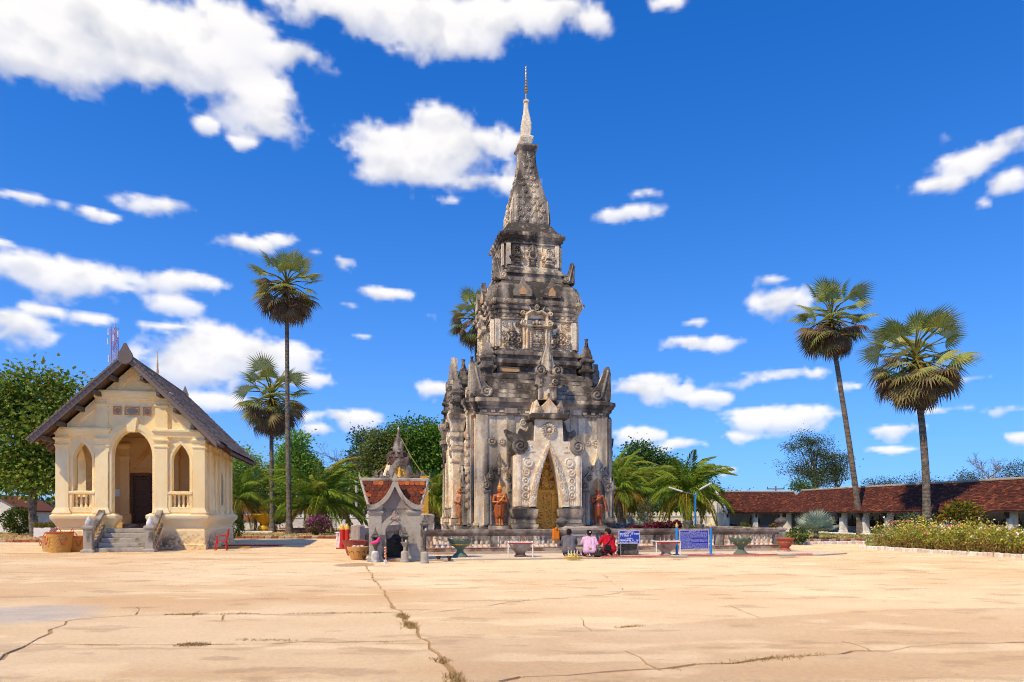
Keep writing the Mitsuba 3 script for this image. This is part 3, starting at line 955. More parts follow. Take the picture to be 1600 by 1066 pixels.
def smooth_poly(pts, n=3):
    p = np.array(pts, float)
    for _ in range(n):
        q = np.roll(p, -1, 0)
        p = np.stack([p * .75 + q * .25, p * .25 + q * .75], 1).reshape(-1, 2)
    return Polygon(p)


ear = smooth_poly([(-.12, 0), (-.14, .34), (.16, .66), (.40, .92), (.56, 1.25), (.72, 1.72), (.90, 2.0), (1.04, 1.86), (1.08, 1.4), (1.10, .6), (1.10, 0)], 2)
earm = rough(slab(ear, -.16, .16), .02, 3, 4)
earr = Relief(-.1, 1.06, 0, 1.85, .026)
earr.spiral(.30, .36, .32, 1.7, .12).bar(.62, .5, .80, 1.15, .07, .09).bar(.80, 1.15, .93, 1.72, .06, .08).lumps(.02, 4)
flipx = np.diag([-1.0, 1, 1, 1])
def mirror(m):
    return tm(np.array(m.vertices) * [-1, 1, 1], np.array(m.faces)[:, ::-1])
for k in range(4):
    for s in (1, -1):
        sz = .92 if s > 0 else .86
        M = mov(s * 2.52, -3.42, 7.14) @ scl(sz)
        e, r = (earm, earr.mesh(-.155)) if s > 0 else (mirror(earm), mirror(earr.mesh(-.155)))
        p = st('acroterion', xf(e, M), .8, .1, ST, k)
        st('scroll', xf(r, M), .62, .15, p, k)
        M = mov(s * 1.52, -1.98, 13.45) @ scl(.5, .7, .55)
        p = st('acroterion', xf(e, M), .85, .1, ST, k)
        st('scroll', xf(r, M), .7, .15, p, k)
tur = tier([(.34, 0), (.34, .3), (.26, .36), (.26, .62), (.40, .70), (.42, .82), (.28, .88), (.26, 1.14), (.36, 1.22), (.38, 1.32), (.27, 1.40), (.30, 1.52), (.22, 1.72), (.20, 1.86), (.12, 2.05), (.06, 2.3), (.015, 2.45)], .06, 3, .022, 4, 15)
for k in range(4):
    st('corner_turret', xf(tur, mov(2.56, -2.56, 8.05)), .85, .2, ST, k)

# lower wall: pilaster strips, rosettes
for k in range(4):
    for s in (-1, 1):
        st('pilaster', rough(box(s * 3.03 - .27, s * 3.03 + .27, -3.665, -3.5, 1.1, 6.34), .012, 1.5, k), .55, .15, WALL1, k)
        st('pilaster', rough(box(s * 1.62 - .2, s * 1.62 + .2, -3.645, -3.5, 3.9, 6.34), .012, 1.5, k + 9), .7, .1, WALL1, k)
        st('pilaster', rough(box(s * 1.62 - .3, s * 1.62 + .3, -3.80, -3.5, 6.42, 6.66), .012, 1.5, k + 19), .7, .2, WALL1, k)
ros = Relief(-.26, .26, -.26, .26, .021).rosette(0, 0, .23, 12, .1)
for k in range(4):
    for x, z, r in ((-2.52, 5.06, .92), (-2.04, 5.06, .76), (2.30, 5.1, .72), (2.72, 5.08, .9), (-.98, 6.02, .8), (-.96, 5.52, .85), (1.06, 5.9, .7)):
        st('rosette', xf(ros.mesh(), mov(x, -3.59, z) @ scl(r)), .38, .35, WALL1, k)

# ---- the porch: pedestals, piers, pointed arch, crowned gable; one to each side
PY = -4.78
ped = [(.20, .05), (.20, .32), (.14, .36), (.14, .56), (.06, .60), (.06, .76), (.02, .80), (.10, .92), (.12, 1.06), (.0, 1.12), (-.02, 1.34), (.06, 1.42), (.10, 1.62), (.12, 1.78), (.04, 1.84), (.0, 1.90)]
outer = Polygon([(-1.62, 1.86), (-1.62, 4.32), (-1.20, 4.42), (-1.02, 5.0), (-.70, 5.0), (-.66, 6.02), (.66, 6.02), (.70, 5.0), (1.02, 5.0), (1.20, 4.42), (1.62, 4.32), (1.62, 1.86)])
opening = arch_poly(1.30, 1.75, 4.62, 14, True, -.5)
front = outer.difference(opening)
band = arch_poly(1.96, 1.75, 5.02, 14, True, -.5).intersection(sbox(-2, 1.88, 2, 6)).difference(opening)
lower_jamb = sbox(-.98, .2, .98, 1.9).difference(opening)
crown = Polygon([(-.74, 6.28), (-.60, 6.95), (-.42, 6.55), (0, 7.02), (.42, 6.55), (.60, 6.95), (.74, 6.28)])
wing = smooth_poly([(0, 0), (-.12, .42), (-.52, .7), (-.80, 1.30), (-.30, 1.02), (.08, 1.0), (.34, .75), (.36, .3)], 2)
carv = Relief(-1.62, 1.62, 1.9, 5.0, .026)
for s in (-1, 1):
    carv.bar(s * 1.44, 1.95, s * 1.44, 4.25, .13, .07)
    for z, r in ((2.42, .15), (2.76, .15), (3.1, .14)):
        carv.ring(s * 1.13, z, r, .05, .06).ell(s * 1.13, z, r * .5, r * .5, .07)
    carv.spiral(s * 1.10, 3.52, .2, 1.5, .06, s).spiral(s * 1.02, 3.96, .25, 1.7, .07, -s).ell(s * 1.02, 3.96, .1, .1, .09)
    for i in range(4):
        carv.leaf(s * (.96 + i * .1), 1.95, .3, .06, .06)
    carv.bar(s * .98, 4.5, s * .72, 4.5, .05, .04).ell(s * .85, 4.75, .05, .05, .06)
inb = shapely.contains_xy(arch_poly(1.98, 1.75, 5.04, 14, True, 0), carv.X, carv.Z)
carv.H[inb] = -.02
chev = Relief(-1.0, 1.0, 1.9, 5.05, .024)
mid = np.array(arch_poly(1.63, 1.75, 4.84, 14, True, -.5).exterior.coords)
L = LineString(mid[:-1]).intersection(sbox(-2, 1.95, 2, 6))
for i in range(int(L.length / .19)):
    q, q2 = L.interpolate(i * .19), L.interpolate(i * .19 + .1)
    chev.spiral(q.x, q.y, .105, 1.2, .04, 1 if i % 2 else -1)
    chev.bar(q.x, q.y, q2.x, q2.y, .03, .035)
chev.H[~shapely.contains_xy(band.buffer(-.03), chev.X, chev.Z)] = -.02
big_ros = Relief(-.42, .42, -.42, .42, .022).rosette(0, 0, .38, 16, .12).ring(0, 0, .2, .05, .15)
eye = Relief(-.85, .4, 0, 1.3, .024).spiral(.02, .45, .3, 1.9, .1).ring(.02, .45, .33, .05, .07)
head = Relief(-.66, .66, 7.02, 9.75, .026)
head.bar(-.42, 7.6, .42, 7.6, .06, .1).bar(-.5, 8.12, .5, 8.12, .07, .14)
for s in (-1, 1):
    head.bar(s * .34, 7.05, s * .34, 7.6, .08, .06).spiral(s * .30, 7.85, .15, 1.3, .12, s).spiral(s * .40, 8.34, .25, 1.6, .2, s).leaf(s * .2, 8.2, .5, .1, .12, -s * .25)
    head.leaf(s * .32, 7.66, .42, .09, .12, -s * .25)
head.leaf(0, 7.05, .5, .17, .1).ring(0, 7.18, .07, .03, .14).figure(0, 8.15, .55, .16).leaf(0, 8.3, 1.2, .22, .14).figure(0, 8.72, .5, .14).lumps(.035, 3)
tip = Polygon([(-.44, 7.0), (-.44, 7.62), (-.6, 7.72), (-.52, 8.2), (-.62, 8.5), (-.44, 8.62), (-.30, 8.5), (-.24, 8.95), (-.12, 9.35), (-.02, 9.82), (.1, 9.35), (.22, 8.95), (.30, 8.5), (.44, 8.62), (.62, 8.5), (.52, 8.2), (.6, 7.72), (.44, 7.62), (.44, 7.0)])


def boards(k, P):
    st = globals()['st']
    D = st('door', cat([box(-.66, -.02, -4.02, -3.94, .30, 2.58), box(.02, .66, -4.02, -3.94, .30, 2.58)]), .5, 0, P, k, mat='gilded')
    st('door_frame', cat([box(-.66, .66, -4.07, -3.93, 2.58, 2.72), box(.34, .46, -4.06, -3.9, .30, 2.58), box(-.05, .05, -4.055, -3.9, .3, 2.58)]), .9, 0, D, k, mat='gilded')
    cof = []
    for i, x in enumerate((-.62, -.2, .22)):
        for j in range(4):
            z = 2.76 + j * .52
            cof.append(cbox(x + .02, x + .38, -4.03 - .02 * ((i + j) % 2), -3.93, z, z + .46, .03))
    st('tympanum', cat([box(-.66, .66, -3.98, -3.9, 2.7, 4.9)] + cof), .2, 0, P, k, mat='gilded')


st_plain = st
for k in range(4):
    P = numbered(f'{ST}__porch')
    shallow = mov(0, .62 if k % 2 else 0)                 # the side porches stand out less

    def st(name, mesh, *a, **b):
        return st_plain(name, xf(mesh, shallow), *a, **b)

    for s in (-1, 1):
        a, b = (.66, 1.64) if s > 0 else (-1.64, -.66)
        st('pedestal', moulded(a, b, PY - .02, -3.5, ped, 3 + k + s, .016, 3), .7, .3, P, k)
    st('front_wall', rough(slab(front, PY, PY + .55), .008, 2, 5), .22, .2, P, k)
    st('jamb', slab(sbox(-.97, .06, .97, 1.95).difference(opening), PY + .02, PY + .75), .35, .9, P, k)
    st('vault', rough(slab(unary_union([outer, sbox(-1.62, 1.0, 1.62, 1.9)]).difference(opening), PY + .55, -3.5), .01, 2, 6), .5, .5, P, k)
    A = st('arch_band', slab(band, PY - .09, PY + .08), .05, .45, P, k)
    st('scrollwork', chev.mesh(PY - .088), .3, .3, A, k, 28)
    st('carving', carv.mesh(PY + .004), .22, .3, P, k, 28)
    st('rosette', xf(big_ros.mesh(), mov(0, PY, 5.52)), .4, .4, P, k, 28)
    st('shelf', rough(cbox(-.92, .92, PY - .22, -3.5, 6.02, 6.30, .05), .025, 3, 7), .95, .1, P, k)
    C = st('crown', rough(slab(crown, PY - .05, -3.7), .012, 3, 8), .2, .5, P, k)
    cr = Relief(-.7, .7, 6.3, 6.95, .022).spiral(-.48, 6.5, .14, 1.5, .07).spiral(.48, 6.5, .14, 1.5, .07, -1).leaf(0, 6.32, .6, .2, .05)
    st('carving', cr.mesh(PY - .045), .35, .45, C, k, 28)
    H = st('gable_head', rough(slab(tip, PY + .1, PY + .42), .02, 3, 9), .62, .15, P, k)
    st('pinnacle', xf(tur, mov(0, PY + .75, 7.0) @ scl(1.15, 1.15, 1.12)), .8, .15, P, k)
    st('gable_back', rough(slab(Polygon([(-.5, 6.9), (.5, 6.9), (.42, 7.5), (0, 8.1), (-.42, 7.5)]), PY + .6, -2.9), .03, 2, 9), .9, .1, P, k)
    st('carving', head.mesh(PY + .098), .66, .25, H, k, 28)
    for s in (-1, 1):
        m = slab(wing, -.15, .2)
        r = eye.mesh(-.148)
        if s > 0:
            m, r = mirror(m), mirror(r)
        Q = mov(s * 1.42, PY + .1, 4.30)
        W = st('wing', rough(xf(m, Q), .015, 3, 10), .85, 0, P, k)
        st('scroll', xf(r, Q), .8, .05, W, k, 28)
        w2 = slab(smooth_poly([(0, 0), (s * .62, .0), (s * .74, .95), (s * .3, .65), (s * .12, 1.2), (0, 1.3)], 1), -.1, .2)
        st('wing', rough(xf(w2 if s > 0 else w2, mov(s * .70, PY + .32, 4.72)), .015, 3, 11), .95, 0, P, k)
    boards(k, P)
st = st_plain

# niches for the guardian statues beside the porch
def niche(x, k, z0=1.02, name='niche'):
    o = arch_poly(.78, z0 + 1.7, z0 + 2.34, 8, True, z0)
    fr = Polygon([(-.74, z0), (-.74, z0 + 1.72), (-.84, z0 + 2.0), (-.62, z0 + 2.35), (-.34, z0 + 2.72), (-.14, z0 + 2.95), (0, z0 + 3.5), (.14, z0 + 2.95), (.34, z0 + 2.72), (.62, z0 + 2.35), (.84, z0 + 2.0), (.74, z0 + 1.72), (.74, z0)]).difference(o)
    N = st(name, rough(xf(slab(fr, -3.86, -3.5), mov(x, 0)), .014, 4, 12), .6, .2, WALL1.rsplit('__', 1)[0], k)
    st('backing', xf(slab(o, -3.64, -3.56), mov(x, 0)), .3, .8, N, k)
    R = Relief(-.85, .85, z0, z0 + 3.55, .024)
    for s in (-1, 1):
        R.bar(s * .56, z0 + .1, s * .56, z0 + 1.6, .09, .06).bar(s * .46, z0 + 1.62, s * .74, z0 + 1.62, .06, .1)
        R.spiral(s * .64, z0 + 1.92, .16, 1.4, .1, s).spiral(s * .42, z0 + 2.3, .15, 1.3, .1, s).leaf(s * .66, z0 + 2.0, .4, .08, .08, -s * .1)
        R.leaf(s * .3, z0 + 2.4, .5, .1, .1, -s * .3).spiral(s * .2, z0 + 2.7, .11, 1.2, .1, -s)
    R.leaf(0, z0 + 2.4, 1.05, .17, .12).ell(0, z0 + 2.62, .09, .1, .14).lumps(.04, 6)
    R.H[shapely.contains_xy(o.buffer(.02), R.X, R.Z)] = -.02
    st('carving', xf(R.mesh(-3.856), mov(x, 0)), .72, .25, N, k, 28)
    st('ledge', rough(cbox(x - .55, x + .55, -4.28, -3.6, .55, z0, .04), .02, 3, 13), .8, .2, N, k)


NX = ((-2.22, 0), (2.72, 0), (-2.3, 3), (2.4, 3), (-2.3, 1), (2.4, 1))
for x, k in NX:
    niche(x, k)

# crusted plaster figures and broken blocks along the side porches (left flank as one sees it)
flank = Relief(-.62, .62, 1.9, 6.2, .028)
for i in range(9):
    flank.leaf(.08 * (-1) ** i, 2.0 + i * .42, .55, .2, .10).spiral(-.26, 2.3 + i * .42, .15, 1.2, .08).spiral(.26, 2.15 + i * .42, .15, 1.2, .08, -1)
flank.lumps(.08, 9, 6)
for k in (3,):
    for x in (-2.95, 2.95):
        st('crusted_carving', xf(flank.mesh(-3.66), mov(x, 0, -.2)), .35, .75, WALL1.rsplit('__', 1)[0], k, 28)
colm = moulded(-.26, .26, -.26, .26, [(.10, 1.0), (.10, 1.3), (.03, 1.36), (.0, 1.5), (-.02, 4.1), (.05, 4.16), (.05, 4.3), (-.02, 4.36), (0, 4.7), (.08, 4.76), (.1, 4.9), (.0, 4.98), (.02, 5.3), (.14, 5.4), (.16, 5.6), (.04, 5.7), (.1, 6.1), (.2, 6.3), (.22, 6.5), (.05, 6.6)], 17, .02, 3)
for k in (3,):
    for x in (-1.95, 1.95):
        st('column', xf(colm, mov(x, -4.0)), .5, .35, ST, k)
        st('pinnacle', xf(tur, mov(x, -4.0, 6.5) @ scl(.85, .85, .9)), .85, .2, ST, k)


# ---------------------------------------------------------------- the pale ordination hall on the left
HALL = mov(-16.12, 29.9) @ rot(ANGLE) @ scl(.935, 1, 1)
HL = thing('temple_hall', 'cream plastered hall with an arched porch and steep grey tiled roof', 'temple')


def hl(name, mesh, mat='plaster', parent=None, smooth=30, color=None, uv=None):
    return put(name, mesh, mat, parent or HL, HALL, smooth, color, uv)


WOOD = (.12, .10, .085)
slope = .935
gable = Polygon([(-2.98, 1.5), (2.98, 1.5), (2.98, 7.80 - 2.98 * slope), (0, 7.80), (-2.98, 7.80 - 2.98 * slope)])
arch = arch_poly(1.70, 3.98, 5.07, 12, False, 0)
holes = [arch]
for s in (-1, 1):
    o = arch_poly(.78, 3.86, 4.56, 10, True, 2.52)
    holes += [shapely.affinity.translate(o, s * 2.04, 0), sbox(s * 2.04 - .39, 1.84, s * 2.04 + .39, 2.36)]
fw = gable.difference(unary_union(holes))
hl('front_wall', slab(fw, 0, .38), uv=(.3, 0))
base_prof = [(.14, -.02), (.14, .22), (.09, .26), (.08, .84), (.02, .90), (.06, .94), (.05, 1.0), (.16, 1.18), (.27, 1.34), (.28, 1.48), (.14, 1.56)]
hl('base', cat([moulded(-3.0, -.90, 0, .4, base_prof, 1, .008), moulded(.90, 3.0, 0, .4, base_prof, 2, .008),
                moulded(2.60, 2.995, .4, 6.8, base_prof, 3, .008), moulded(-2.995, -2.60, .4, 6.8, base_prof, 4, .008)]), uv=(1, 0))
for s in (-1, 1):
    for x0, x1, top in ((2.58, 3.10, 4.62), (.98, 1.50, 4.62)):
        a, b = (x0, x1) if s > 0 else (-x1, -x0)
        hl('pier', moulded(a, b, -.13, .2, [(.10, 1.56), (.10, 1.62), (.02, 1.78), (0, 1.84), (0, 4.36), (.04, 4.39), (.04, 4.44), (.0, 4.47), (.01, 4.60), (.07, 4.66), (.08, 4.72), (.0, 4.75), (0, 4.84)], 0, 0), uv=(.2, 0))
    a, b = (.98, 1.50) if s > 0 else (-1.50, -.98)
    hl('upper_pier', moulded(a, b, -.11, .2, [(0, 5.16), (0, 6.10), (.04, 6.13), (.04, 6.19), (0, 6.22), (0, 6.46)], 0, 0), uv=(.1, 0))
    a, b = (.94, 3.16) if s > 0 else (-3.16, -.94)
    hl('entablature', moulded(a, b, -.15, .18, [(-.02, 4.84), (.0, 4.93), (.06, 5.03), (.08, 5.06), (.08, 5.14), (.0, 5.16)], 0, 0), uv=(.1, 0))
hl('upper_entablature', moulded(-1.56, 1.56, -.13, .18, [(-.02, 6.40), (.0, 6.50), (.07, 6.62), (.09, 6.66), (.09, 6.74), (.0, 6.76)], 0, 0), uv=(.1, 0))
ring_o = arch_poly(2.30, 4.24, 5.42, 14, False, 4.15).difference(arch_poly(1.92, 3.98, 5.20, 14, False, 0))
ring_i = arch_poly(1.92, 3.98, 5.20, 14, False, .95).difference(arch_poly(1.70, 3.98, 5.07, 14, False, 0))
hl('archivolt', cat([slab(ring_o, -.13, .1), slab(ring_i, -.07, .1)]), uv=(.1, 0))
hl('keystone', slab(Polygon([(-.16, 5.02), (.16, 5.02), (.25, 5.62), (-.25, 5.62)]), -.19, .1), uv=(.1, 0))
for s in (-1, 1):
    o = shapely.affinity.translate(arch_poly(.96, 3.84, 4.70, 12, True, 2.5), s * 2.04, 0).difference(shapely.affinity.translate(arch_poly(.78, 3.86, 4.56, 12, True, 2.4), s * 2.04, 0))
    hl('window_surround', slab(o, -.05, .05), uv=(.1, 0))
    hl('window_sill', cbox(s * 2.04 - .53, s * 2.04 + .53, -.14, .42, 2.38, 2.50, .02), uv=(.1, 0))
    P = hl('parapet', cat([cbox(s * 2.04 - .52, s * 2.04 - .39, -.10, .3, 1.60, 2.38, .02), cbox(s * 2.04 + .39, s * 2.04 + .52, -.10, .3, 1.60, 2.38, .02), cbox(s * 2.04 - .39, s * 2.04 + .39, -.10, .3, 1.60, 1.84, .02)]), uv=(.1, 0))
    for i in range(4):
        hl('baluster', xf(lathe([(.055, 1.84), (.06, 1.90), (.035, 1.95), (.06, 2.08), (.04, 2.22), (.06, 2.30), (.055, 2.36)], 8), mov(s * 2.04 - .285 + i * .19, .1)), parent=P, uv=(.1, 0))
# three framed panels over the arch
for x, w, h in ((-.62, .24, .26), (0, .52, .27), (.62, .24, .28)):
    f = hl('panel_frame', slab(sbox(x - w / 2 - .05, 5.74, x + w / 2 + .05, 6.10).difference(sbox(x - w / 2, 5.79, x + w / 2, 6.05)), -.05, .02), 'paint', color=(.62, .33, .13))
    hl('panel', slab(smooth_poly([(x - w / 2 + .03, 5.81), (x + w / 2 - .03, 5.81), (x + w / 2 - .03, 6.03), (x - w / 2 + .03, 6.03)], 2), -.03, .02), 'paint', f, color=(.34, .27, .22))
# side walls, floor, ceiling, the inner wall with its door
side = Polygon([(0, 1.5), (6.7, 1.5), (6.7, 4.96), (0, 4.96)])
win = arch_poly(.86, 3.2, 3.62, 8, True, 1.98)
wr = side.difference(shapely.affinity.translate(win, 4.3, 0))
RZ = lambda m: tm(np.stack([-np.array(m.vertices)[:, 1], np.array(m.vertices)[:, 0], np.array(m.vertices)[:, 2]], 1), m.faces)   # (x, y) -> (-y, x)
hl('side_wall', RZ(slab(Polygon([(.38, 1.5), (6.7, 1.5), (6.7, 4.96), (.38, 4.96)]).difference(shapely.affinity.translate(win, 4.3, 0)), -2.97, -2.62)), uv=(.4, 0))
lo = shapely.affinity.translate(arch_poly(.95, 3.7, 4.45, 8, True, 2.3), 1.42, 0)
hl('side_wall', RZ(slab(Polygon([(.38, 1.5), (6.7, 1.5), (6.7, 4.96), (.38, 4.96)]).difference(lo), 2.62, 2.97)), uv=(.4, 0))
for y in (1.1, 2.5, 3.45, 5.15, 6.45):
    hl('pilaster', moulded(2.9, 3.08, y - .16, y + .16, [(.05, 1.56), (.05, 1.66), (0, 1.74), (0, 4.2), (.04, 4.24), (.04, 4.32), (0, 4.36), (.02, 4.5), (.06, 4.56), (.06, 4.66), (0, 4.7)], 0, 0), uv=(.3, 0))
SW = hl('side_window', RZ(slab(shapely.affinity.translate(win, 4.3, 0), -2.80, -2.72)), 'paint', color=(.055, .04, .035))
for i in range(5):
    hl('bar', RZ(slab(sbox(3.93 + i * .17, 1.98, 3.98 + i * .17, 3.4), -2.86, -2.82)), 'paint', SW, color=(.10, .07, .055))
hl('porch_panel', cbox(2.95, 3.05, 1.28, 2.30, 1.66, 2.42, .03), uv=(.3, 0))
hl('porch_floor', box(-2.6, 2.6, .0, 6.7, .5, .925), 'stone', uv=(.1, 0))
hl('threshold', cbox(-1.1, 1.1, 2.05, 2.6, .925, 1.10, .02), 'stone', uv=(.5, .4))
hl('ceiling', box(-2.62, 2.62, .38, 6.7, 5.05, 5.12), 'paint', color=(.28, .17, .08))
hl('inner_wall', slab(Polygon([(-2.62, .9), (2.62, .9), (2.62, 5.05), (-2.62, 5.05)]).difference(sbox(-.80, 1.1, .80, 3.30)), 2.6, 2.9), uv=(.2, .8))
hl('back_wall', slab(Polygon([(-2.98, 1.5), (2.98, 1.5), (2.98, 4.96), (0, 7.80), (-2.98, 4.96)]), 6.7, 7.0), uv=(.2, 0))
for s in (-1, 1):
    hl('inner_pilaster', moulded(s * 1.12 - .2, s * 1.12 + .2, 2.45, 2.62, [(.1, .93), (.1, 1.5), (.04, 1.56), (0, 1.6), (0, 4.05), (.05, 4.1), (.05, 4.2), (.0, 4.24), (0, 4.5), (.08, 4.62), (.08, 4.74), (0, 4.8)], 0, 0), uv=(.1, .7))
DR = hl('door', cat([cbox(-.79, -.01, 2.68, 2.74, 1.1, 3.28, .02), cbox(.01, .79, 2.68, 2.74, 1.1, 3.28, .02)] + [cbox(sx * .4 - .3, sx * .4 + .3, 2.65, 2.70, z, z + .58, .02) for sx in (-1, 1) for z in (1.2, 1.88, 2.56)]), 'paint', color=(.085, .05, .038))
hl('door_frame', slab(sbox(-.90, 1.1, .90, 3.42).difference(sbox(-.79, 1.1, .79, 3.30)), 2.54, 2.66), 'paint', DR, color=(.12, .06, .04))
ped_o = Polygon([(-1.15, 3.46), (1.15, 3.46), (1.0, 3.62), (0, 4.72), (-1.0, 3.62)])
ped_i = Polygon([(-.75, 3.60), (.75, 3.60), (0, 4.42)])
hl('door_pediment', slab(ped_o.difference(ped_i), 2.50, 2.62), 'paint', color=(.62, .33, .10))
hl('notice', box(-1.62, -1.36, 2.58, 2.60, 2.35, 2.68), 'paint', color=(.78, .76, .72))
# the roof
M_roof = {}
r = np.random.RandomState(4)


def roof_slope(sgn, half, y0, y1, zr, lift):
    """Courses of small clay tiles, weathered grey, on one slope; returns tiles and their colours."""
    L = half * math.hypot(1, slope)
    ux, uz = sgn / math.hypot(1, slope), -slope / math.hypot(1, slope)
    nx, nz = sgn * slope / math.hypot(1, slope), 1 / math.hypot(1, slope)
    ms, cs = [], []
    rows, colsn = int(L / .2), int((y1 - y0) / .21)
    base = box(-.10, .10, 0, .25, -.012, .012)
    for i in range(rows):
        for j in range(colsn):
            t = i * .2
            y = y0 + (j + .5 + .5 * (i % 2)) * .21
            if y > y1 - .05:
                continue
            v = np.array(base.vertices)
            a, h = t + v[:, 1], v[:, 2] + lift + (v[:, 1]) * .10 + r.uniform(-.006, .008)
            ms.append(np.stack([ux * a + nx * h, y + v[:, 0] * (1 + 0 * sgn), zr + uz * a + nz * h], 1))
            cs.append(np.array([.20, .175, .165]) * r.uniform(.55, 1.35) + np.array([.05, .02, 0]) * (r.rand() > .8))
    n = len(ms)
    F = (np.array(base.faces)[None] + np.arange(n)[:, None, None] * 8).reshape(-1, 3)
    m = tm(np.vstack(ms), F)
    if np.linalg.det(np.array([[ux, 0, uz], [0, 1, 0], [nx, 0, nz]])) < 0:
        m.invert()
    return m, np.repeat(np.array(cs), 8, 0)


RF = hl('roof', cat([slab(Polygon([(0, 8.10), (0, 7.96), (s * 3.72, 7.96 - 3.72 * slope), (s * 3.72, 8.10 - 3.72 * slope)]), -.8, 9.1) for s in (-1, 1)]
                    + [slab(Polygon([(s * 3.72, 8.10 - 3.72 * slope), (s * 3.72, 7.96 - 3.72 * slope), (s * 3.98, 7.96 - 3.98 * slope), (s * 3.98, 8.10 - 3.98 * slope)]), 1.2, 9.1) for s in (-1, 1)]), 'paint', color=(.13, .085, .06))
for s in (-1, 1):
    for half, y0, y1 in ((3.76, -.82, 1.2), (4.03, 1.2, 9.12)):
        m, c = roof_slope(s, half, y0, y1, 8.15, .03)
        tag(hl('tiles', m, 'dull', RF, False, c), kind='stuff')
    hl('bargeboard', slab(Polygon([(0, 8.14), (0, 7.88), (s * 3.76, 7.88 - 3.76 * slope), (s * 3.76, 8.14 - 3.76 * slope)]), -.89, -.82), 'dull', RF, color=(.21, .18, .17))
    hl('bargeboard', slab(Polygon([(s * 3.72, 8.14 - 3.72 * slope), (s * 3.72, 8.16 - 3.72 * slope), (s * 4.03, 8.16 - 4.03 * slope), (s * 4.03, 8.14 - 4.03 * slope)]), 1.13, 1.19), 'dull', RF, color=(.14, .11, .10))
    # end tiles riding over the bargeboard
    ends = []
    for i in range(25):
        t = .12 + i * .215
        M = mov(s * t * .730, -.87, 8.21 - t * .683) @ ry(s * .752)
        ends.append(xf(box(-.095, .095, -.09, .10, -.055, .02), M))
    tag(hl('verge_tiles', cat(ends), 'dull', RF, False, (.175, .15, .145)), kind='stuff')
    for x in (.62, 1.3, 2.0, 2.72, 3.36):
        hl('purlin', cbox(s * x - .08, s * x + .08, -.82, 1.1, 7.78 - x * slope - .10, 7.80 - x * slope + .06, .015), 'dull', RF, color=WOOD)
    for j in range(16):
        y = -.8 + j * .6
        L = 3.68 if y < 1.2 else 3.92
        hl('rafter', slab(Polygon([(s * 2.9, 7.94 - 2.9 * slope), (s * 2.9, 7.83 - 2.9 * slope), (s * L, 7.83 - L * slope), (s * L, 7.94 - L * slope)]), y - .04, y + .04), 'dull', RF, color=(.15, .075, .045))
    hl('rake_moulding', slab(Polygon([(0, 7.78), (0, 7.40), (s * 3.0, 7.40 - 3.0 * slope), (s * 3.0, 7.78 - 3.0 * slope)]), -.09, .02), uv=(.1, 0))
hl('gable_finial', rough(slab(smooth_poly([(-.28, 7.84), (-.31, 8.1), (-.16, 8.34), (0, 8.66), (.16, 8.34), (.31, 8.1), (.28, 7.84), (0, 7.68)], 1), -.98, -.86), .012, 5), 'dull', RF, color=(.17, .145, .14))
hl('gable_finial', slab(Polygon([(-.2, 8.1), (0, 8.62), (.2, 8.1)]), 9.05, 9.15), 'dull', RF, color=(.26, .22, .21))
hl('ridge', cat([cbox(-.13, .13, -.85 + i * .35, -.85 + i * .35 + .34, 8.09, 8.19, .04) for i in range(28)]), 'dull', RF, color=(.19, .165, .16))
# the stair, its cheek rails and posts
for i in range(5):
    hl('step', rough(cbox(-.96, .96, -1.62 + i * .33, .05, i * .186, (i + 1) * .186 - .004, .02), .012, 3, i), 'stone', smooth=30, uv=(.12, 0))
for s in (-1, 1):
    R = tag(numbered(f'{HL}__stair_rail'))
    labels.pop(R)
    xs = np.linspace(0, 1, 9)
    yy, zz = -1.45 + xs * 1.42, .80 + .86 * xs ** 1.25
    rail = Polygon(list(zip(yy, zz)) + list(zip(yy[::-1], (zz + .17)[::-1])))
    low = Polygon(list(zip(yy, zz - .58)) + list(zip(yy[::-1], (zz - .42)[::-1])))
    hl('handrail', RZ(slab(rail, -s * 1.2 - .13, -s * 1.2 + .13)), 'stone', R, uv=(.45, 0))
    hl('lower_rail', RZ(slab(low, -s * 1.2 - .11, -s * 1.2 + .11)), 'stone', R, uv=(.5, 0))
    hl('cheek', RZ(slab(Polygon([(-1.45, -.02), (.0, -.02), (.0, 1.12)] + list(zip(yy[::-1], (zz - .56)[::-1]))).buffer(0), -s * 1.2 - .08, -s * 1.2 + .08)), 'plaster', R, uv=(1, 0))
    for i in range(6):
        y = -1.27 + i * .235
        z = .80 + .86 * ((y + 1.45) / 1.42) ** 1.25
        hl('baluster', xf(lathe([(.05, -.44), (.06, -.38), (.035, -.32), (.062, -.2), (.04, -.08), (.055, .0)], 8), mov(s * 1.2, y, z)), 'paint', R, color=(.72, .43, .13))
    hl('post', moulded(s * 1.2 - .16, s * 1.2 + .16, -1.78, -1.46, [(.09, -.02), (.09, .10), (.02, .13), (0, .16), (0, .92), (.05, .97), (.05, 1.05), (-.04, 1.08)], 3, .012, 5), 'stone', R, uv=(.12, 0))
    hl('lotus_bud', xf(rough(lathe([(.11, 1.06), (.15, 1.12), (.15, 1.2), (.10, 1.32), (.04, 1.42), (.01, 1.46)], 12), .012, 9), mov(s * 1.2, -1.62)), 'whitewash', R, uv=(.7, 0))


# ---------------------------------------------------------------- terrace, balustrades, gate, small shrine


def sp(name, mesh, mat, parent=None, smooth=30, color=None, uv=None, M=None):
    return put(name, mesh, mat, parent, SITE if M is None else M, smooth, color, uv)


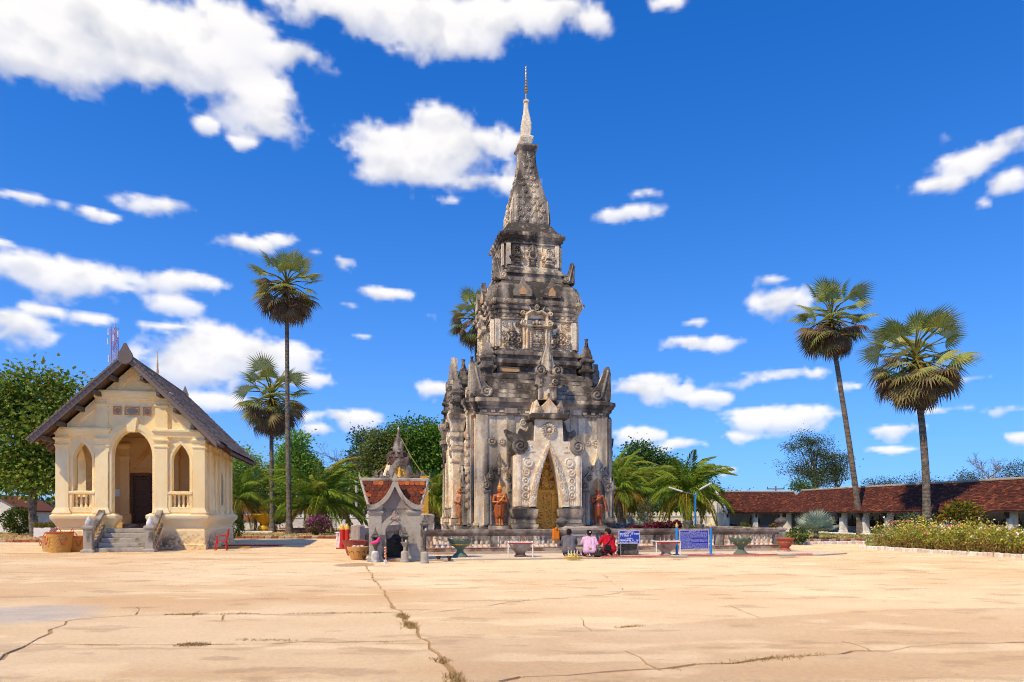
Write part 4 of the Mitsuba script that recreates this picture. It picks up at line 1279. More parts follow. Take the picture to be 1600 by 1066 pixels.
k = sp('terrace', flat(sbox(-8.3, -11.2, 8.5, 10.8), -.02, .13), 'pavement', smooth=False, uv=(.3, .9))
tag(k, 'raised cement terrace under the stupa', kind='structure')
k = sp('apron', flat(Polygon([(-6.9, -14.0), (7.9, -14.02), (9.6, -13.2), (9.6, -10.6), (-6.9, -10.6)]), -.02, .05), 'pavement', smooth=False, uv=(.75, .8))
tag(k, 'grey cement apron in front of the balustrade', kind='structure')

balm = [lathe([(.075, 0), (.075, .05), (.04, .08), (.06, .16), (.068, .22), (.04, .30), (.032, .33), (.055, .37), (.04, .41), (.075, .43), (.075, .46)], 9)]
BALS = [shape(balm[0], 'paint', 30, c) for c in ((.66, .55, .42), (.72, .66, .56), (.58, .38, .24), (.45, .38, .30))]


def balustrade(a, b, label, posts=2.4, z=.13, white=False, seed=0, gap=()):
    """A low wall of urn balusters between two places of the site's plan."""
    a, b = np.array(a, float), np.array(b, float)
    L = np.linalg.norm(b - a)
    M = SITE @ mov(a[0], a[1], z) @ rot(math.atan2(b[1] - a[1], b[0] - a[0]))
    key = thing('balustrade', label, 'balustrade')
    r = random.Random(seed)
    n = max(1, round(L / posts))
    put('plinth', rough(cbox(.0, L, -.15, .15, -.14, .13, .03), .012, 3, seed), 'stone', key, M, uv=(.45, .25))
    put('top_rail', moulded(0, L, -.13, .13, [(-.02, .585), (.0, .61), (.03, .63), (.06, .69), (.07, .72), (.07, .80), (.03, .83)], seed, .012, 3), 'stone', key, M, uv=(.62, .1))
    put('bottom_fillet', cbox(.0, L, -.165, .165, .130, .155, .01), 'paint', key, M, color=(.50, .30, .22))
    for i in range(n + 1):
        x = i * L / n
        put('pier', rough(cbox(x - .13, x + .13, -.14, .14, .13, .60, .02), .01, 4, i), 'stone', key, M, uv=(.5, 0))
        if i < n:
            m = int((L / n - .30) / .205)
            for j in range(m):
                place('baluster', BALS[r.choice((0, 0, 1, 1, 2, 3))], M @ mov(x + .15 + (j + .5) * (L / n - .3) / m, 0, .142) @ scl(1, 1, .97), key)
    return key


balustrade((-6.6, -10.9), (-1.0, -10.9), 'weathered stone balustrade left of the altar block before the stupa', seed=1)
balustrade((.2, -10.9), (8.05, -10.9), 'weathered stone balustrade right of the altar block behind the blue signs', seed=2)
balustrade((8.4, -10.4), (8.4, 9.5), 'stone balustrade along the right flank of the stupa terrace', seed=3)
balustrade((-8.1, -8.4), (-8.1, 9.5), 'stone balustrade along the left flank of the stupa terrace', seed=4)
# altar block between the two balustrades
AL = thing('altar', 'moulded stone altar block in the middle of the balustrade', 'altar')
sp('block', moulded(-.95, .15, -11.15, -10.55, [(.1, .05), (.1, .2), (.03, .25), (0, .3), (0, .8), (.05, .85), (.1, .92), (.1, 1.02), (0, 1.06)], 4, .014), 'stone', AL, uv=(.4, .1))
sp('panel', slab(sbox(-.80, .36, .0, .76).difference(sbox(-.73, .42, -.07, .70)), -11.20, -11.12), 'stone', AL, uv=(.2, 0))
for i, (x, y) in enumerate(((.95, -10.5), (-1.02, -10.45), (8.2, -10.95), (-6.9, -10.9))):
    lab = ('round stone lotus finial between the red shirt and the small sign', 'dark round stone finial behind the man in grey', 'mushroom shaped stone finial at the right corner of the balustrade', 'stone corner finial behind the small tiled gate')[i]
    F = thing('post_finial', lab, 'finial', 'stone finials on the terrace')
    sp('post', moulded(x - .14, x + .14, y - .14, y + .14, [(.04, .05), (.04, .2), (0, .24), (0, .85), (.05, .9), (.05, .96), (-.03, .99)], i, .012), 'stone', F, uv=(.6, 0))
    sp('finial', xf(rough(lathe([(.10, .97), (.09, 1.04), (.17, 1.12), (.24, 1.2), (.24, 1.27), (.17, 1.34), (.05, 1.4), (.01, 1.42)], 14), .015, 5, i), mov(x, y)), 'stone', F, uv=(.85, 0))

# sloping side walls left of the gate
W = thing('stair_wall', 'sloping grey stone rail wall left of the tiled gate', 'wall')
q = gnd(566, 868)
M = mov(q[0], q[1] + 1.5) @ rot(math.radians(62))
put('wall', slab(Polygon([(-.6, 0), (-.6, .78), (2.6, 1.0), (2.6, 0)]), -.14, .14), 'stone', W, M, uv=(.5, .1))
put('rail', rough(slab(Polygon([(-.66, .74), (-.66, .98), (2.7, 1.2), (2.7, .96)]), -.2, .2), .015, 3), 'stone', W, M, uv=(.3, .1))
put('end_post', rough(cbox(-.95, -.55, -.22, .22, 0, 1.12, .05), .02, 3), 'stone', W, M, uv=(.3, .2))

# ---- the small tiled gate
GP = gnd(617, 877.5)
GATE = mov(GP[0], GP[1]) @ rot(ANGLE * .8) @ scl(1, 1, .95)
GT = thing('gate', 'small grey gate with pointed gable arch and orange tiled roof', 'gate')


def gt(name, mesh, mat='stone', parent=None, smooth=30, color=None, uv=(.45, 0)):
    return put(name, mesh, mat, parent or GT, GATE, smooth, color, None if color is not None else uv)


gop = arch_poly(.56, 1.02, 1.38, 8, True, -.2)
body = sbox(-.82, 0, .82, 1.86).difference(gop)
gt('front_wall', rough(slab(body, 0, .22), .006, 3), uv=(.5, 0))
gt('back_wall', rough(slab(body, .62, .80), .006, 3), uv=(.45, 0))
for s in (-1, 1):
    gt('side_wall', cbox(s * .65 - .165, s * .65 + .165, .22, .62, 0, 1.85, .01), uv=(.3, 0))
    gt('pier', moulded(s * .62 - .20, s * .62 + .20, -.08, .1, [(.05, 0), (.05, .12), (.02, .16), (0, .2), (0, 1.58), (.03, 1.6), (.06, 1.66), (.06, 1.70), (.02, 1.73), (.0, 1.76), (.04, 1.84), (.05, 1.90), (.0, 1.92)], 3, .006, 5), uv=(.12, 0))
hood = arch_poly(.98, 1.06, 1.66, 10, True, .9).difference(arch_poly(.62, 1.02, 1.42, 10, True, -.2))
gt('arch_hood', rough(slab(hood, -.07, .02), .006, 5), uv=(.35, 0))
gt('hood_ornament', Relief(-.16, .16, 1.42, 1.72, .018).leaf(0, 1.42, .3, .12, .07).spiral(-.08, 1.46, .07, 1.2, .05).spiral(.08, 1.46, .07, 1.2, .05, -1).mesh(-.06), uv=(.3, .3))


from scipy.interpolate import PchipInterpolator
RAKE = PchipInterpolator([0, .10, .20, .41, .60, .74, .86], [2.84, 2.58, 2.36, 2.08, 1.95, 1.91, 1.93])


def rake(s, w0, w1):
    x = np.linspace(.86, 0, 18)
    z = RAKE(x)
    P = np.vstack([np.stack([x, z], 1), np.stack([x[::-1], (z - .13 - .10 * np.clip(1 - x / .4, 0, 1))[::-1]], 1)]) * [s, 1]
    return Polygon(P).buffer(0)


rk = {s: rake(s, .16, .10) for s in (-1, 1)}
for s in (-1, 1):
    gt('rake_board', rough(slab(rk[s].buffer(.02), -.20, .02), .004, 5), uv=(.25, 0))
gx = np.linspace(-.78, .78, 41)
tri = Polygon([(-.78, 1.80), (.78, 1.80)] + [(x, float(RAKE(abs(x))) - .04) for x in gx[::-1]]).buffer(0)
gt('gable_wall', slab(tri, -.02, .4), 'dull', color=(.30, .25, .225))
# cross roof: two slopes of tiles between flaring verge boards
RFG = gt('roof', slab(Polygon([(-.78, 1.84), (.78, 1.84), (1.08, 2.76), (-1.08, 2.76)]), .36, .44), 'dull', color=(.16, .07, .045))
top, bot = np.array([0, .40, 2.78]), np.array([0, .02, 1.86])
tile_cols = [(.22, .062, .03), (.18, .05, .028), (.145, .043, .027), (.40, .105, .035), (.52, .15, .04), (.12, .044, .032)]
one = slab(Polygon([(-.080, .03), (-.080, -.10), (-.045, -.135), (.045, -.135), (.080, -.10), (.080, .03)]), -.022, .0)
tshapes = [shape(rough(one, .003, 20, i), 'dull', 25, c) for i, c in enumerate(tile_cols)]
rt = random.Random(12)
lean = math.atan2(.38, .92)
for side in (0, 1):
    B = GATE if side == 0 else GATE @ mov(0, .80) @ rot(math.pi)
    for row in range(9):
        t = (row + .35) / 9
        p = top * (1 - t) + bot * t
        half = 1.08 * (1 - t) + .79 * t - .06
        nn = int(2 * half / .165)
        for j in range(nn + 1):
            x = -half + .05 + (j + .5 * (row % 2)) * (2 * half / nn)
            z_in = float(RAKE(min(abs(x), .86)))
            if x > half or (side == 0 and p[2] + .05 < z_in - .05 and abs(x) < .8):
                continue
            c = rt.choice((4, 3, 4, 2, 5)) if row == 0 else rt.choice((0, 1, 1, 2, 2, 0, 5, 3 if rt.random() < .4 else 1))
            place('tile', tshapes[c], B @ mov(x, p[1] - .02, p[2] - .02) @ rx(-lean) @ mov(0, rt.uniform(-.008, .004), 0) @ rx(-.10), RFG)
    for s in (-1, 1):
        put('verge_board', rough(tube([(s * 1.10, .42, 2.84), (s * .97, .24, 2.35), (s * .83, .04, 1.90), (s * .84, -.04, 1.80)], [.05, .05, .055, .05], 6), .005, 6), 'stone', RFG, B, uv=(-.1, 0))
gt('ridge', rough(cbox(-1.11, 1.11, .34, .46, 2.74, 2.86, .03), .006, 6), uv=(.3, 0), parent=RFG)
for s in (-1, 1):
    gt('horn', tube([(s * 1.09, .4, 2.8), (s * 1.14, .4, 2.92), (s * 1.15, .4, 3.06)], [.045, .03, .008], 6), uv=(.5, 0), parent=RFG)
gt('gable_tip', rough(slab(Polygon([(-.09, 2.74), (.09, 2.74), (.05, 2.9), (0, 3.02), (-.05, 2.9)]), -.22, -.04), .005, 5), uv=(.1, 0))
gt('threshold', rough(cbox(-.5, .5, -.1, .9, 0, .09, .02), .008, 4), uv=(.3, .4))
sb = thing('stone_block', 'dark rough stone standing inside the small gate', 'stone')
put('rock', rough(trimesh.creation.icosphere(4, 1.0), .35, 1.6, 3), 'stone', sb, GATE @ mov(.04, .98, .38) @ scl(.34, .22, .48), uv=(1.15, 0))

# ---- the spired shrine behind the gate
SH = thing('shrine', 'small dark spired shrine rising behind the tiled gate', 'shrine')
SHM = mov(*at(622.5, 805, 30)[:2]) @ rot(ANGLE) @ scl(1, 1, .965)


def sh(name, mesh, mat='stone', parent=None, smooth=30, color=None, uv=(.6, 0)):
    return put(name, mesh, mat, parent or SH, SHM, smooth, color, None if color is not None else uv)


sh('body', tier([(1.15, 0), (1.15, .4), (1.0, .5), (.92, .6), (.92, 2.5), (1.0, 2.6), (1.02, 2.75), (.95, 2.8)], .1, 8, .015, 3, 1), 'stucco', uv=(.45, .6))
sh('cornice', tier([(.95, 2.8), (1.06, 2.92), (1.08, 3.1), (.98, 3.2), (.7, 3.24)], .1, 10, .02, 4, 2), uv=(.8, .1))
sh('dome', xf(rough(lathe([(.62, 3.2), (.64, 3.34), (.58, 3.56), (.52, 3.72), (.5, 3.76)], 18), .015, 3), np.eye(4)), 'stucco', uv=(.25, .4))
sh('tier', tier([(.44, 3.74), (.47, 3.80), (.48, 4.02), (.42, 4.08), (.26, 4.1), (.26, 4.28), (.30, 4.30), (.30, 4.38), (.2, 4.4)], .06, 5, .015, 5, 3), uv=(.8, .25))
sh('spire', tier([(.22, 4.38), (.23, 4.5), (.17, 4.75), (.12, 4.85), (.10, 4.95), (.035, 5.28), (.03, 5.34)], .03, 3, .01, 6, 4), uv=(.55, 0))
sh('spire_tip', lathe([(.03, 5.32), (.045, 5.36), (.02, 5.42), (.004, 5.46)], 8), 'paint', color=(.8, .76, .68))
sn = arch_poly(.62, 3.16, 3.72, 8, True, 2.9)
sfr = arch_poly(1.10, 3.1, 4.05, 8, True, 2.9).difference(sn)
N = sh('niche', rough(slab(sfr, -.98, -.5), .012, 5), uv=(.5, 0))
sh('gilded_panel', slab(sn, -.90, -.82), 'gilded', N, uv=(1.4, 0))
f = sh('niche_figure', xf(flesh([((0, 0, .08), .1, (0, 0, .2), .09), ((0, 0, .2), .08, (0, 0, .42), .06), ((0, 0, .5), .06, (0, 0, .62), .02), ((-.1, -.02, .12), .05, (.1, -.02, .12), .05)], .03, 4), mov(0, -.93, 3.0)), 'paint', N, color=(.78, .50, .14))
spike = tier([(.075, 0), (.08, .06), (.05, .1), (.06, .16), (.03, .24), (.008, .32)], 0, 2, 0)
spk = shape(spike, 'stone', 30, uv=(.8, .1))
for i in range(4):
    for x in (-.95, -.72, -.5, .5, .72):
        place('antefix', spk, SHM @ rot(i * math.pi / 2) @ mov(x, -.97, 3.16), SH)
    for x in (-.36, -.12, .12):
        place('antefix', spk, SHM @ rot(i * math.pi / 2) @ mov(x, -.42, 4.06) @ scl(.9), SH)
    for z, x in ((4.5, .16), (4.66, .13), (4.82, .1)):
        place('antefix', spk, SHM @ rot(i * math.pi / 2) @ mov(0, -x - .03, z - .06) @ scl(.7), SH)
for s, c in ((-1, (.45, .30, .06)), (1, (.32, .33, .08))):
    x = thing('guy_cord', ('ochre cord from the shrine tiers down to its left corner', 'yellow green cord from the shrine spire down to its right corner')[s > 0], 'cord')
    put('cord', tube([(s * .12, -.2, 4.9 if s > 0 else 4.2), (s * .5, -.5, 4.1 if s > 0 else 3.75), (s * 1.0, -.95, 3.25)], .016, 5), 'paint', x, SHM, color=c)
pl = thing('golden_pillar', 'ochre gilded pillar standing right of the small gate', 'pillar')
q = at(664, 805, 29.0)
put('shaft', moulded(-.13, .13, -.13, .13, [(.08, 0), (.08, .9), (0, 1.0), (0, 2.9), (.06, 2.96), (.06, 3.1)], 3, .006), 'gilded', pl, mov(q[0], q[1]) @ rot(ANGLE), uv=(1.2, 0))
put('base', moulded(-.24, .24, -.24, .24, [(.05, .1), (.05, .9), (.1, 1.3), (.1, 1.5), (0, 1.55)], 3, .01), 'stone', pl, mov(q[0], q[1]) @ rot(ANGLE), uv=(.5, .1))

# ---- spirit lamps on posts in front of the gate
def lamp_post(p, h, label, can, dark=0):
    K = thing('spirit_lamp', label, 'lantern', None)
    M = mov(*p) @ rot(ANGLE)
    put('base', xf(rough(lathe([(.14, 0), (.14, .05), (.12, .07), (.12, .30), (.10, .34), (.05, .36)], 14), .008, 8), np.eye(4)), 'whitewash' if can else 'stone', K, M, uv=(1, 0) if can else (.2, 0))
    put('post', rough(lathe([(.05, .3), (.052, h - .16), (.06, h - .14), (.13, h - .03), (.14, h), (.02, h + .005)], 10), .006, 8), 'stone', K, M, uv=(.55 + dark, 0))
    for sx in (-1, 1):
        for sy in (-1, 1):
            put('column', cbox(sx * .085 - .016, sx * .085 + .016, sy * .085 - .016, sy * .085 + .016, h, h + .17, .004), 'stone', K, M, uv=(.7 + dark, 0))
    put('shrine_wall', box(-.05, .05, .03, .05, h, h + .16), 'stone', K, M, uv=(.9, 0))
    R = put('roof', tier([(.14, h + .17), (.15, h + .19), (.08, h + .26), (.09, h + .28), (.05, h + .33), (.02, h + .42), (.004, h + .48)], .01, 2, .004, 9), 'stone', K, M, uv=(.75 + dark, 0))
    put('offering', lathe([(.03, h), (.035, h + .05), (.02, h + .08)], 8), 'paint', K, M @ mov(.03, -.06), color=(.8, .78, .75))
    return K, M


K, M = lamp_post(gnd(586.5, 878.5), .62, 'stone spirit lamp with pink cloth before the left gate pier', True)
c = thing('pink_cloth', 'crumpled bright pink cloth hanging on the left spirit lamp', 'cloth')
put('cloth', rough(cat([tube([(-.16, -.14, .60), (-.05, -.15, .63), (.06, -.14, .66), (.11, -.13, .76), (.14, -.12, .82)], [.02, .05, .055, .045, .012], 8)]), .02, 9), 'paint', c, M, color=(.80, .06, .24))
lamp_post(gnd(632.5, 878.5), .64, 'stone spirit lamp before the right gate pier', False)
lamp_post(gnd(663.5, 880), 1.02, 'tall dark spirit lamp on a slim post right of the gate', False, .3)
for (u, v, hgt, lab) in ((602, 880.5, .52, 'garlanded flower stick in a white cup in the gate opening'),):
    K = thing('flower_stick', lab, 'offering')
    M = mov(*gnd(u, v))
    put('cup', lathe([(.035, 0), (.045, .02), (.055, .11), (.045, .11), (.04, .02)], 12), 'gloss', K, M, color=(.85, .84, .86))
    put('stick', tube([(0, 0, .05), (.01, 0, .3), (.02, .01, hgt)], .012, 6), 'paint', K, M, color=(.75, .66, .5))
    for i in range(12):
        z = .16 + i * .03
        put('flower', xf(ball((0, 0, 0), .024), mov(.02 * math.cos(i * 2.1), -.02, z)), 'paint', K, M, color=[(.85, .35, .05), (.8, .05, .06), (.85, .7, .5)][i % 3])

# ---- urns and pots along the balustrade
BOWL = [(.20, 0), (.21, .04), (.16, .07), (.15, .12), (.18, .15), (.30, .26), (.36, .38), (.37, .44), (.33, .44), (.30, .36), (.02, .30)]
GOB = [(.27, 0), (.26, .05), (.13, .16), (.11, .24), (.15, .30), (.32, .42), (.40, .55), (.42, .60), (.37, .58), (.28, .46), (.02, .40)]
RPOT = [(.21, 0), (.22, .06), (.15, .12), (.15, .16), (.22, .22), (.29, .36), (.31, .46), (.36, .49), (.36, .53), (.30, .52), (.24, .40), (.02, .36)]


def scallop(prof, n=40, lobes=12, amp=.05):
    m = lathe(prof, n)
    v = np.array(m.vertices)
    a = np.arctan2(v[:, 1], v[:, 0])
    top = np.clip((v[:, 2] - .5) / .1, 0, 1) * (np.hypot(v[:, 0], v[:, 1]) > .3)
    v[:, 2] += top * amp * np.cos(a * lobes)
    return tm(v, m.faces)


U = thing('urn', 'green scalloped pedestal urn left of the altar with gold flower band', 'urn')
q = gnd(719, 870.5, .05)
put('bowl', rough(scallop(GOB), .008, 4), 'dull', U, mov(*q), color=(.16, .22, .165))
for i in range(14):
    a = math.pi + .35 + i * .18
    put('flower', ball((.335 * math.cos(a), .335 * math.sin(a), .44), .028), 'paint', U, mov(*q), color=(.62, .34, .03))
U = thing('urn', 'green scalloped pedestal urn right of the large blue sign', 'urn')
q = gnd(1157.5, 866.5, .05)
put('bowl', rough(scallop(GOB), .008, 4), 'dull', U, mov(*q), color=(.15, .20, .14))
for i in range(5):
    a = math.pi + .3 + i * .62
    put('flower', ball((.335 * math.cos(a), .335 * math.sin(a), .44), .026), 'paint', U, mov(*q), color=(.62, .40, .04))
for u, v, lab, lab2 in ((813, 870, 'grey stone incense bowl in front of the left balustrade', 'white metal frame around the incense bowl left of the altar'), (1040.5, 868, 'grey stone incense bowl left of the large blue sign', 'white metal frame around the incense bowl by the large blue sign')):
    q = gnd(u, v, .05)
    U = thing('incense_bowl', lab, 'bowl')
    put('bowl', rough(lathe(BOWL, 26), .008, 4), 'stone', U, mov(*q) @ scl(1.06), uv=(.35, .15))
    put('sand', lathe([(.31, .40), (.01, .43)], 16), 'dull', U, mov(*q), color=(.42, .38, .32))
    rr = random.Random(int(u))
    for i in range(9):
        x, y = rr.uniform(-.2, .2), rr.uniform(-.2, .2)
        put('incense_stick', tube([(x, y, .4), (x + rr.uniform(-.05, .05), y, .58 + rr.random() * .1)], .006, 4), 'paint', U, mov(*q), color=rr.choice([(.7, .62, .5), (.6, .1, .07), (.75, .45, .2)]))
    Fm = thing('metal_frame', lab2, 'frame')
    put('top', cbox(-.44, .44, -.42, -.36, .50, .535, .006), 'paint', Fm, mov(*q), color=(.82, .80, .77))
    put('lip', cbox(-.42, .42, -.415, -.365, .455, .50, .004), 'paint', Fm, mov(*q), color=(.42, .05, .03))
    for s in (-1, 1):
        put('leg', cbox(s * .42 - .02, s * .42 + .02, -.41, -.37, .0, .5, .004), 'paint', Fm, mov(*q), color=(.82, .80, .77))
        put('side', cbox(s * .42 - .02, s * .42 + .02, -.36, .36, .50, .53, .004), 'paint', Fm, mov(*q), color=(.82, .80, .77))
U = thing('red_pot', 'large terracotta red pot at the right end of the balustrade', 'pot')
q = gnd(1227, 861.5, .05)
put('pot', lathe(RPOT, 26), 'dull', U, mov(*q) @ scl(1.0), color=(.46, .12, .075))
put('stand', lathe([(.30, 0), (.30, .04), (.26, .06), (.05, .06)], 20), 'stone', U, mov(q[0], q[1], .03), uv=(.2, 0))
for i in range(8):
    a = math.pi + i * .45
    put('boss', ball((.285 * math.cos(a), .285 * math.sin(a), .36), .02), 'paint', U, mov(*q), color=(.66, .38, .1))
U = thing('red_pot', 'broad dark red pot behind the wicker basket by the gate', 'pot')
put('pot', lathe([(.26, 0), (.30, .1), (.38, .36), (.46, .52), (.48, .56), (.43, .56), (.36, .4), (.02, .36)], 24), 'dull', U, mov(*(gnd(554, 868))), color=(.38, .10, .07))
B = thing('patterned_pot', 'ochre pot with brown scrolls left of the gate', 'pot')
q = gnd(559, 874.5)
put('pot', lathe([(.20, 0), (.24, .05), (.31, .24), (.35, .40), (.36, .43), (.32, .43), (.27, .3), (.02, .28)], 24), 'dull', B, mov(*q), color=(.66, .36, .12))
put('pattern', cat([xf(tube([(.06 * t * math.cos(t * 1.6), 0, .06 * t * math.sin(t * 1.6)) for t in np.linspace(.3, 1.6, 14)], .012, 5), rot(a) @ mov(0, -.315, .22)) for a in (-.9, -.3, .35, .95)]), 'dull', B, mov(*q), color=(.20, .07, .03))
for i in range(7):
    put('shell', ball((random.Random(i).uniform(-.18, .18), random.Random(i + 9).uniform(-.15, .15), .42), .07), 'dull', B, mov(*q), color=(.62, .52, .38))
# white frame, red pillar candles
RP = thing('red_pillar', 'pair of red and gold pillar candles left of the gate', 'candle')
q = gnd(538.5, 858)
for dx in (-.11, .11):
    put('candle', lathe([(.11, 0), (.11, .85), (.09, .87)], 14), 'gloss', RP, mov(q[0] + dx, q[1]), color=(.55, .03, .025))
    put('gold_tip', lathe([(.105, .86), (.10, .98), (.03, 1.08), (.005, 1.14)], 12), 'gloss', RP, mov(q[0] + dx, q[1]), color=(.80, .50, .06))
put('glass', lathe([(.04, 1.1), (.05, 1.3), (.045, 1.3), (.03, 1.12)], 10), 'gloss', RP, mov(*q), color=(.55, .62, .7))
put('base', cbox(-.34, .34, -.2, .2, 0, .06, .01), 'paint', RP, mov(*q), color=(.45, .06, .05))
WF = thing('white_stool', 'white slatted stool beside the red pillar candles', 'stool')
q = gnd(531, 858)
for i, x in enumerate((-.18, -.06, .06)):
    put('slat', xf(cbox(x - .03, x + .03, -.02, .02, 0, .72, .008), ry(.10)), 'paint', WF, mov(*q), color=(.82, .81, .79))
put('seat', cbox(-.22, .2, -.04, .28, .70, .74, .01), 'paint', WF, mov(*q), color=(.82, .81, .79))
put('back_leg', cbox(-.16, -.10, .22, .26, 0, .70, .01), 'paint', WF, mov(*q), color=(.82, .81, .79))
put('back_leg', cbox(.08, .14, .22, .26, 0, .70, .01), 'paint', WF, mov(*q), color=(.82, .81, .79))
for u in (685, 702, 569):
    P = thing('clay_cup', ('small dark clay cup on the ground nearest the gate lamp', 'small dark clay cup on the ground before the left green urn', 'small dark clay cup beside the ochre pot')[(685, 702, 569).index(u)], 'cup')
    put('cup', lathe([(.05, 0), (.035, .04), (.06, .08), (.075, .14), (.06, .14), (.02, .1)], 12), 'dull', P, mov(*gnd(u, 876.5 if u != 569 else 875.5)) @ scl(1.1), color=(.09, .055, .04))
cu = thing('bottle_vase', 'white and blue porcelain vase on the balustrade foot', 'vase')
put('vase', lathe([(.07, 0), (.09, .06), (.05, .16), (.09, .26), (.1, .32), (.05, .4), (.04, .42)], 12), 'gloss', cu, mov(*site(4.35, -11.15, .18)), color=(.62, .68, .78))

# the red painted line on the edge of the apron, a broken stone on it
k = sp('red_strip', rough(flat(unary_union([LineString([(-.2 + i * .58 - .4, -13.93 + .03 * math.sin(i * 1.7)), (.38 + i * .58 - .4, -13.93 + .03 * math.sin(i * 1.7 + 1.7))]).buffer(.07, cap_style=2) for i in range(14)]), .045, .085), .01, 3), 'dull', color=(.62, .13, .11))
tag(k, 'long red cloth strip lying along the cement apron', 'cloth')
for u, v, lab in ((1061, 871.5, 'flat pale stone lying on the red strip below the large sign'), (1229, 869.5, 'flat pale stone lying at the right end of the red strip')):
    K = put('stone_slab', rough(cbox(-.28, .28, -.14, .14, 0, .09, .03), .02, 4, int(u)), 'stone', None, mov(*gnd(u, v, .05)), uv=(-.1, .1))
    tag(K, lab, 'stone')

# ---- blue notice boards
def script_marks(w, lines, h, seed, head=()):
    """Rows of small round letter-like strokes: an inscription too small to read."""
    r = random.Random(seed)
    rows = []
    for i, (z, x0, x1, k) in enumerate(lines):
        x, ms = x0, []
        while x < x1:
            a = h * k * r.uniform(.5, .8)
            if r.random() < .14:
                x += a
                continue
            st_ = r.random()
            if st_ < .5:
                pts = [(x + a * .42 * (1 - math.cos(t)), z + h * k * (.5 - .45 * math.sin(t + 1))) for t in np.linspace(0, 5, 6)]
            elif st_ < .8:
                pts = [(x, z), (x + a * .1, z + h * k), (x + a * .6, z + h * k * .9), (x + a * .7, z)]
            else:
                pts = [(x, z + h * k * .5), (x + a * .4, z), (x + a * .8, z + h * k * 1.15)]
            l = LineString(pts).buffer(h * k * .11, quad_segs=1)
            ms.append(l)
            if r.random() < .25:
                ms.append(LineString([(x, z + h * k * 1.25), (x + a * .5, z + h * k * 1.35)]).buffer(h * k * .09, quad_segs=1))
            x += a * 1.15
        rows.append(slab(unary_union(ms), -.004, .004))
    return rows


BLUE, WHITE = (.012, .05, .42), (.84, .86, .90)
q = gnd(983, 868, .05)
S1 = thing('notice_board', 'small blue notice board with white lettering beside the man in red', 'sign')
M = mov(*q) @ rot(math.radians(4))
put('board', cbox(-.37, .37, -.02, .02, .42, .89, .005), 'gloss', S1, M, color=BLUE)
put('border', slab(sbox(-.38, .41, .38, .90).difference(sbox(-.365, .425, .365, .885)), -.028, .022), 'paint', S1, M, color=(.70, .70, .76))
for row in script_marks(.7, [(.82, -.14, .14, .8), (.75, -.34, .34, 1), (.68, -.32, .06, 1), (.585, -.14, .12, .8), (.52, -.34, .34, .9), (.455, -.33, .32, .7)], .048, 3):
    tag(put('lettering', row, 'paint', S1, M @ mov(0, -.0215), False, WHITE), kind='stuff')
for s in (-1, 1):
    put('leg', tube([(s * .3, .03, .42), (s * .38, .25, -.0)], .016, 6), 'metal', S1, M, color=(.3, .3, .3))
    put('leg', tube([(s * .3, .0, .45), (s * .34, -.08, -.0)], .016, 6), 'metal', S1, M, color=(.3, .3, .3))
K = thing('stone_stand', 'dark square stone stand behind the small blue notice board', 'pedestal')
put('stand', rough(moulded(-.3, .3, .1, .5, [(.04, 0), (.04, .1), (0, .14), (0, .36), (.05, .39), (.05, .41)], 3), .015, 4), 'stone', K, M, uv=(.9, 0))
S2 = thing('notice_board', 'large blue notice board full of small script between two light blue posts', 'sign')
qa, qb = gnd(1057.5, 867.5, .05), gnd(1110.5, 866.5, .05)
mid_ = (qa + qb) / 2
M = mov(*mid_) @ rot(math.atan2(qb[1] - qa[1], qb[0] - qa[0]))
half = np.linalg.norm(qb - qa) / 2
put('board', cbox(-half * .83, half * .83, -.02, .02, .21, .90, .005), 'gloss', S2, M, color=(.015, .03, .42))
put('border', slab(sbox(-half * .85, .195, half * .85, .915).difference(sbox(-half * .82, .222, half * .82, .888)), -.028, .022), 'paint', S2, M, color=(.62, .58, .68))
lines = [(.835, -.22, .24, 1.1)] + [(.80 - i * .042, -half * .77, half * .77 if i not in (5, 9) else -.1, .72) for i in range(14)]
for row in script_marks(1, lines, .036, 9):
    tag(put('lettering', row, 'paint', S2, M @ mov(0, -.0215), False, (.36, .40, .68)), kind='stuff')
for s in (-1, 1):
    put('post', lathe([(.045, 0), (.045, 1.02), (.05, 1.03)], 12), 'gloss', S2, M @ mov(s * half, 0, 0), color=(.02, .27, .72))
    put('post_tip', lathe([(.05, 1.02), (.055, 1.06), (.03, 1.13), (.005, 1.19)], 12), 'gloss', S2, M @ mov(s * half, 0, 0), color=(.80, .42, .03))
    put('foot', cbox(s * half - .1, s * half + .1, -.1, .1, 0, .035, .01), 'paint', S2, M, color=(.05, .30, .66) if s > 0 else (.08, .08, .1))
    put('bracket', cbox(min(s * half * .84, s * half), max(s * half * .84, s * half), -.012, .012, .72, .75, .002), 'paint', S2, M, color=(.05, .25, .6))

oc = thing('cloth', 'small bright orange cloth hanging over the balustrade rail beside the man in grey', 'cloth')
put('cloth', rough(cbox(-.14, .14, -.06, .06, 0, .42, .04), .02, 8), 'dull', oc, mov(*site(-1.42, -11.12, .56)) @ rot(ANGLE), color=(.75, .22, .02))
put('knot', ball((0, -.05, .42), .06), 'dull', oc, mov(*site(-1.42, -11.12, .56)), color=(.70, .20, .02))


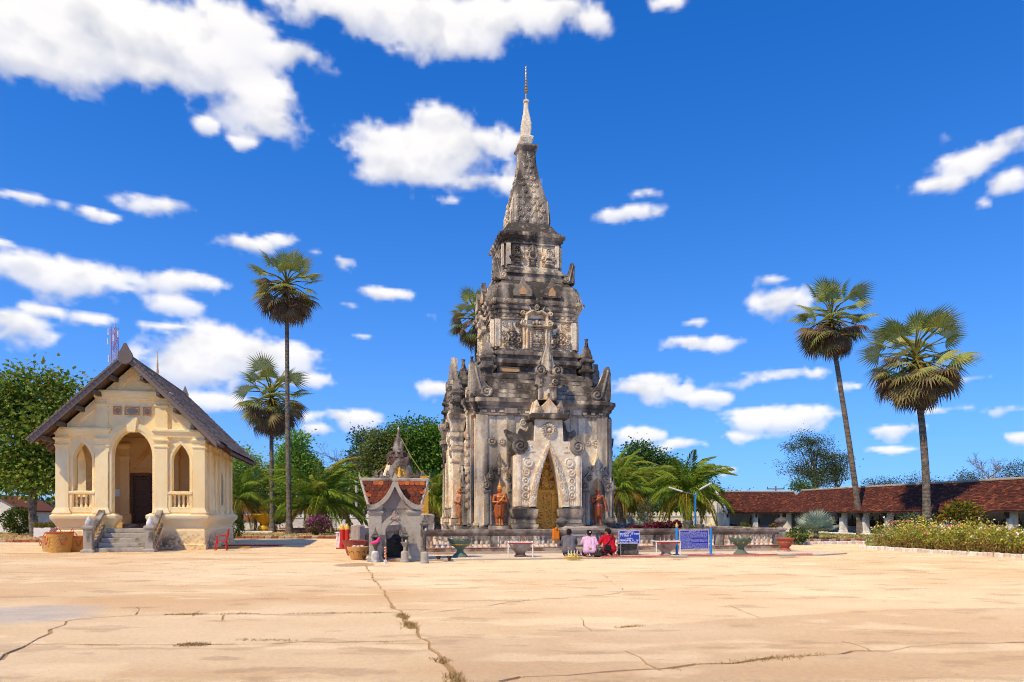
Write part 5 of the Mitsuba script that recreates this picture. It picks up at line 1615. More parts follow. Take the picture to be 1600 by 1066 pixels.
# ---------------------------------------------------------------- the cloister galleries on the right, the court wall
def tiled(n_rows, n_cols, pitch, width, cols, seed, over=1.35):
    """A sheet of plain tiles in (x, y up the slope): each tile a wedge, tilted and shifted a little."""
    r = np.random.RandomState(seed)
    base = np.array(box(-.5, .5, -over, 0, -.5, .5).vertices)
    F = np.array(box(0, 1, 0, 1, 0, 1).faces)
    i, j = np.meshgrid(np.arange(n_rows), np.arange(n_cols), indexing='ij')
    i, j = i.ravel(), j.ravel()
    n = len(i)
    v = np.repeat(base[None], n, 0)
    x = (v[..., 0] * width * .96) + ((j + .5 * (i % 2)) * width)[:, None]
    y = v[..., 1] * pitch + ((i + 1) * pitch)[:, None] + r.normal(0, .006, (n, 1))
    z = v[..., 2] * .02 - v[..., 1] * .022 + r.normal(0, .005, (n, 1)) + r.normal(0, .05, (n, 1)) * v[..., 0] * .12
    V = np.stack([x, y, z], -1).reshape(-1, 3)
    f = (F[None] + np.arange(n)[:, None, None] * 8).reshape(-1, 3)
    tone = np.array(cols)[r.choice(len(cols), n, p=None)]
    patch = meshkit.fbm(np.stack([j * width * .35, i * pitch * .5, i * 0 + seed], -1), 3, seed)
    tone = tone * (.85 + .55 * patch[:, None]) * r.uniform(.82, 1.18, (n, 1))
    return tm(V, f), np.repeat(tone, 8, 0)


TILES = [(.085, .027, .019), (.095, .03, .02), (.075, .027, .021), (.085, .03, .023), (.125, .042, .024), (.07, .029, .025), (.18, .06, .03)]
BUD = flesh([((-.28, -.05, .08), .1, (.28, -.05, .08), .1), ((-.2, -.18, .09), .075, (.2, -.18, .09), .075), ((0, 0, .1), .17, (0, 0, .42), .13), ((-.16, 0, .46), .07, (.16, 0, .46), .07), ((-.18, 0, .44), .06, (-.24, -.05, .22), .05), ((.18, 0, .44), .06, (.24, -.05, .22), .05), ((-.24, -.05, .22), .045, (0, -.2, .16), .04), ((.24, -.05, .22), .045, (.1, -.22, .12), .04), ((0, 0, .5), .055, (0, 0, .6), .05), ((0, -.01, .64), .095, (0, -.01, .7), .09), ((0, 0, .76), .05, (0, 0, .86), .012)], .05, 6)
BUDS = [shape(BUD, 'gloss', True, c) for c in ((.22, .12, .05), (.14, .08, .05), (.30, .17, .06))]


def gallery(name, M, length, label, bay, first, gable_left=False, ridge_z=3.62, eave_z=1.82, depth=4.2, figures=True, seed=1):
    """An open gallery: back wall, low plinth, square whitewashed posts, tiled saddle roof. x along the front, y inward."""
    K = thing(name, label, 'gallery')

    def g(n, mesh, mat='whitewash', parent=None, smooth=30, color=None, uv=None):
        return put(n, mesh, mat, parent or K, M, smooth, color, uv)

    g('plinth', cbox(-.3, length + .3, -.35, depth, -.1, .16, .02), 'whitewash', uv=(.9, 0))
    g('back_wall', box(0, length, depth - .25, depth, .16, eave_z + .1), uv=(.5, 0))
    for k, x in enumerate(np.arange(first, length, bay)):
        g('post', moulded(x - .20, x + .20, -.2, .2, [(.04, .16), (.04, .30), (0, .34), (0, eave_z - .15), (.03, eave_z - .12), (.03, eave_z - .02)], int(x), .006), uv=(.6, 0))
        g('bracket', slab(Polygon([(-.0, eave_z - .5), (.06, eave_z - .5), (.06, eave_z - .1), (-.0, eave_z - .05)]), -.55, -.2).apply_transform(mov(x - .03, 0)) if False else xf(slab(Polygon([(0, eave_z - .5), (.06, eave_z - .5), (.06, eave_z - .06), (0, eave_z - .06)]), -.5, -.2), mov(x - .03, 0)), 'dull', color=(.07, .05, .04))
    g('beam', cbox(-.1, length + .1, -.16, .12, eave_z - .03, eave_z + .12, .01), 'dull', color=(.10, .07, .055))
    g('ledge', cbox(.1, length - .1, depth - 1.35, depth - .25, .16, .62, .02), uv=(.4, 0))
    my = depth / 2 - .1
    run, rise = my + .62, ridge_z - eave_z + .0
    L = math.hypot(run, rise)
    sl = math.atan2(rise, run)
    R = g('roof', cat([RZ2(slab(Polygon([(-.62, eave_z - .06), (my, ridge_z - .06), (my, ridge_z - .14), (-.62, eave_z - .14)]), 0, length)),
                       RZ2(slab(Polygon([(2 * my + .62, eave_z - .06), (my, ridge_z - .06), (my, ridge_z - .14), (2 * my + .62, eave_z - .14)]), 0, length))]), 'dull', color=(.085, .045, .035))
    m, c = tiled(int(L / .165) + 1, int(length / .19), L / (int(L / .165) + 1), .19, TILES, seed)
    tag(put('tiles', m, 'dull', R, M @ mov(0, -.64, eave_z - .06) @ rx(sl), False, c), kind='stuff')
    m, c = tiled(14, int(length / .4), L / 14, .4, TILES, seed + 1)
    tag(put('tiles', m, 'dull', R, M @ mov(length, 2 * my + .64, eave_z - .06) @ rot(math.pi) @ rx(sl), False, c), kind='stuff')
    g('ridge', rough(cat([cbox(x, x + 1.0, my - .13, my + .13, ridge_z - .06, ridge_z + .10, .04) for x in np.arange(0, length - .9, 1.0)]), .015, 2), 'stone', R, uv=(.0, .15))
    g('eave_board', cbox(0, length, -.67, -.63, eave_z - .17, eave_z - .07, .006), 'dull', R, color=(.07, .04, .033))
    for x0 in ((0, length) if gable_left else (length,)):
        gw = Polygon([(.0, -.05), (2 * my, -.05), (2 * my, eave_z + .1), (my, ridge_z - .15), (0, eave_z + .1)])
        g('end_wall', RZ2(rough(slab(gw, x0 - .15 if x0 else .05, x0 - .01 if x0 else .25), .01, 1.5)), uv=(1, 0))
        for s in (-1, 1):
            yy = [my, my + s * (run * .5), my + s * (run + .05)]
            rk_ = Polygon([(yy[0], ridge_z + .14), (yy[1], ridge_z - rise * .5 + .08), (yy[2], eave_z + .06), (yy[2] + s * .12, eave_z + .0), (yy[2], eave_z - .22), (yy[1], ridge_z - rise * .5 - .16), (yy[0], ridge_z - .14)])
            if x0:
                g('verge_mortar', RZ2(rough(slab(rk_.buffer(-.04), x0 - .08, x0 + .04), .01, 3)), 'stone', R, uv=(.1, .1))
                continue
            B = g('bargeboard', RZ2(rough(slab(rk_, x0 - .10, x0 + .08), .01, 3)), uv=(.5, 0), parent=R)
            g('barge_stripe', RZ2(slab(rk_.buffer(-.09), x0 - .115, x0 + .095)), 'dull', B, color=(.36, .07, .05))
    if figures:
        for x in np.arange(.6, length - .4, .78):
            nm = thing('seated_statue', 'small dark gilded seated figure on the ledge inside the long gallery', 'statue', 'seated figures inside the long gallery')
            s = seeded.uniform(.92, 1.12)
            place('body', BUDS[seeded.randrange(3)], M @ mov(x + seeded.uniform(-.06, .06), depth - .75, .62) @ scl(s), nm)
    return K


def RZ2(m):
    """A slab drawn in the (y, z) section, its thickness along x."""
    v = np.array(m.vertices)
    f = np.array(m.faces)
    return tm(np.stack([v[:, 1], v[:, 0], v[:, 2]], 1), f[:, ::-1])


seeded = random.Random(21)
a0, a1 = np.array([23.5 - .2126 * .9, 60.9]), np.array([23.5 + .2126 * 26, 34.0])
GM = mov(a0[0], a0[1]) @ rot(math.atan2(a1[1] - a0[1], a1[0] - a0[0]))
gallery('long_gallery', GM, float(np.linalg.norm(a1 - a0)), 'long low gallery with red tiled roof and white posts running to the right edge', 2.35, .95, False, seed=3)
b0 = at(1131, 805, 60.5)
GM2 = mov(b0[0], b0[1]) @ rot(math.radians(3))
gallery('corner_gallery', GM2, 7.1, 'short red roofed gallery with white gable end at the corner of the court', 2.5, .22, True, 3.55, 1.80, 4.0, False, seed=5)
# what stands in the corner gallery: a reclining gilded figure and a seated one
st1 = thing('reclining_statue', 'dark reclining statue in the first bay of the corner gallery', 'statue')
put('body', flesh([((-.8, 0, .42), .17, (-.1, 0, .35), .24), ((-.1, 0, .35), .24, (.9, 0, .26), .16), ((.9, 0, .26), .15, (1.25, 0, .2), .08), ((-.95, 0, .62), .16, (-.95, 0, .68), .15), ((-.75, -.1, .3), .07, (-.95, -.1, .5), .06)], .07, 6), 'gloss', st1, GM2 @ mov(1.3, 1.9, .16), color=(.24, .12, .055))
put('plinth', cbox(-1.1, 1.4, -.4, .4, 0, .22, .03), 'whitewash', st1, GM2 @ mov(1.3, 1.9, .16), uv=(.9, 0))
st2 = thing('seated_statue', 'brown seated statue in the second bay of the corner gallery', 'statue')
place('body', BUDS[0], GM2 @ mov(3.3, 2.2, .16) @ scl(1.5), st2)
st3 = thing('standing_statue', 'tall ochre standing statue against the wall of the corner gallery', 'statue')
put('body', flesh([((0, 0, .05), .14, (0, 0, .5), .13), ((0, 0, .5), .14, (0, 0, 1.0), .16), ((-.2, 0, .95), .05, (-.22, 0, .6), .04), ((.2, 0, .95), .05, (.22, 0, .6), .04), ((0, 0, 1.15), .09, (0, 0, 1.22), .085), ((0, 0, 1.28), .04, (0, 0, 1.4), .01)], .05, 6), 'gloss', st3, GM2 @ mov(4.25, 3.2, .16), color=(.42, .22, .06))

# the white court wall with its row of leaf-shaped merlons
MER = slab(smooth_poly([(-.10, 0), (-.17, .12), (-.16, .22), (-.05, .30), (0, .42), (.05, .30), (.16, .22), (.17, .12), (.10, 0)], 1), -.06, .06)


def court_wall(p, q, h, label, dark, key='court_wall', step=.42):
    p, q = np.array(p, float), np.array(q, float)
    L = np.linalg.norm(q - p)
    M = mov(p[0], p[1]) @ rot(math.atan2(q[1] - p[1], q[0] - p[0]))
    K = thing(key, label, 'wall')
    put('wall', box(0, L, -.12, .12, -.1, h), 'whitewash', K, M, uv=(dark, 0))
    put('coping', cbox(-.02, L + .02, -.20, .20, h, h + .12, .02), 'whitewash', K, M, uv=(.5, 0))
    put('base_moulding', cbox(0, L, -.18, .18, -.1, .18, .02), 'whitewash', K, M, uv=(.9, 0))
    sh_ = shape(MER, 'whitewash', 30, uv=(.4, 0))
    n = int(L / step)
    for i in range(n):
        place('merlon', sh_, M @ mov((i + .5) * step, 0, h + .12), K)


court_wall((-55, 72.0), (-3.4, 76.0), 1.18, 'white court wall with leaf merlons behind the left palms', .6)
court_wall((2.5, 66), (19.2, 63.6), 1.35, 'shaded white court wall with leaf merlons right of the stupa', .8)
ow = thing('outer_wall', 'low wall with red brick top beyond the left trees', 'wall')
put('wall', box(-34, -22, -.1, .1, 0, 1.0), 'whitewash', ow, mov(0, 69) @ rot(.02), uv=(.7, 0))
put('coping', cbox(-34, -22, -.3, .3, 1.0, 1.5, .05), 'dull', ow, mov(0, 69) @ rot(.02), color=(.45, .17, .10))
hut = thing('outbuilding', 'white gabled outbuilding at the left edge', 'building')
q = at(8, 805, 58)
put('wall', slab(Polygon([(-2, 0), (2, 0), (2, 1.9), (0, 3.0), (-2, 1.9)]), 0, 4), 'whitewash', hut, mov(q[0] - .6, q[1]), uv=(.5, 0))
put('roof', cat([slab(Polygon([(s * 2.3, 1.75), (0, 3.05), (0, 3.17), (s * 2.3, 1.87)]), -.3, 4.3) for s in (-1, 1)]), 'dull', hut, mov(q[0] - .6, q[1]), color=(.20, .08, .05))
far = thing('roadside_hall', 'white walled shed with red roof beyond the left court wall', 'building')
q = at(385, 805, 86)
put('wall', box(-3, 3, 0, 4, 0, 2.2), 'whitewash', far, mov(q[0], q[1]), uv=(.5, 0))
put('roof', cat([RZ2(slab(Polygon([(-.5, 2.1), (2, 3.2), (2, 3.32), (-.5, 2.22)]), -3.3, 3.3)), RZ2(slab(Polygon([(4.5, 2.1), (2, 3.2), (2, 3.32), (4.5, 2.22)]), -3.3, 3.3))]), 'dull', far, mov(q[0], q[1]), color=(.40, .09, .06))

# telecom mast, poles, street lamp
tw = thing('radio_mast', 'red and white lattice radio mast behind the temple hall', 'mast')
q = at(179.5, 805, 105)
H = 29.5
for s in (-1, 1):
    for t in (-1, 1):
        put('leg', tube([(s * .55, t * .55, 0), (s * .3, t * .3, H)], .06, 5), 'paint', tw, mov(*q[:2]), color=(.55, .12, .12))
br = []
for i in range(34):
    z0, z1 = i * H / 34, (i + 1) * H / 34
    w0, w1 = .55 - .25 * i / 34, .55 - .25 * (i + 1) / 34
    for a in range(4):
        d0, d1 = np.array([(-1, -1), (1, -1), (1, 1), (-1, 1)][a]), np.array([(1, -1), (1, 1), (-1, 1), (-1, -1)][a])
        if i % 2:
            d0, d1 = d1, d0
        br.append((i // 3 % 2, tube([(*(d0 * w0), z0), (*(d1 * w1), z1)], .03, 4)))
for c in (0, 1):
    tag(put('bracing', cat([m for k, m in br if k == c]), 'paint', tw, mov(*q[:2]), color=[(.55, .12, .12), (.75, .75, .78)][c]), kind='stuff')
for i, (x, z) in enumerate(((-.75, H - .6), (.7, H - .9), (-.8, H - 2.0), (.0, H - 1.5), (.75, H - 4.2), (-.7, H - 4.6))):
    put('antenna', cbox(x - .09, x + .09, -.45, -.3, z - .7, z + .3, .03), 'paint', tw, mov(*q[:2]), color=(.75, .76, .80))
put('lightning_rod', tube([(0, 0, H), (0, 0, H + 1.4)], .04, 5), 'paint', tw, mov(*q[:2]), color=(.6, .6, .65))
pk = thing('stupa_pinnacle', 'slim ringed pinnacle of a small stupa behind the hall roof', 'stupa')
q = at(246, 805, 48)
put('pinnacle', lathe([(.9, 0), (.9, 3), (.6, 4.5), (.35, 7), (.22, 9), (.1, 10.0), (.14, 10.1), (.09, 10.3), (.13, 10.5), (.08, 10.7), (.11, 10.9), (.06, 11.1), (.09, 11.3), (.05, 11.5), (.06, 11.7), (.01, 12.9)], 12), 'stucco', pk, mov(*q[:2]), uv=(.1, .6))
lamp = thing('street_lamp', 'blue two armed street lamp behind the large notice board', 'street lamp')
q = at(1086.5, 805, 52)
zt = 1.5 + (805 - 773) * 52 / 1100
put('pole', tube([(0, 0, 0), (0, 0, zt)], [.075, .055], 8), 'gloss', lamp, mov(*q[:2]), color=(.03, .30, .75))
put('collar', lathe([(.09, zt - .06), (.1, zt), (.06, zt + .08)], 10), 'gloss', lamp, mov(*q[:2]), color=(.03, .25, .65))
for p1, p2 in (((-.95, 0, zt + .2), (-1.95, 0, zt + .52)), ((.25, -.3, zt + .35), (.95, -.9, zt + .8))):
    p1, p2 = np.array(p1), np.array(p2)
    put('arm', tube([(0, 0, zt), p1], .03, 6), 'metal', lamp, mov(*q[:2]), color=(.4, .42, .46))
    d = p2 - p1
    hd = cbox(0, np.linalg.norm(d), -.09, .09, -.05, .07, .03)
    put('lamp_head', hd, 'paint', lamp, mov(*q[:2]) @ mov(*p1) @ rot(math.atan2(d[1], d[0])) @ ry(-math.atan2(d[2], math.hypot(d[0], d[1]))), color=(.80, .80, .78))
pole = thing('utility_pole', 'distant power pole with crossarm above the corner gallery roof', 'pole')
q = at(1212, 805, 95)
put('pole', tube([(0, 0, 0), (0, 0, 5.4)], .11, 6), 'dull', pole, mov(*q[:2]), color=(.20, .19, .18))
put('crossarm', cbox(-1.2, 1.2, -.06, .06, 4.95, 5.1, .01), 'dull', pole, mov(*q[:2]), color=(.18, .17, .16))
for i in range(3):
    put('insulator', lathe([(.05, 5.1), (.07, 5.2), (.03, 5.35)], 8), 'dull', pole, mov(q[0] - 1.1 + i * 1.1, q[1]), color=(.2, .15, .13))
for u, v0, Y in ((557, 752, 80), (464, 775, 82), (474, 778, 83)):
    pl_ = thing('fence_post', ('tall pale post among the trees left of the shrine', 'pale post behind the feather palm', 'grey post behind the feather palm')[(557, 464, 474).index(u)], 'post')
    q = at(u, 805, Y)
    put('post', tube([(0, 0, 0), (0, 0, 1.5 + (805 - v0) * Y / 1100)], .14, 7), 'dull', pl_, mov(*q[:2]), color=(.55, .52, .48))


# ---------------------------------------------------------------- trees and plants
def norm(a):
    a = np.asarray(a, float)
    return a / (np.linalg.norm(a, axis=-1, keepdims=True) + 1e-9)


def leaf_cards(P, D, U, L, W, cols, r, bend=.25):
    """Folded leaves at P, pointing along D, their faces towards U: 4 triangles each."""
    n = len(P)
    D = norm(D)
    S = norm(np.cross(D, U))
    N = np.cross(S, D)
    L, W = np.broadcast_to(L, n)[:, None], np.broadcast_to(W, n)[:, None]
    mid = P + D * L * .45
    tip = P + D * L - N * L * bend
    a, b = mid + S * W + N * W * .35, mid - S * W + N * W * .35
    v = np.stack([P, a, tip, b, mid - N * W * .1], 1).reshape(-1, 3)
    k = np.arange(n)[:, None] * 5
    f = np.concatenate([k + [0, 1, 4], k + [1, 2, 4], k + [2, 3, 4], k + [3, 0, 4]], 0)
    return tm(v, f), np.repeat(cols, 5, 0)


def tree(name, label, cat_, base, height, trunk_r, lobes, n, leaf, palette, seed, group=None, lean=(0, 0), fork=.45, limbs=7, trunk_col=.3, density=.62, bark=None, m=34, spread=2.5):
    """lobes: (x, y, z, rx, ry, rz) masses of the crown about the foot. Leaves sit on twigs in ragged clumps."""
    r = np.random.RandomState(seed)
    K = thing(name, label, cat_, group)
    M = mov(*base)
    lobes = np.array(lobes, float)
    vol = np.cbrt(lobes[:, 3] * lobes[:, 4] * lobes[:, 5]) ** 2
    pts = []
    fz = height * fork
    trunk = [(lean[0] * t ** 1.5, lean[1] * t ** 1.5, t * height * .78) for t in np.linspace(0, 1, 7)]
    tms = [tube([(p[0] + r.normal(0, trunk_r * .25), p[1] + r.normal(0, trunk_r * .25), p[2]) for p in trunk], trunk_r * np.array([1.35, 1, .9, .75, .6, .42, .22]), 8)]
    tips = []
    for i in range(max(limbs, len(lobes))):
        lb = lobes[i % len(lobes)]
        t = r.uniform(fork * .8, .95)
        p0 = np.array([lean[0] * t ** 1.5, lean[1] * t ** 1.5, t * height * .78])
        p2 = lb[:3] + r.normal(0, .35, 3) * lb[3:]
        p1 = (p0 + p2) / 2 + np.array([0, 0, -.06 * np.linalg.norm(p2 - p0)]) + r.normal(0, .12, 3)
        tms.append(tube([p0, (p0 + p1) / 2 + r.normal(0, .05, 3), p1, (p1 + p2) / 2 + r.normal(0, .1, 3), p2], trunk_r * np.array([.42, .34, .26, .16, .07]), 6))
        tips.append(p2)
    put('trunk', cat(tms), bark or 'bark', K, M, 40, uv=(trunk_col, 0))
    # clumps
    P, C, sh = [], [], []
    nc = int(n / m)
    which = r.choice(len(lobes), nc, p=vol / vol.sum())
    for w in which:
        lb = lobes[w]
        d = norm(r.normal(0, 1, 3))
        rad = r.uniform(.25, 1.0) ** .45
        c = lb[:3] + d * rad * lb[3:]
        if meshkit.fbm(np.array([c * (.9 / max(lb[3] * .5, .5)) + seed]), 2, seed)[0] > density:
            continue
        P.append(c)
        C.append((d, rad))
    P = np.array(P)
    cl = np.repeat(P, m, 0)
    dd = np.repeat(np.array([c[0] for c in C]), m, 0)
    size = leaf * spread
    off = r.normal(0, 1, cl.shape) * size * np.array([1, 1, .62])
    pos = cl + off
    D = norm(off * np.array([1, 1, .5]) + dd * size * .8 + np.array([0, 0, -.12]) * size + r.normal(0, .35, cl.shape) * size)
    Up = norm(r.normal(0, .7, cl.shape) + dd * .7 + np.array([0, 0, .35]))
    tone = np.repeat(r.uniform(.72, 1.3, len(P)), m)[:, None] * r.uniform(.75, 1.25, (len(cl), 1))
    pal = np.array(palette) * 2.7
    cc = pal[np.where(r.rand(len(cl)) < .5, np.repeat(r.randint(len(pal), size=len(P)), m), r.randint(len(pal), size=len(cl)))] * tone
    mesh, col = leaf_cards(pos, D, Up, leaf * r.uniform(.7, 1.35, len(cl)), leaf * .36 * r.uniform(.7, 1.3, len(cl)), cc, r)
    put('crown', mesh, 'leaf_thin', K, M, False, col)
    return K


# ---- sugar palms: fans on long stalks
def fan(seed, R=1.0, stalk=1.1, col=(.11, .15, .045), droop=.25, nseg=26, span=4.4, fold=.16, limp=0.0):
    """One palmate frond along +x from the stem, its blade about R in radius; limp > 0 lets the segments hang."""
    r = np.random.RandomState(seed)
    V, F, C = [], [], []
    hub = np.array([stalk, 0, -droop * stalk * .3])
    # stalk
    s = tube([(0, 0, 0), (stalk * .5, 0, .04 - droop * .05), hub], [.045, .03, .022], 5)
    V.append(np.array(s.vertices)), F.append(np.array(s.faces)), C.append(np.tile(np.array([.30, .27, .06]) if limp < .3 else np.array([.16, .10, .05]), (len(s.vertices), 1)))
    n0 = len(s.vertices)
    for i in range(nseg):
        a = (i + .5) / nseg * span - span / 2
        da = span / nseg * .47
        Lr = R * (.80 + .20 * math.cos(a * .8)) * r.uniform(.9, 1.06)
        w = [0, .55, 1.0]
        up = fold if i % 2 else -fold
        d = np.array([math.cos(a), math.sin(a), 0])
        e = np.array([-math.sin(a), math.cos(a), 0])
        sag = (droop * .5 + limp * r.uniform(.6, 1.1))
        p0 = hub
        k1, k2 = .55 * Lr, Lr
        z1, z2 = -sag * .20 * Lr + up * .10, -sag * .85 * Lr
        m1 = hub + d * k1 * (1 - limp * .2) + [0, 0, z1]
        t = hub + d * k2 * (1 - limp * .42) + [0, 0, z2]
        hw = k1 * math.tan(da)
        a1, b1 = m1 + e * hw + [0, 0, -up * .10], m1 - e * hw + [0, 0, -up * .10]
        V.append(np.array([p0, a1, m1, b1, t]))
        F.append(np.array([[0, 1, 2], [0, 2, 3], [1, 4, 2], [2, 4, 3]]) + n0)
        n0 += 5
        c = np.array(col) * r.uniform(.8, 1.2)
        tipc = c * .8 + np.array([.05, .035, .01]) if limp < .5 else c
        C.append(np.array([c * 1.25, c, c, c, tipc]))
    return tm(np.vstack(V), np.vstack(F)), np.vstack(C)


FRESH = [shape(*(lambda mc: (mc[0], 'leaf_thin', False, mc[1]))(fan(i, .86, 1.2, c, dr_, 24, sp_))) for i, (c, dr_, sp_) in enumerate((((.30, .36, .10), .5, 3.7), ((.37, .41, .12), .75, 3.4), ((.24, .31, .09), 1.0, 3.8), ((.42, .44, .13), .7, 3.3), ((.30, .35, .11), 1.2, 3.6)))]
OLD = [shape(*(lambda mc: (mc[0], 'leaf_thin', False, mc[1]))(fan(40 + i, .9, 1.1, c, .7, 24, 4.3, .2, l))) for i, (c, l) in enumerate((((.27, .19, .11), .3), ((.21, .14, .09), .4), ((.32, .27, .12), .2), ((.17, .115, .08), .5)))]


def sugar_palm(label, foot, crown, R, seed, trunk_r=.2, nf=34, no=24, old=1.0, squash=1.0, flare=1.7):
    r = np.random.RandomState(seed)
    K = thing('sugar_palm', label, 'palm tree', 'tall sugar palms of the court')
    foot, crown = np.array(foot, float), np.array(crown, float)
    h = crown[2] - foot[2] - R * .25
    t = np.linspace(0, 1, 14)
    bow = np.sin(t * np.pi) * r.uniform(-.2, .2)
    pts = np.stack([foot[0] + (crown[0] - foot[0]) * t ** 1.1 + bow, foot[1] + (crown[1] - foot[1]) * t, foot[2] - .1 + (h + .1) * t], 1)
    rad = trunk_r * (1.02 - .3 * t + (flare - 1) * np.exp(-t * h / .55))
    put('trunk', rough(tube(pts, rad, 12), .012, 4, seed), 'bark', K, None, 40, uv=(.35, 0))
    R = R * 1.07
    T0 = mov(crown[0], crown[1], crown[2] + R * .02)
    S = R / 1.95
    for i in range(nf):
        az = i * 2.39996 + r.uniform(-.25, .25)
        q = (i + .5) / nf
        el = math.radians(84 - 108 * q ** .8) + r.normal(0, .2)
        s = S * r.uniform(.76, 1.08) * (1 if q > .12 else .85)
        place('frond', FRESH[r.randint(5)], T0 @ mov(0, 0, .3 * S * (1 - q)) @ rot(az) @ ry(-el) @ rx(r.normal(0, .35)) @ scl(s), K)
    for i in range(int(no * old)):
        az = i * 2.39996 + 1 + r.uniform(-.3, .3)
        q = (i + .5) / (no * old)
        el = math.radians(2 - 62 * q) + r.normal(0, .12)
        s = S * r.uniform(.84, 1.04) * (1 - .06 * q)
        place('dead_frond', OLD[r.randint(4)], T0 @ mov(0, 0, -.05 * S - .25 * S * q) @ rot(az) @ ry(-el) @ rx(r.normal(0, .4)) @ scl(s), K)
    return K


def P_(u, v, Y, z=None):
    p = at(u, v, Y)
    return p if z is None else np.array([p[0], p[1], z])


sugar_palm('tallest slim sugar palm standing right of the temple hall', P_(452, 0, 54, .07), P_(448, 450, 54), 2.75, 1, .20, 36, 30)
sugar_palm('shorter sugar palm with a large brown skirt behind the tallest one', P_(426, 0, 59, .07), P_(424, 625, 59), 3.15, 2, .21, 34, 34)
sugar_palm('slim leaning sugar palm before the long gallery', P_(1346, 0, 51, .08), P_(1299, 503, 51), 2.75, 3, .21, 34, 32)
sugar_palm('broad crowned sugar palm at the right above the flower border', P_(1448, 0, 42, .08), P_(1431, 566, 42), 2.95, 4, .23, 37, 38)
sugar_palm('sugar palm whose crown shows behind the upper left of the stupa', P_(752, 0, 60, 0), P_(744, 500, 60), 2.55, 5, .2, 32, 20)

# ---- feather palms
def feather(seed, L=3.2, col=(.10, .15, .03), arch=.9, n=46, wid=.5, droopy=.5):
    r = np.random.RandomState(seed)
    t = np.linspace(0, 1, 12)
    x = L * (t - .28 * arch * t ** 2.4)
    z = L * (.12 * t - .55 * arch * t ** 2.2)
    s = tube(np.stack([x, 0 * x, z], 1), .035 * (1.1 - t), 4)
    ts = np.repeat(np.linspace(.10, .995, n), 2)
    side = np.tile([1, -1], n)
    p = np.stack([np.interp(ts, t, x), 0 * ts, np.interp(ts, t, z)], 1)
    tang = norm(np.stack([np.gradient(x), 0 * x, np.gradient(z)], 1))
    tg = np.stack([np.interp(ts, t, tang[:, k]) for k in range(3)], 1)
    D = tg * (.55 + .35 * ts[:, None]) + side[:, None] * np.array([0, 1, 0]) * (1.0 - .35 * ts[:, None]) + np.array([0, 0, .18 - droopy * .8]) + r.normal(0, .10, (2 * n, 3))
    ln = wid * np.sin(np.pi * np.clip(ts * .86 + .12, 0, 1)) ** .7 * r.uniform(.85, 1.1, 2 * n) + .12
    cols = np.array(col) * r.uniform(.75, 1.3, (2 * n, 1))
    cols[ts > .85] = cols[ts > .85] * .8 + np.array([.05, .03, .005])
    m, c = leaf_cards(p, D, np.tile([0, 0, 1.0], (2 * n, 1)) + side[:, None] * np.array([0, .4, 0]), ln, .034, cols, r, .35)
    return tm(np.vstack([s.vertices, m.vertices]), np.vstack([s.faces, m.faces + len(s.vertices)])), np.vstack([np.tile(np.array(col) * 1.5 + [.06, .03, 0], (len(s.vertices), 1)), c])


GREENF = [shape(*(lambda mc: (mc[0], 'leaf_thin', False, mc[1]))(feather(i, 3.2, c, a_, 46, .62))) for i, (c, a_) in enumerate((((.22, .33, .045), .8), ((.28, .37, .05), 1.05), ((.17, .27, .045), .65), ((.33, .37, .06), 1.3)))]
YELF = [shape(*(lambda mc: (mc[0], 'leaf_thin', False, mc[1]))(feather(60 + i, 3.0, c, a_, 40, .55, .8))) for i, (c, a_) in enumerate((((.40, .32, .05), 1.2), ((.33, .31, .05), 1.45), ((.42, .29, .07), 1.5)))]


def feather_palm(label, foot, stem, size, seed, n=30, yellow=8, r0=.26, upright=0.0):
    r = np.random.RandomState(seed)
    K = thing('feather_palm', label, 'palm tree', 'feather palms around the court')
    foot = np.array(foot, float)
    put('trunk', rough(lathe([(r0 * 1.3, -.1), (r0 * 1.05, .25), (r0, stem * .5), (r0 * 1.15, stem), (r0 * .8, stem + .3)], 12), .04, 5, seed), 'bark', K, mov(*foot), 40, uv=(.75, 0))
    T0 = mov(foot[0], foot[1], foot[2] + stem + .1)
    for i in range(n):
        q = (i + .5) / n
        el = math.radians(86 - (92 - 20 * upright) * q ** .9) + r.normal(0, .08)
        place('frond', GREENF[r.randint(4)], T0 @ rot(i * 2.39996 + r.uniform(-.3, .3)) @ ry(-el) @ rx(r.normal(0, .25)) @ scl(size / 3.1 * r.uniform(.85, 1.1)), K)
    for i in range(yellow):
        el = math.radians(r.uniform(-18, 12))
        place('yellow_frond', YELF[r.randint(3)], T0 @ rot(i * 2.39996 + 2) @ ry(-el) @ rx(r.normal(0, .3)) @ scl(size / 3.1 * r.uniform(.8, 1.0)), K)
    return K


feather_palm('large green feather palm left of the tiled gate', P_(500, 0, 56.5, .07), 2.1, 5.0, 1, 36, 11, .33, .35)
feather_palm('yellowing feather palm beside the right corner of the temple hall', P_(375, 0, 62, .07), 2.6, 4.2, 2, 24, 12, .3, .3)
feather_palm('feather palm close to the right flank of the stupa', P_(972, 0, 60, 0), 3.4, 4.4, 3, 26, 12, .36)
feather_palm('feather palm behind the blue street lamp', P_(1075, 0, 58, 0), 3.2, 4.5, 4, 30, 11, .34)
feather_palm('feather palm showing between the small shrine and the stupa', P_(684, 0, 61, 0), 2.6, 4.2, 6, 26, 10, .3)
feather_palm('slender feather palm high behind the right flank of the stupa', P_(962, 0, 66, 0), 4.6, 4.3, 7, 26, 4, .22, .5)

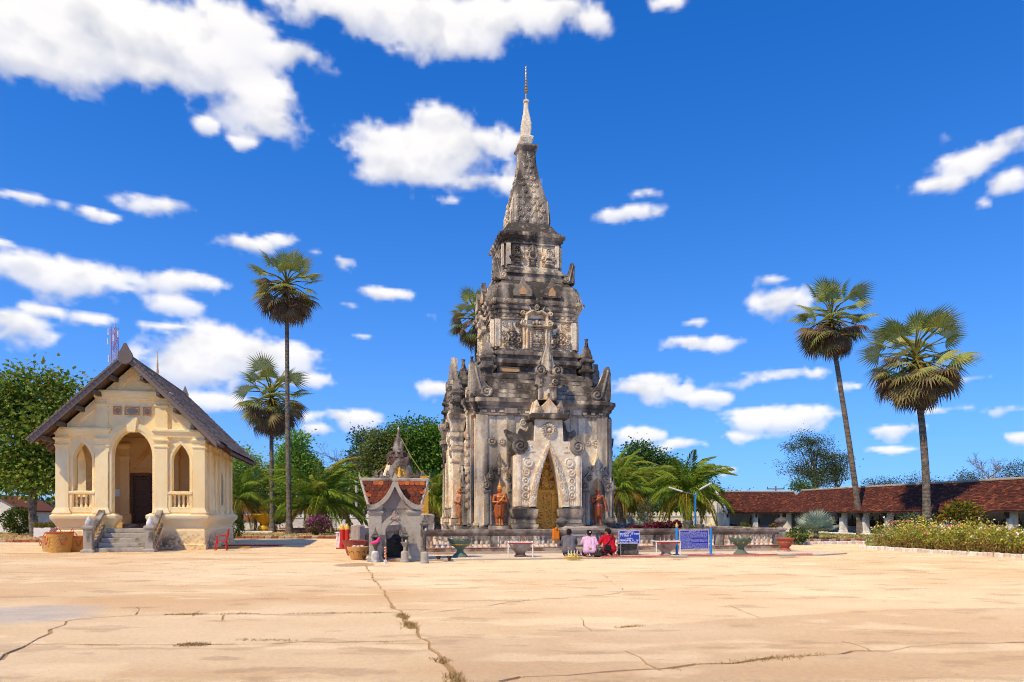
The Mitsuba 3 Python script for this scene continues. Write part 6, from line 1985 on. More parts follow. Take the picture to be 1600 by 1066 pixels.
# ---- broad-leaved trees
DG = [(.030, .060, .016), (.045, .080, .02), (.06, .10, .025), (.035, .07, .02)]
MG = [(.06, .11, .02), (.085, .14, .028), (.11, .165, .03), (.05, .095, .02)]
YG = [(.10, .14, .025), (.15, .18, .03), (.19, .20, .04), (.08, .12, .022)]
AU = [(.06, .10, .018), (.10, .15, .025), (.14, .16, .03), (.08, .13, .022), (.13, .115, .022), (.05, .085, .018), (.12, .16, .03)]
BG = [(.035, .062, .035), (.05, .085, .04), (.065, .10, .045)]


def px(u, v, rw, rh, Y, foot_u, dy=0.0, deep=.8):
    """A crown lobe from its outline in the photograph, about the tree's foot."""
    k = Y / 1100
    p, f = at(u, v, Y), at(foot_u, 805, Y)
    return (p[0] - f[0], dy, p[2], rw * k, max(rw, rh) * k * deep, rh * k)


def shrunk(l, m):
    l = list(l)
    for i in (3, 4, 5):
        l[i] = max(l[i] - m, l[i] * .45)
    return l


def photo_tree(label, u, Y, lobes, trunk_px, n, leaf, palette, seed, name='tree', z=0.0, depth_=.8, **k):
    L = [px(*l[:4], Y, u, l[4] if len(l) > 4 else 0.0, depth_) for l in lobes]
    if Y > 75:
        leaf, n = leaf * .66, int(n * 1.5)
        k.setdefault('spread', 2.2)
    L = [shrunk(l, leaf * 1.7) for l in L]
    top = max(l[2] + l[5] * .6 for l in L)
    return tree(name, label, 'tree', P_(u, 0, Y, z), top, trunk_px * Y / 1100 / 2, L, n, leaf, palette, seed, **k)


photo_tree('broad tree with yellowing leaves left of the temple hall', 52, 47, [(45, 610, 52, 38), (95, 615, 38, 34, .5), (15, 650, 45, 45), (70, 665, 55, 40), (20, 710, 48, 48), (75, 715, 40, 45, 1.0), (105, 650, 25, 35, 1), (10, 600, 25, 24), (60, 745, 50, 30)], 11, 22000, .30, AU, 3, lean=(.2, 0), fork=.5, limbs=10, density=.56)
photo_tree('slender grey stemmed tree hidden behind the broad left tree', 92, 54, [(85, 720, 45, 45), (100, 690, 40, 40), (30, 740, 60, 30)], 5, 8000, .36, MG, 4)
photo_tree('round dark tree behind the small shrine', 652, 92, [(650, 680, 42, 32), (618, 705, 40, 35), (680, 700, 38, 40), (650, 725, 50, 36), (700, 735, 30, 50)], 9, 15000, .55, [(.04, .085, .012), (.06, .115, .016), (.09, .15, .022), (.035, .07, .012)], 5, fork=.35)
photo_tree('blue green conical tree left of the shrine spire', 570, 96, [(568, 690, 16, 22), (570, 715, 22, 24), (565, 745, 30, 28), (590, 730, 26, 26)], 6, 7000, .5, BG, 6, fork=.3)
photo_tree('olive brown tree between the conical tree and the round dark tree', 603, 90, [(600, 695, 32, 26), (595, 730, 40, 30), (620, 745, 34, 34)], 6, 8000, .5, [(.075, .09, .025), (.10, .11, .035), (.055, .075, .02)], 7)
photo_tree('bright green leafy tree beside the tall left palms', 465, 84, [(462, 690, 22, 18), (458, 715, 26, 24), (475, 735, 26, 30), (452, 750, 24, 30)], 6, 8000, .45, [(.07, .13, .02), (.10, .17, .03), (.13, .19, .035)], 8)
photo_tree('low thicket tree behind the left feather palm', 540, 88, [(540, 760, 60, 26), (495, 765, 45, 24), (585, 770, 45, 28), (440, 765, 40, 22)], 5, 12000, .45, MG + YG, 9)
photo_tree('scrub tree filling the gap left of the palm trunks', 395, 86, [(385, 745, 38, 30), (410, 760, 34, 28), (360, 755, 30, 32), (430, 745, 26, 26)], 5, 9000, .42, YG, 10)
photo_tree('bamboo clump rising behind the corner of the hall', 372, 78, [(372, 720, 14, 26), (385, 735, 14, 26), (362, 745, 14, 30), (392, 715, 8, 14)], 2, 5000, .4, [(.12, .19, .05), (.15, .21, .06), (.10, .16, .05)], 11, name='bamboo')
photo_tree('dark domed tree right of the stupa', 1010, 98, [(1000, 712, 26, 24), (1020, 728, 36, 24), (985, 730, 24, 24), (1045, 738, 26, 22), (1005, 752, 44, 26)], 8, 12000, .5, DG, 12, fork=.35)
photo_tree('wide green tree behind the right feather palms', 1048, 90, [(1045, 752, 50, 26), (1085, 762, 30, 24), (1010, 765, 40, 28), (1098, 745, 14, 16), (980, 760, 36, 34)], 7, 13000, .45, [(.05, .09, .015), (.075, .125, .02), (.10, .15, .03)], 13, fork=.35)
photo_tree('shady undergrowth tree behind the right court wall', 1035, 80, [(1030, 788, 60, 20), (980, 790, 40, 22), (1085, 790, 40, 18)], 4, 9000, .4, DG, 14)
photo_tree('lone airy tree standing behind the long gallery', 1272, 105, [(1262, 682, 20, 14), (1250, 700, 26, 18), (1280, 700, 22, 18), (1240, 722, 22, 14), (1285, 722, 20, 16), (1258, 735, 34, 14), (1232, 740, 14, 8), (1280, 748, 20, 12)], 6, 5600, .30, [(.03, .042, .02), (.042, .056, .025), (.055, .07, .03)], 15, fork=.25, limbs=24, density=.7, depth_=.5, m=110, spread=3.2)
photo_tree('smaller airy tree close to the leaning palm', 1306, 103, [(1302, 712, 20, 14), (1310, 725, 20, 16), (1298, 738, 20, 14), (1315, 742, 16, 12), (1285, 752, 22, 10)], 5, 4200, .30, [(.03, .042, .02), (.042, .056, .025), (.055, .07, .03)], 16, fork=.25, limbs=18, density=.7, depth_=.5, m=110, spread=3.2)
photo_tree('round olive bush tree behind the corner gallery', 1250, 92, [(1248, 758, 12, 10), (1258, 762, 10, 8)], 3, 1200, .3, DG, 17)
for i, (u, v, w, h, lab) in enumerate(((1365, 748, 22, 12, 'low dark tree behind the gallery just right of the leaning palm'), (1400, 745, 26, 12, 'second low dark tree along the gallery ridge'), (1432, 742, 22, 14, 'third low dark tree beside the broad palm trunk'), (1462, 744, 18, 10, 'small dark tree right of the broad palm trunk'), (1505, 738, 20, 14, 'rounded dark tree left of the bare tree'), (1560, 735, 30, 16, 'dark tree at the foot of the bare tree'), (1592, 724, 20, 18, 'dark tree at the right edge behind the gallery'), (1110, 752, 9, 12, 'small far tree beyond the white gable end'), (1165, 766, 14, 6, 'far scrubby tree over the corner gallery ridge'), (1140, 762, 12, 8, 'far green tree over the corner gallery gable'))):
    v += 11
    photo_tree(lab, u, 112, [(u, v, w * .8, h), (u - w * .45, v + h * .6, w * .6, h * .8), (u + w * .45, v + h * .7, w * .6, h * .8)], 3, 1100, .32, [(.024, .034, .017), (.034, .046, .02), (.042, .055, .025)], 30 + i, fork=.3, density=.62, m=70, spread=3.2)
# a leafless tree
def bare_tree(label, u, v, Y, w, h, seed):
    r = np.random.RandomState(seed)
    K = thing('bare_tree', label, 'tree')
    base = P_(u, 0, Y, 0)
    k = Y / 1100
    top = 1.5 + (805 - v) * k
    ms = [tube([(0, 0, 0), (.1, 0, top * .4), (0, .1, top * .7)], [.16, .12, .07], 6)]

    def grow(p, d, L, rad, n):
        q = p + d * L
        ms.append(tube([p, (p + q) / 2 + r.normal(0, L * .05, 3), q], [rad, rad * .8, rad * .55], 4))
        if n:
            for _ in range(3 if n > 1 else 3):
                grow(p + d * L * r.uniform(.5, 1), norm(d + r.normal(0, .55, 3) + [0, 0, .15]), L * r.uniform(.55, .8), rad * .6, n - 1)
    for i in range(7):
        a = i * 2.4
        grow(np.array([0, 0, top * r.uniform(.45, .7)]), norm([math.cos(a), math.sin(a), r.uniform(.6, 1.4)]), h * k * .5, .07, 4)
    put('branches', cat(ms), 'bark', K, mov(*base), False, uv=(.1, 0))


bare_tree('leafless grey tree above the gallery roof at the right', 1545, 705, 108, 25, 40, 3)
bare_tree('thin leafless tree between the feather palm and the conical tree', 535, 690, 90, 20, 55, 5)
# far woods closing the view between the trees
r = np.random.RandomState(77)
n = 26000
xx = r.uniform(-150, 150, n)
yy = 135 + r.uniform(0, 20, n)
top = 2.2 + 3.4 * meshkit.fbm(np.stack([xx * .11, xx * 0, xx * 0 + 2], -1), 3, 5)
zz = r.uniform(0, 1, n) ** .7 * top
cc = np.array([(.045, .065, .03), (.06, .085, .035), (.08, .095, .045)])[r.randint(3, size=n)] * r.uniform(.7, 1.3, (n, 1))
m, c = leaf_cards(np.stack([xx, yy, zz], 1), r.normal(0, 1, (n, 3)), r.normal(0, .5, (n, 3)) + [0, -.3, 1], .9 * r.uniform(.6, 1.3, n), .42, cc, r)
tag(put('far_wood', m, 'leaf', None, None, False, c), 'low belt of woods on the horizon behind the temple court', 'woods', kind='stuff')

# ---- the silver fan palm on the lawn, bushes, small plants
K = thing('fan_palm', 'silvery fan palm growing on the lawn before the gallery', 'palm tree')
q = gnd(1275, 842, .08)
SILV = [shape(*(lambda mc: (mc[0], 'leaf', False, mc[1]))(fan(80 + i, 1.0, .62, (.34, .42, .33), .12, 26, 4.2, .14))) for i in range(3)]
put('trunk', lathe([(.16, 0), (.14, .3), (.1, .5)], 10), 'bark', K, mov(*q), uv=(.2, .0))
rr_ = np.random.RandomState(4)
for i in range(17):
    el = math.radians(88 - 82 * ((i + .5) / 17) ** .9)
    place('frond', SILV[i % 3], mov(q[0], q[1], q[2] + .38) @ rot(i * 2.39996) @ ry(-el) @ rx(rr_.normal(0, .25)) @ scl(.98), K)


def bush(name, label, cat_, p, rad, h, n, leaf, palette, seed, flowers=None, stems=5):
    r = np.random.RandomState(seed)
    K = thing(name, label, cat_)
    ms = []
    for i in range(stems):
        a = i * 2.4
        ms.append(tube([(0, 0, 0), (math.cos(a) * rad * .3, math.sin(a) * rad * .3, h * .45), (math.cos(a) * rad * .6, math.sin(a) * rad * .6, h * .85)], [.03, .02, .008], 5))
    put('stems', cat(ms), 'bark', K, mov(*p), uv=(.3, 0))
    d = norm(r.normal(0, 1, (n, 3)))
    rr = r.uniform(.2, 1, (n, 1)) ** .5
    P = d * rr * [rad, rad, h * .5] + [0, 0, h * .55]
    keep = meshkit.fbm(P * 2.2 / max(rad, .3), 2, seed) < .62
    P, d = P[keep], d[keep]
    cc = np.array(palette)[r.randint(len(palette), size=len(P))] * r.uniform(.7, 1.35, (len(P), 1))
    m, c = leaf_cards(P, d + r.normal(0, .6, P.shape) + [0, 0, .2], r.normal(0, .5, P.shape) + [0, 0, 1], leaf * r.uniform(.7, 1.3, len(P)), leaf * .34, cc, r)
    put('foliage', m, 'leaf_thin', K, mov(*p), False, c)
    if flowers is not None:
        k = int(n * .12)
        d = norm(r.normal(0, 1, (k, 3)) + [0, -.3, .5])
        P = d * [rad, rad, h * .5] * r.uniform(.8, 1.05, (k, 1)) + [0, 0, h * .55]
        m, c = leaf_cards(P, d + r.normal(0, .5, P.shape), r.normal(0, 1, P.shape), leaf * .9, leaf * .45, np.array(flowers)[r.randint(len(flowers), size=k)], r)
        tag(put('blossoms', m, 'leaf', K, mov(*p), False, c), kind='stuff')
    return K


bush('shrub', 'green leafy shrub on the lawn left of the hall', 'shrub', gnd(30, 836, .07), 1.1, 1.9, 2600, .17, MG + YG, 1)
bush('bougainvillea', 'bougainvillea bush with purple blossoms in front of the left wall', 'shrub', gnd(497, 836, .07), .85, 1.3, 2200, .13, [(.10, .13, .04), (.16, .14, .06), (.22, .12, .07)], 2, [(.42, .05, .30), (.55, .08, .40)])
bush('shrub', 'thin yellow green shrub at the foot of the palm trunks', 'shrub', gnd(431, 829, .07), .95, 2.6, 1500, .16, YG, 3)
bush('shrub', 'small shrub by the right corner of the hall', 'shrub', gnd(366, 842, .07), .6, 1.4, 900, .13, MG, 4)
bush('sapling', 'small grey green sapling before the right court wall', 'sapling', np.array([*P_(1010, 0, 55)[:2], 0]), .75, 2.6, 1300, .15, [(.12, .15, .07), (.16, .18, .09)], 5)
bush('frangipani', 'yellow leaved frangipani tree behind the flower border', 'tree', np.array([*P_(1502, 0, 36)[:2], .1]), 1.05, 2.0, 1900, .2, [(.20, .20, .03), (.26, .22, .035), (.12, .15, .025), (.32, .17, .03)], 6)
bush('shrub', 'small green shrub in the lawn left of the silver fan palm', 'shrub', gnd(1247, 849, .08), .5, .75, 700, .11, MG, 7)
bush('shrub', 'grey green shrub rising behind the left end of the flower border', 'shrub', np.array([*P_(1428, 0, 37)[:2], .1]), .75, 1.45, 1100, .15, [(.16, .2, .12), (.12, .16, .07)], 8)
bush('agave', 'pale grey green plant beside the right base of the stupa', 'plant', np.array([*site(5.3, -3.6)[:2], .2]), .45, .8, 260, .3, [(.3, .36, .3), (.24, .3, .22)], 9, stems=2)
bush('potted_plant', 'yellow green plant between the stone finials on the terrace', 'plant', np.array([*P_(1081, 0, 33.5)[:2], .2]), .3, .75, 500, .1, YG, 10)
bush('canna', 'red canna flowers beside the right balustrade corner', 'flower', np.array([*P_(1209, 0, 40)[:2], .1]), .3, .85, 260, .15, [(.10, .15, .03)], 11, [(.65, .06, .02), (.75, .14, .03)])
bush('potted_plant', 'small yellow plant behind the right balustrade under the corner gallery', 'plant', np.array([*P_(1163, 0, 44)[:2], .1]), .35, 1.0, 420, .12, YG, 12)
for i, (u, v) in enumerate(((54, 838), (66, 838.5))):
    pt = thing('plant_pot', ('terracotta plant pot below the slender tree left of the hall', 'second terracotta pot beside the left corner of the hall')[i], 'pot')
    put('pot', lathe([(.18, 0), (.25, .3), (.28, .36), (.24, .36), (.2, .25)], 14), 'dull', pt, mov(*gnd(u, v, .07)), color=(.33, .13, .07))
    m, c = leaf_cards(rr_.normal(0, .1, (120, 3)) + [0, 0, .42], rr_.normal(0, 1, (120, 3)) + [0, 0, .8], np.tile([0, 0, 1.0], (120, 1)), .2, .05, np.array(MG)[rr_.randint(4, size=120)], rr_)
    put('foliage', m, 'leaf_thin', pt, mov(*gnd(u, v, .07)), False, c)
# dark red coleus bed on the terrace
n = 3400
r = np.random.RandomState(31)
a0_, a1_ = at(985, 822, 34)[:2], at(1062, 822, 35)[:2]
t = r.rand(n)
P = np.stack([a0_[0] + (a1_[0] - a0_[0]) * t, a0_[1] + (a1_[1] - a0_[1]) * t + r.uniform(-.4, .4, n), .45 + r.rand(n) ** .6 * .60 * (.75 + .5 * meshkit.noise(np.stack([t * 14, t * 0, t * 0], 1)))], 1)
m, c = leaf_cards(P, r.normal(0, 1, (n, 3)) + [0, -.2, .6], r.normal(0, .5, (n, 3)) + [0, 0, 1], .14, .06, np.array([(.17, .012, .03), (.10, .01, .025), (.24, .03, .045), (.07, .05, .02)])[r.randint(4, size=n)], r)
tag(put('coleus_bed', m, 'leaf', None, None, False, c), 'bed of dark red coleus on the terrace behind the small notice board', 'plants', kind='stuff')
put_tr = thing('planter', 'long stone planter holding the dark red coleus', 'planter')
ang = math.atan2(a1_[1] - a0_[1], a1_[0] - a0_[0])
put('trough', rough(cbox(-.2, float(np.linalg.norm(a1_ - a0_)) + .2, -.5, .5, .0, .62, .03), .015, 3), 'stone', put_tr, mov(*a0_, .1) @ rot(ang), uv=(.8, 0))
for u, lab in ((1075, 'dark stone lotus urn standing on the terrace behind the large notice board'), (1093, 'small stone pot on the terrace right of the lamp post')):
    F = thing('stone_urn', lab, 'urn')
    put('urn', rough(lathe([(.12, 0), (.14, .1), (.10, .5), (.16, .7), (.26, .95), (.27, 1.08), (.2, 1.1), (.05, 1.05)] if u == 1075 else [(.14, 0), (.13, .55), (.2, .8), (.24, .92), (.2, .92), (.1, .8)], 14), .01, 5), 'stone', F, mov(*P_(u, 0, 34)[:2], .13), uv=(.75, 0))
cr_ = thing('white_box', 'small white box lying on the terrace edge before the corner gallery', 'box')
put('box', cbox(-.2, .2, -.15, .15, 0, .25, .02), 'paint', cr_, mov(*P_(1131, 0, 36)[:2], .62), color=(.85, .82, .78))
put('stand', cbox(-.12, .12, -.12, .12, 0, .62, .02), 'stone', cr_, mov(*P_(1131, 0, 36)[:2], 0), uv=(.4, 0))

# ---- the flower border on the right
r = np.random.RandomState(9)
axis = LineString([(16.35, 31.1), (17.0, 27.8), (18.25, 24.3), (20.6, 17.5)])
V, C, V2, C2 = [], [], [], []
ns = 1500
tt = r.rand(ns)
leafs_p, leafs_d, leafs_c, leafs_l = [], [], [], []
stems = []
fl_p, fl_c = [], []
for i in range(ns):
    q = axis.interpolate(tt[i], normalized=True)
    off = r.uniform(-.55, 1.25)
    x, y = q.x + off * .97 + r.normal(0, .05), q.y + off * .25
    clump = meshkit.noise(np.array([[x * .8, y * .8, 2.0]]))[0]
    h = (.62 + .55 * clump) * r.uniform(.75, 1.2) * (1 + .12 * off)
    lean = r.normal(0, .10, 2)
    top = np.array([x + lean[0], y + lean[1], h + .08])
    base = np.array([x, y, .06])
    w = .007
    stems.append(np.array([base + [w, 0, 0], base - [w, 0, 0], top]))
    k = 22
    s = r.uniform(.12, 1, k)
    leafs_p.append(base + (top - base) * s[:, None] + r.normal(0, .05, (k, 3)))
    leafs_d.append(r.normal(0, 1, (k, 3)) + [0, 0, .5])
    dry = (s < .5) & (r.rand(k) < .75)
    col = np.array([(.40, .46, .07), (.50, .50, .08), (.28, .37, .06), (.56, .47, .10)])[r.randint(4, size=k)]
    col[dry] = np.array([(.40, .22, .07), (.33, .17, .055), (.45, .29, .10)])[r.randint(3, size=dry.sum())]
    leafs_c.append(col * r.uniform(.7, 1.3, (k, 1)))
    for _ in range(r.randint(0, 3)):
        fl_p.append(top + r.normal(0, .10, 3) + [0, 0, -.03])
        pk_ = r.rand()
        fl_c.append([(.85, .84, .78), (.80, .60, .05), (.75, .08, .34), (.62, .05, .03), (.80, .36, .50), (.78, .42, .06)][int(np.searchsorted([.26, .62, .70, .76, .83], pk_))])
LP, LD, LC = np.vstack(leafs_p), np.vstack(leafs_d), np.vstack(leafs_c)
m, c = leaf_cards(LP, LD, r.normal(0, .5, LP.shape) + [0, 0, 1], .105 * r.uniform(.6, 1.4, len(LP)), .022, LC, r)
K = put('flower_border', m, 'leaf_thin', None, None, False, c)
tag(K, 'tall flower border of yellow green stems along the white stone kerb', 'flowers', kind='stuff')
sv = np.vstack(stems)
tag(put('stalks', tm(sv, np.arange(len(sv)).reshape(-1, 3)), 'leaf', K, None, False, (.34, .26, .09)), kind='stuff')
fp, fc = np.array(fl_p), np.array(fl_c)
r6 = np.arange(6) * np.pi / 3
n = len(fp)
tilt = norm(r.normal(0, .6, (n, 3)) + [-.2, -.6, .8])
e1 = norm(np.cross(tilt, [0, 0, 1.0]))
e2 = np.cross(tilt, e1)
R6 = r.uniform(.022, .042, n)
ring = fp[:, None] + R6[:, None, None] * (np.cos(r6)[None, :, None] * e1[:, None] + np.sin(r6)[None, :, None] * e2[:, None])
vv = np.concatenate([(fp + tilt * .016)[:, None], ring], 1).reshape(-1, 3)
ff = np.concatenate([np.arange(n)[:, None] * 7 + [0, 1 + k, 1 + (k + 1) % 6] for k in range(6)], 0)
tag(put('blossoms', tm(vv, ff), 'leaf', K, None, False, np.repeat(fc, 7, 0)), kind='stuff')
bed = tag(put('border_soil', flat(Polygon([(15.7, 31.2), (16.5, 27.7), (17.85, 24.1), (20.1, 17.4), (22.2, 17.4), (19.8, 24.6), (18.4, 28.2), (17.6, 31.4)]), -.04, .10), 'soil_look', smooth=False), 'brown soil of the flower border', kind='structure')


# ---------------------------------------------------------------- guardian statues in the niches
def hand_bones(wrist, to, palm_n, side, s=1.0, curl=.35):
    """Palm, four fingers and a thumb from the wrist towards a direction."""
    w, d, n = np.array(wrist, float), norm(np.array(to, float)), norm(np.array(palm_n, float))
    e = norm(np.cross(d, n))
    b = [(w, .022 * s, w + d * .075 * s, .028 * s)]
    for i, (o, L) in enumerate(((-.030, .062), (-.010, .074), (.010, .070), (.029, .055))):
        k = w + d * .085 * s + e * o * s
        m = k + (d * math.cos(curl) + n * math.sin(curl)) * L * .55 * s
        t = m + (d * math.cos(curl * 2) + n * math.sin(curl * 2)) * L * .5 * s
        b += [(k - d * .02 * s, .0095 * s, m, .009 * s), (m, .009 * s, t, .0075 * s)]
    k = w + d * .03 * s - e * side * .03 * s
    m = k + (d * .6 - e * side * .6 + n * .3) * .045 * s
    b += [(k, .012 * s, m, .010 * s), (m, .010 * s, m + (d * .8 + n * .4) * .032 * s, .008 * s)]
    return b


def guardian(label, x, k, arms, col, gilt):
    K = thing('guardian_statue', label, 'statue', None)
    M = SITE @ rot(k * math.pi / 2) @ mov(x, -3.93, 1.0)
    b = []
    for s in (-1, 1):
        b += [((s * .12, -.02, .04), .075, (s * .12, -.14, .035), .05), ((s * .12, 0, .05), .07, (s * .125, 0, .45), .085), ((s * .125, 0, .45), .085, (s * .11, 0, .92), .12)]
        sh_, el, wr = (s * .25, 0, 1.42), arms[s][0], arms[s][1]
        b += [((s * .1, 0, 1.40), .10, sh_, .075), (sh_, .072, el, .055), (el, .055, wr, .038)]
        b += hand_bones(wr, arms[s][2], (0, -.3, -1) if arms[s][2][1] else (-s, -.4, 0), s, 1.15)
    b += [((0, 0, .92), .17, (0, 0, 1.12), .135), ((0, 0, 1.12), .135, (0, 0, 1.38), .17), ((0, 0, 1.42), .08, (0, -.01, 1.56), .07)]
    b += [((0, -.01, 1.66), .105, (0, -.015, 1.74), .10), ((0, -.06, 1.61), .055, (0, -.05, 1.64), .05), ((0, -.115, 1.66), .016, (0, -.105, 1.70), .012)]
    for s in (-1, 1):
        b.append(((s * .105, 0, 1.64), .022, (s * .11, 0, 1.70), .02))
    put('body', flesh(b, .03, 5), 'gloss', K, M, True, col)
    skirt = [((s * .11, -.01, .42), .125, (s * .09, 0, .95), .17) for s in (-1, 1)] + [((0, -.13, .5), .07, (0, -.12, .95), .09)] + [((s * .26, 0, .62), .04, (s * .15, 0, .98), .07) for s in (-1, 1)]
    put('skirt', flesh(skirt, .035, 3), 'gloss', K, M, True, np.array(col) * .82)
    put('crown', lathe([(.115, 1.74), (.125, 1.78), (.10, 1.80), (.11, 1.84), (.08, 1.87), (.085, 1.91), (.05, 1.95), (.05, 2.0), (.02, 2.1), (.004, 2.16)], 14), 'gloss', K, M, 30, gilt)
    put('belt', xf(lathe([(.165, .93), (.185, .96), (.185, 1.0), (.16, 1.03)], 16), scl(1, .9, 1)), 'gloss', K, M, 30, gilt)
    put('necklace', tube([(.13 * math.cos(a), -.07 - .09 * abs(math.sin(a)), 1.42 - .06 * abs(math.sin(a))) for a in np.linspace(math.pi, 2 * math.pi, 9)], .022, 6), 'gloss', K, M, 30, gilt)
    if arms.get('sash'):
        put('sash', tube([(.2, -.10, 1.42), (.02, -.175, 1.2), (-.16, -.14, 1.02)], [.035, .04, .035], 6), 'gloss', K, M, 30, gilt)
    put('pedestal', rough(cbox(-.3, .3, -.28, .12, -.06, .02, .02), .01, 4), 'stucco', K, M, uv=(.5, .4))


OR, GI = (.50, .135, .035), (.70, .36, .10)
guardian('orange painted guardian statue with folded arms and sash in the left front niche', NX[0][0], 0, {-1: ((-.33, -.05, 1.13), (-.10, -.22, 1.10), (1, -.2, .1)), 1: ((.33, -.05, 1.13), (.10, -.24, 1.16), (-1, -.2, .1)), 'sash': 1}, OR, GI)
guardian('rust orange guardian statue with one hand raised to the breast in the right front niche', NX[1][0], 0, {-1: ((-.33, -.05, 1.14), (-.08, -.22, 1.28), (1, -.2, .4)), 1: ((.36, .0, 1.12), (.36, -.12, .88), (0, -.2, -1))}, (.40, .10, .035), GI)
for i, x in enumerate((-2.3, 2.4)):
    guardian(('pale orange guardian statue in the far niche of the left flank of the stupa', 'pale orange guardian statue in the near niche of the left flank of the stupa')[i], x, 3, {-1: ((-.33, -.05, 1.13), (-.10, -.22, 1.10), (1, -.2, .1)), 1: ((.33, -.05, 1.13), (.10, -.24, 1.16), (-1, -.2, .1))}, (.52, .22, .09), GI)

# ---------------------------------------------------------------- three people kneeling before the altar
SKIN, HAIR = (.36, .19, .11), (.02, .016, .014)


def kneeler(label, M, shirt, legs, arms, head_yaw=0.0, hair='short', lean=.05, sc=1.0, collar=None):
    K = thing('person', label, 'person')
    M = M @ scl(sc)
    hip, chest, neck = np.array([0, -.08, .25]), np.array([0, -.04 + lean, .50]), np.array([0, lean + .0, .69])
    b, sb_, lb = [], [], []
    for s in (-1, 1):
        knee, ankle, toe = (s * .15, .34, .07), (s * .10, -.16, .06), (s * .09, -.27, .035)
        b += [((s * .09, -.06, .22), .10, knee, .06), (knee, .055, ankle, .04), (ankle, .042, toe, .032)]
        b += [((s * .09 + o * .012, -.27, .03), .013, (s * .09 + o * .014, -.315, .022), .010) for o in (-2, -1, 0, 1, 2)]
        lb += [((s * .09, -.07, .22), .135, (s * .15, .32, .10), .085), ((s * .15, .32, .085), .08, (s * .10, -.14, .075), .065)]
        sh_ = np.array([s * .185, lean, .625])
        el, wr, dr_ = (np.array(a, float) for a in arms[s])
        b += [((s * .06, lean, .64), .07, sh_, .055), (sh_, .052, el, .040), (el, .040, wr, .027)]
        b += hand_bones(wr, dr_, (-s, 0, .2), s, .92)
        sb_ += [((s * .07, lean, .635), .085, sh_, .072), (sh_, .072, sh_ + (el - sh_) * .78, .066)]
        sb_ += [((s * .10, -.02 + lean * .6, .50), .105, (s * .12, lean, .60), .095), ((s * .10, -.07, .30), .125, (s * .10, -.02 + lean * .6, .50), .105), ((s * .11, -.09, .22), .135, (s * .10, -.07, .32), .125)]
    sb_ += [((0, -.07, .24), .14, (0, -.03 + lean * .6, .5), .125), ((0, -.03 + lean * .6, .5), .125, (0, lean - .01, .63), .085)]
    b += [(hip, .13, chest, .10), (chest, .10, (0, lean, .62), .07), ((0, lean, .64), .06, neck + [0, .01, .05], .052)]
    c, sn = math.cos(head_yaw), math.sin(head_yaw)
    H = np.array([[c, -sn, 0], [sn, c, 0], [0, 0, 1]])
    hc = np.array([0, lean + .03, .80])
    hp = lambda x, y, z: hc + H @ np.array([x, y, z])
    b += [(hp(0, -.015, .02), .088, hp(0, .02, .015), .084), (hp(0, .045, -.055), .052, hp(0, .03, -.03), .06), (hp(0, .105, -.015), .014, hp(0, .098, .015), .010)]
    for s in (-1, 1):
        b += [(hp(s * .088, -.005, -.015), .014, hp(s * .092, -.008, .02), .016)]
    put('body', flesh(b, .022, 5), 'paint', K, M, True, SKIN)
    for s in (-1, 1):
        put('eye', ball(hp(s * .035, .092, .018), .010), 'gloss', K, M, True, (.03, .02, .018))
    put('mouth', tube([hp(-.022, .092, -.048), hp(0, .10, -.05), hp(.022, .092, -.048)], .006, 5), 'paint', K, M, color=(.25, .08, .06))
    hb = [(hp(0, -.03, .045), .095, hp(0, .02, .055), .088), (hp(0, -.06, .0), .072, hp(0, -.04, .05), .08)]
    if hair == 'bun':
        hb += [(hp(0, -.10, .0), .045, hp(0, -.11, .02), .045)]
    put('hair', rough(flesh(hb, .02, 3), .006, 30), 'dull', K, M, True, HAIR)
    # cloth with folds
    sm = rough(flesh(sb_, .022, 5), .011, 16, 3)
    S = put('shirt', sm, 'dull', K, M, True, shirt)
    put('collar', tube([(.075 * math.cos(a), lean + .005 + .07 * math.sin(a), .695) for a in np.linspace(0, 2 * math.pi, 13)], .016, 6), 'dull', S, M, color=np.array(shirt) * .85)
    put('trousers', rough(flesh(lb, .03, 4), .008, 14, 5), 'dull', K, M, True, legs)
    return K, M, hp


pray = {-1: ((-.25, .16, .42), (-.035, .30, .52), (.2, .3, 1)), 1: ((.25, .16, .42), (.035, .30, .52), (-.2, .3, 1))}
q = gnd(889, 869.5, .05)
kneeler('kneeling man in a grey shirt with dark hair facing the altar', mov(*q) @ rot(-.12), (.155, .15, .17), (.035, .035, .05), pray, -.1, sc=1.03)
q = gnd(921, 870, .05)
K, M, hp = kneeler('kneeling woman in a pale pink shirt between two men', mov(*q) @ rot(.05), (.78, .50, .68), (.11, .02, .045), {-1: ((-.25, .14, .42), (-.04, .28, .5), (.2, .3, 1)), 1: ((.27, -.02, .38), (.30, .04, .14), (0, .3, -1))}, .05, 'bun', .04, 1.0)
put('hair_clip', cbox(-.028, .028, -.012, .012, -.016, .016, .006), 'gloss', K, M @ mov(*hp(0, -.145, .06)), color=(.85, .86, .9))
q = gnd(951, 868.5, .05)
K, M, hp = kneeler('kneeling man in a red shirt with a black shoulder bag reaching to his left', mov(*q) @ rot(.30), (.56, .012, .03), (.05, .05, .06), {-1: ((-.34, .06, .40), (-.56, .16, .47), (-1, .4, .1)), 1: ((.25, .15, .42), (.08, .28, .45), (-.4, .4, .3))}, .55, 'short', .05, 1.04)
bag = thing('shoulder_bag', 'black shoulder bag hanging at the back of the man in red', 'bag')
put('pouch', rough(cbox(-.13, .13, -.05, .05, -.12, .12, .045), .012, 9), 'dull', bag, M @ mov(-.13, -.20, .27) @ ry(.2), color=(.022, .02, .022))
put('strap', tube([(-.16, -.17, .38), (-.05, -.135, .48), (.07, -.085, .60), (.15, -.01, .685), (.15, .06, .69), (.06, .15, .58)], .017, 5), 'dull', bag, M, color=(.03, .026, .028))
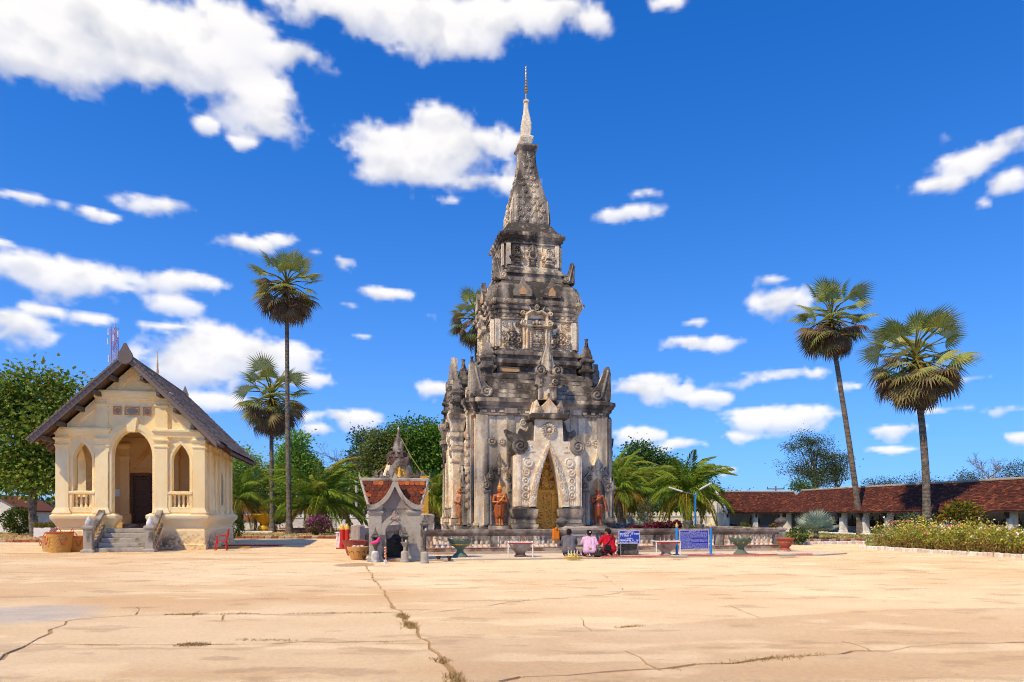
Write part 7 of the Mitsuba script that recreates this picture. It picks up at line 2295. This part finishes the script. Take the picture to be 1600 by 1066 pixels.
hb_ = thing('handbag', 'dark handbag lying on the apron beside the woman in pink', 'bag')
put('pouch', rough(flesh([((-.14, 0, .07), .07, (.12, 0, .07), .075), ((-.05, 0, .13), .05, (.06, 0, .13), .05)], .025, 4), .01, 12), 'dull', hb_, mov(*gnd(933, 870.5, .05)), True, (.05, .035, .03))
put('handle', tube([(-.08, 0, .16), (-.03, 0, .24), (.05, 0, .24), (.09, 0, .16)], .012, 6), 'dull', hb_, mov(*gnd(933, 870.5, .05)), color=(.05, .04, .035))
sho = thing('shoes', 'pair of brown shoes left behind the man in red', 'shoes')
for i, u in enumerate((960.5, 963)):
    put('shoe', flesh([((0, -.08, .035), .035, (0, .10, .03), .038), ((0, -.06, .06), .03, (0, -.01, .06), .03)], .02, 4), 'dull', sho, mov(*gnd(u, 869.5, .05)) @ rot(.3 + i * .3), True, (.22, .11, .06))
tray = thing('offering_tray', 'tray of flowers and candles on the ground behind the man in grey', 'offering')
q = gnd(895, 873, .05)
put('tray', lathe([(.22, 0), (.28, .05), (.29, .07), (.25, .06), (.02, .03)], 20), 'gloss', tray, mov(*q), color=(.75, .62, .12))
rq = np.random.RandomState(6)
for i in range(12):
    p = rq.uniform(-.19, .19, 2)
    put('flower', ball((p[0], p[1], .10 + .05 * rq.rand()), .035), 'paint', tray, mov(*q), color=[(.85, .82, .74), (.15, .42, .06), (.80, .65, .08), (.75, .25, .05)][rq.randint(4)])
for i in range(4):
    put('candle', lathe([(.014, .06), (.014, .25), (.003, .28)], 8), 'paint', tray, mov(q[0] - .15 + i * .1, q[1] + .03 * (i % 2), q[2]), color=(.9, .84, .55))
hel = thing('helmet', 'dark blue helmet lying beside the offering tray', 'helmet')
put('shell', flesh([((0, 0, .10), .12, (0, .03, .12), .115)], .03, 3), 'gloss', hel, mov(*gnd(902, 871, .05)), True, (.02, .025, .05))
put('visor', xf(cbox(-.09, .09, -.13, -.10, .06, .12, .02), np.eye(4)), 'gloss', hel, mov(*gnd(902, 871, .05)), color=(.25, .3, .4))

# ---------------------------------------------------------------- things beside the temple hall
def basket(label, p, h, r0, r1, col, hcol, sd):
    K = thing('basket', label, 'basket')
    pr_ = [(r0, 0), (r0 * 1.02, .02)] + [((r0 + (r1 - r0) * t) * (1 + .012 * (i % 2)), h * t) for i, t in enumerate(np.linspace(.04, 1, 30))] + [(r1 * 1.03, h), (r1 * .96, h + .01), (r1 * .92, h * .9), (.02, h * .86)]
    m = lathe(pr_, 44)
    v = np.array(m.vertices)
    a = np.arctan2(v[:, 1], v[:, 0])
    rad = np.hypot(v[:, 0], v[:, 1])
    w = 1 + .012 * np.sign(np.sin(a * 22)) * np.sign(np.sin(v[:, 2] * 42))
    v[:, 0] *= w
    v[:, 1] *= w
    put('body', tm(v, m.faces), 'dull', K, mov(*p), 25, col)
    put('rim', tube([(r1 * 1.02 * math.cos(t), r1 * 1.02 * math.sin(t), h) for t in np.linspace(0, 6.28, 25)], .025, 6), 'dull', K, mov(*p), color=hcol)
    for t0 in (-2.2, -.75):
        pts = [((r1 * 1.05) * math.cos(t0 + .30 * s), (r1 * 1.05) * math.sin(t0 + .30 * s), h * (.78 - .38 * (1 - s * s))) for s in np.linspace(-1, 1, 9)]
        put('handle', tube(pts, .016, 6), 'dull', K, mov(*p), color=hcol)
    for t0 in (.9, 2.3, -1.5):
        pts = [(r1 * math.cos(t0 + .3 * s), r1 * math.sin(t0 + .3 * s), h + .16 * (1 - s * s)) for s in np.linspace(-1, 1, 8)]
        put('handle', tube(pts, .015, 6), 'dull', K, mov(*p), color=hcol)
    return K


basket('large straw yellow woven basket with red handles left of the stair', at(93, 805, 28.2) * [1, 1, 0], .80, .38, .47, (.60, .33, .09), (.55, .10, .06), 1)
basket('second woven basket half hidden by the left stair post', at(119, 805, 28.75) * [1, 1, 0], .62, .28, .34, (.58, .31, .085), (.55, .12, .06), 2)
basket('woven basket behind the large straw basket at the hall corner', at(80, 805, 29.0) * [1, 1, 0], .62, .30, .38, (.62, .40, .18), (.58, .2, .1), 3)

CH = thing('chair', 'red plastic chair beside the right corner of the temple hall', 'chair')
q = gnd(346, 860.5)
CM = mov(*q) @ rot(math.radians(-75))
CR = (.62, .02, .025)
put('seat', rough(cbox(-.21, .21, -.21, .21, .41, .435, .012), .004, 6), 'gloss', CH, CM, color=CR)
for sx in (-1, 1):
    for sy in (-1, 1):
        put('leg', tube([(sx * .22, sy * .23, 0), (sx * .19, sy * .18, .42)], [.022, .028], 6), 'gloss', CH, CM, color=CR)
    put('back_post', tube([(sx * .19, .19, .42), (sx * .20, .25, .66), (sx * .15, .28, .86)], .02, 6), 'gloss', CH, CM, color=CR)
    put('armrest', tube([(sx * .21, .22, .62), (sx * .23, .0, .64), (sx * .22, -.17, .60), (sx * .21, -.19, .42)], .018, 6), 'gloss', CH, CM, color=CR)
put('top_rail', tube([(-.15, .28, .86), (0, .30, .90), (.15, .28, .86)], .025, 6), 'gloss', CH, CM, color=CR)
for i in range(5):
    put('back_slat', tube([(-.12 + i * .06, .21, .43), (-.11 + i * .055, .265, .66), (-.10 + i * .05, .295, .875)], .011, 5), 'gloss', CH, CM, color=CR)
mat_ = put('floor_mat', rough(cbox(-1.9, 1.7, -.55, .55, 0.002, .03, .008), .004, 3), 'dull', None, mov(*gnd(383, 853)) @ rot(.1), color=(.36, .05, .045))
tag(mat_, 'dark red mat spread on the ground right of the hall', 'mat')
mat_ = put('floor_mat', rough(cbox(-.7, .7, -.22, .22, 0.03, .07, .008), .004, 3), 'dull', None, mov(*gnd(366, 857)) @ rot(.1), color=(.62, .36, .05))
tag(mat_, 'ochre mat rolled out beside the red chair', 'mat')

UR = thing('lotus_urn', 'big yellow lotus shaped urn on a bulbous foot beside the palm trunks', 'urn')
q = P_(413, 0, 62, .07)
k62 = 62 / 1100
put('urn', rough(lathe([(.62, 0), (.66, .25), (.55, .5), (.30, .62), (.36, .72), (.85, 1.25), (1.15, 1.62), (1.2, 1.7), (1.05, 1.7), (.7, 1.45), (.35, 1.75), (.28, 2.0), (.5, 2.3), (.52, 2.36), (.3, 2.36), (.1, 2.3), (.02, 2.5)], 24), .012, 4), 'gloss', UR, mov(*q) @ scl(.92), 30, (.72, .42, .02))
put('rim', tube([(1.1 * math.cos(t), 1.1 * math.sin(t), 1.56) for t in np.linspace(0, 6.28, 25)], .05, 6), 'gloss', UR, mov(*q) @ scl(.92), color=(.60, .33, .02))
tb = thing('low_table', 'low flat stone table between the palm trunks', 'table')
q = gnd(470, 833, .07)
put('top', cbox(-1.6, 1.2, -.4, .4, .30, .42, .03), 'dull', tb, mov(*q), color=(.35, .13, .08))
put('foot', cbox(-1.2, .8, -.25, .25, 0, .30, .03), 'stone', tb, mov(*q), uv=(.3, .2))
edge = put('border_stone', rough(cbox(-5.2, 1.6, -.14, .14, 0, .16, .03), .02, 3), 'whitewash', None, mov(*P_(395, 0, 57, .05)), uv=(.3, 0))
tag(edge, 'long pale stone border in the lawn below the yellow urn', 'kerb')
bx = thing('planter_box', 'white painted planter box left of the hall corner', 'planter')
q = P_(72, 0, 45, .07)
put('box', cbox(-.62, .5, -.3, .3, 0, .62, .03), 'whitewash', bx, mov(*q), uv=(.6, 0))
m, c = leaf_cards(rq.uniform(-1, 1, (420, 3)) * [.6, .3, .16] + [-.05, 0, .74], rq.normal(0, 1, (420, 3)) + [0, 0, .7], np.tile([0, 0, 1.0], (420, 1)) + rq.normal(0, .3, (420, 3)), .15, .045, np.array([(.30, .26, .04), (.18, .2, .04), (.38, .2, .04)])[rq.randint(3, size=420)], rq)
put('foliage', m, 'leaf_thin', bx, mov(*q), False, c)
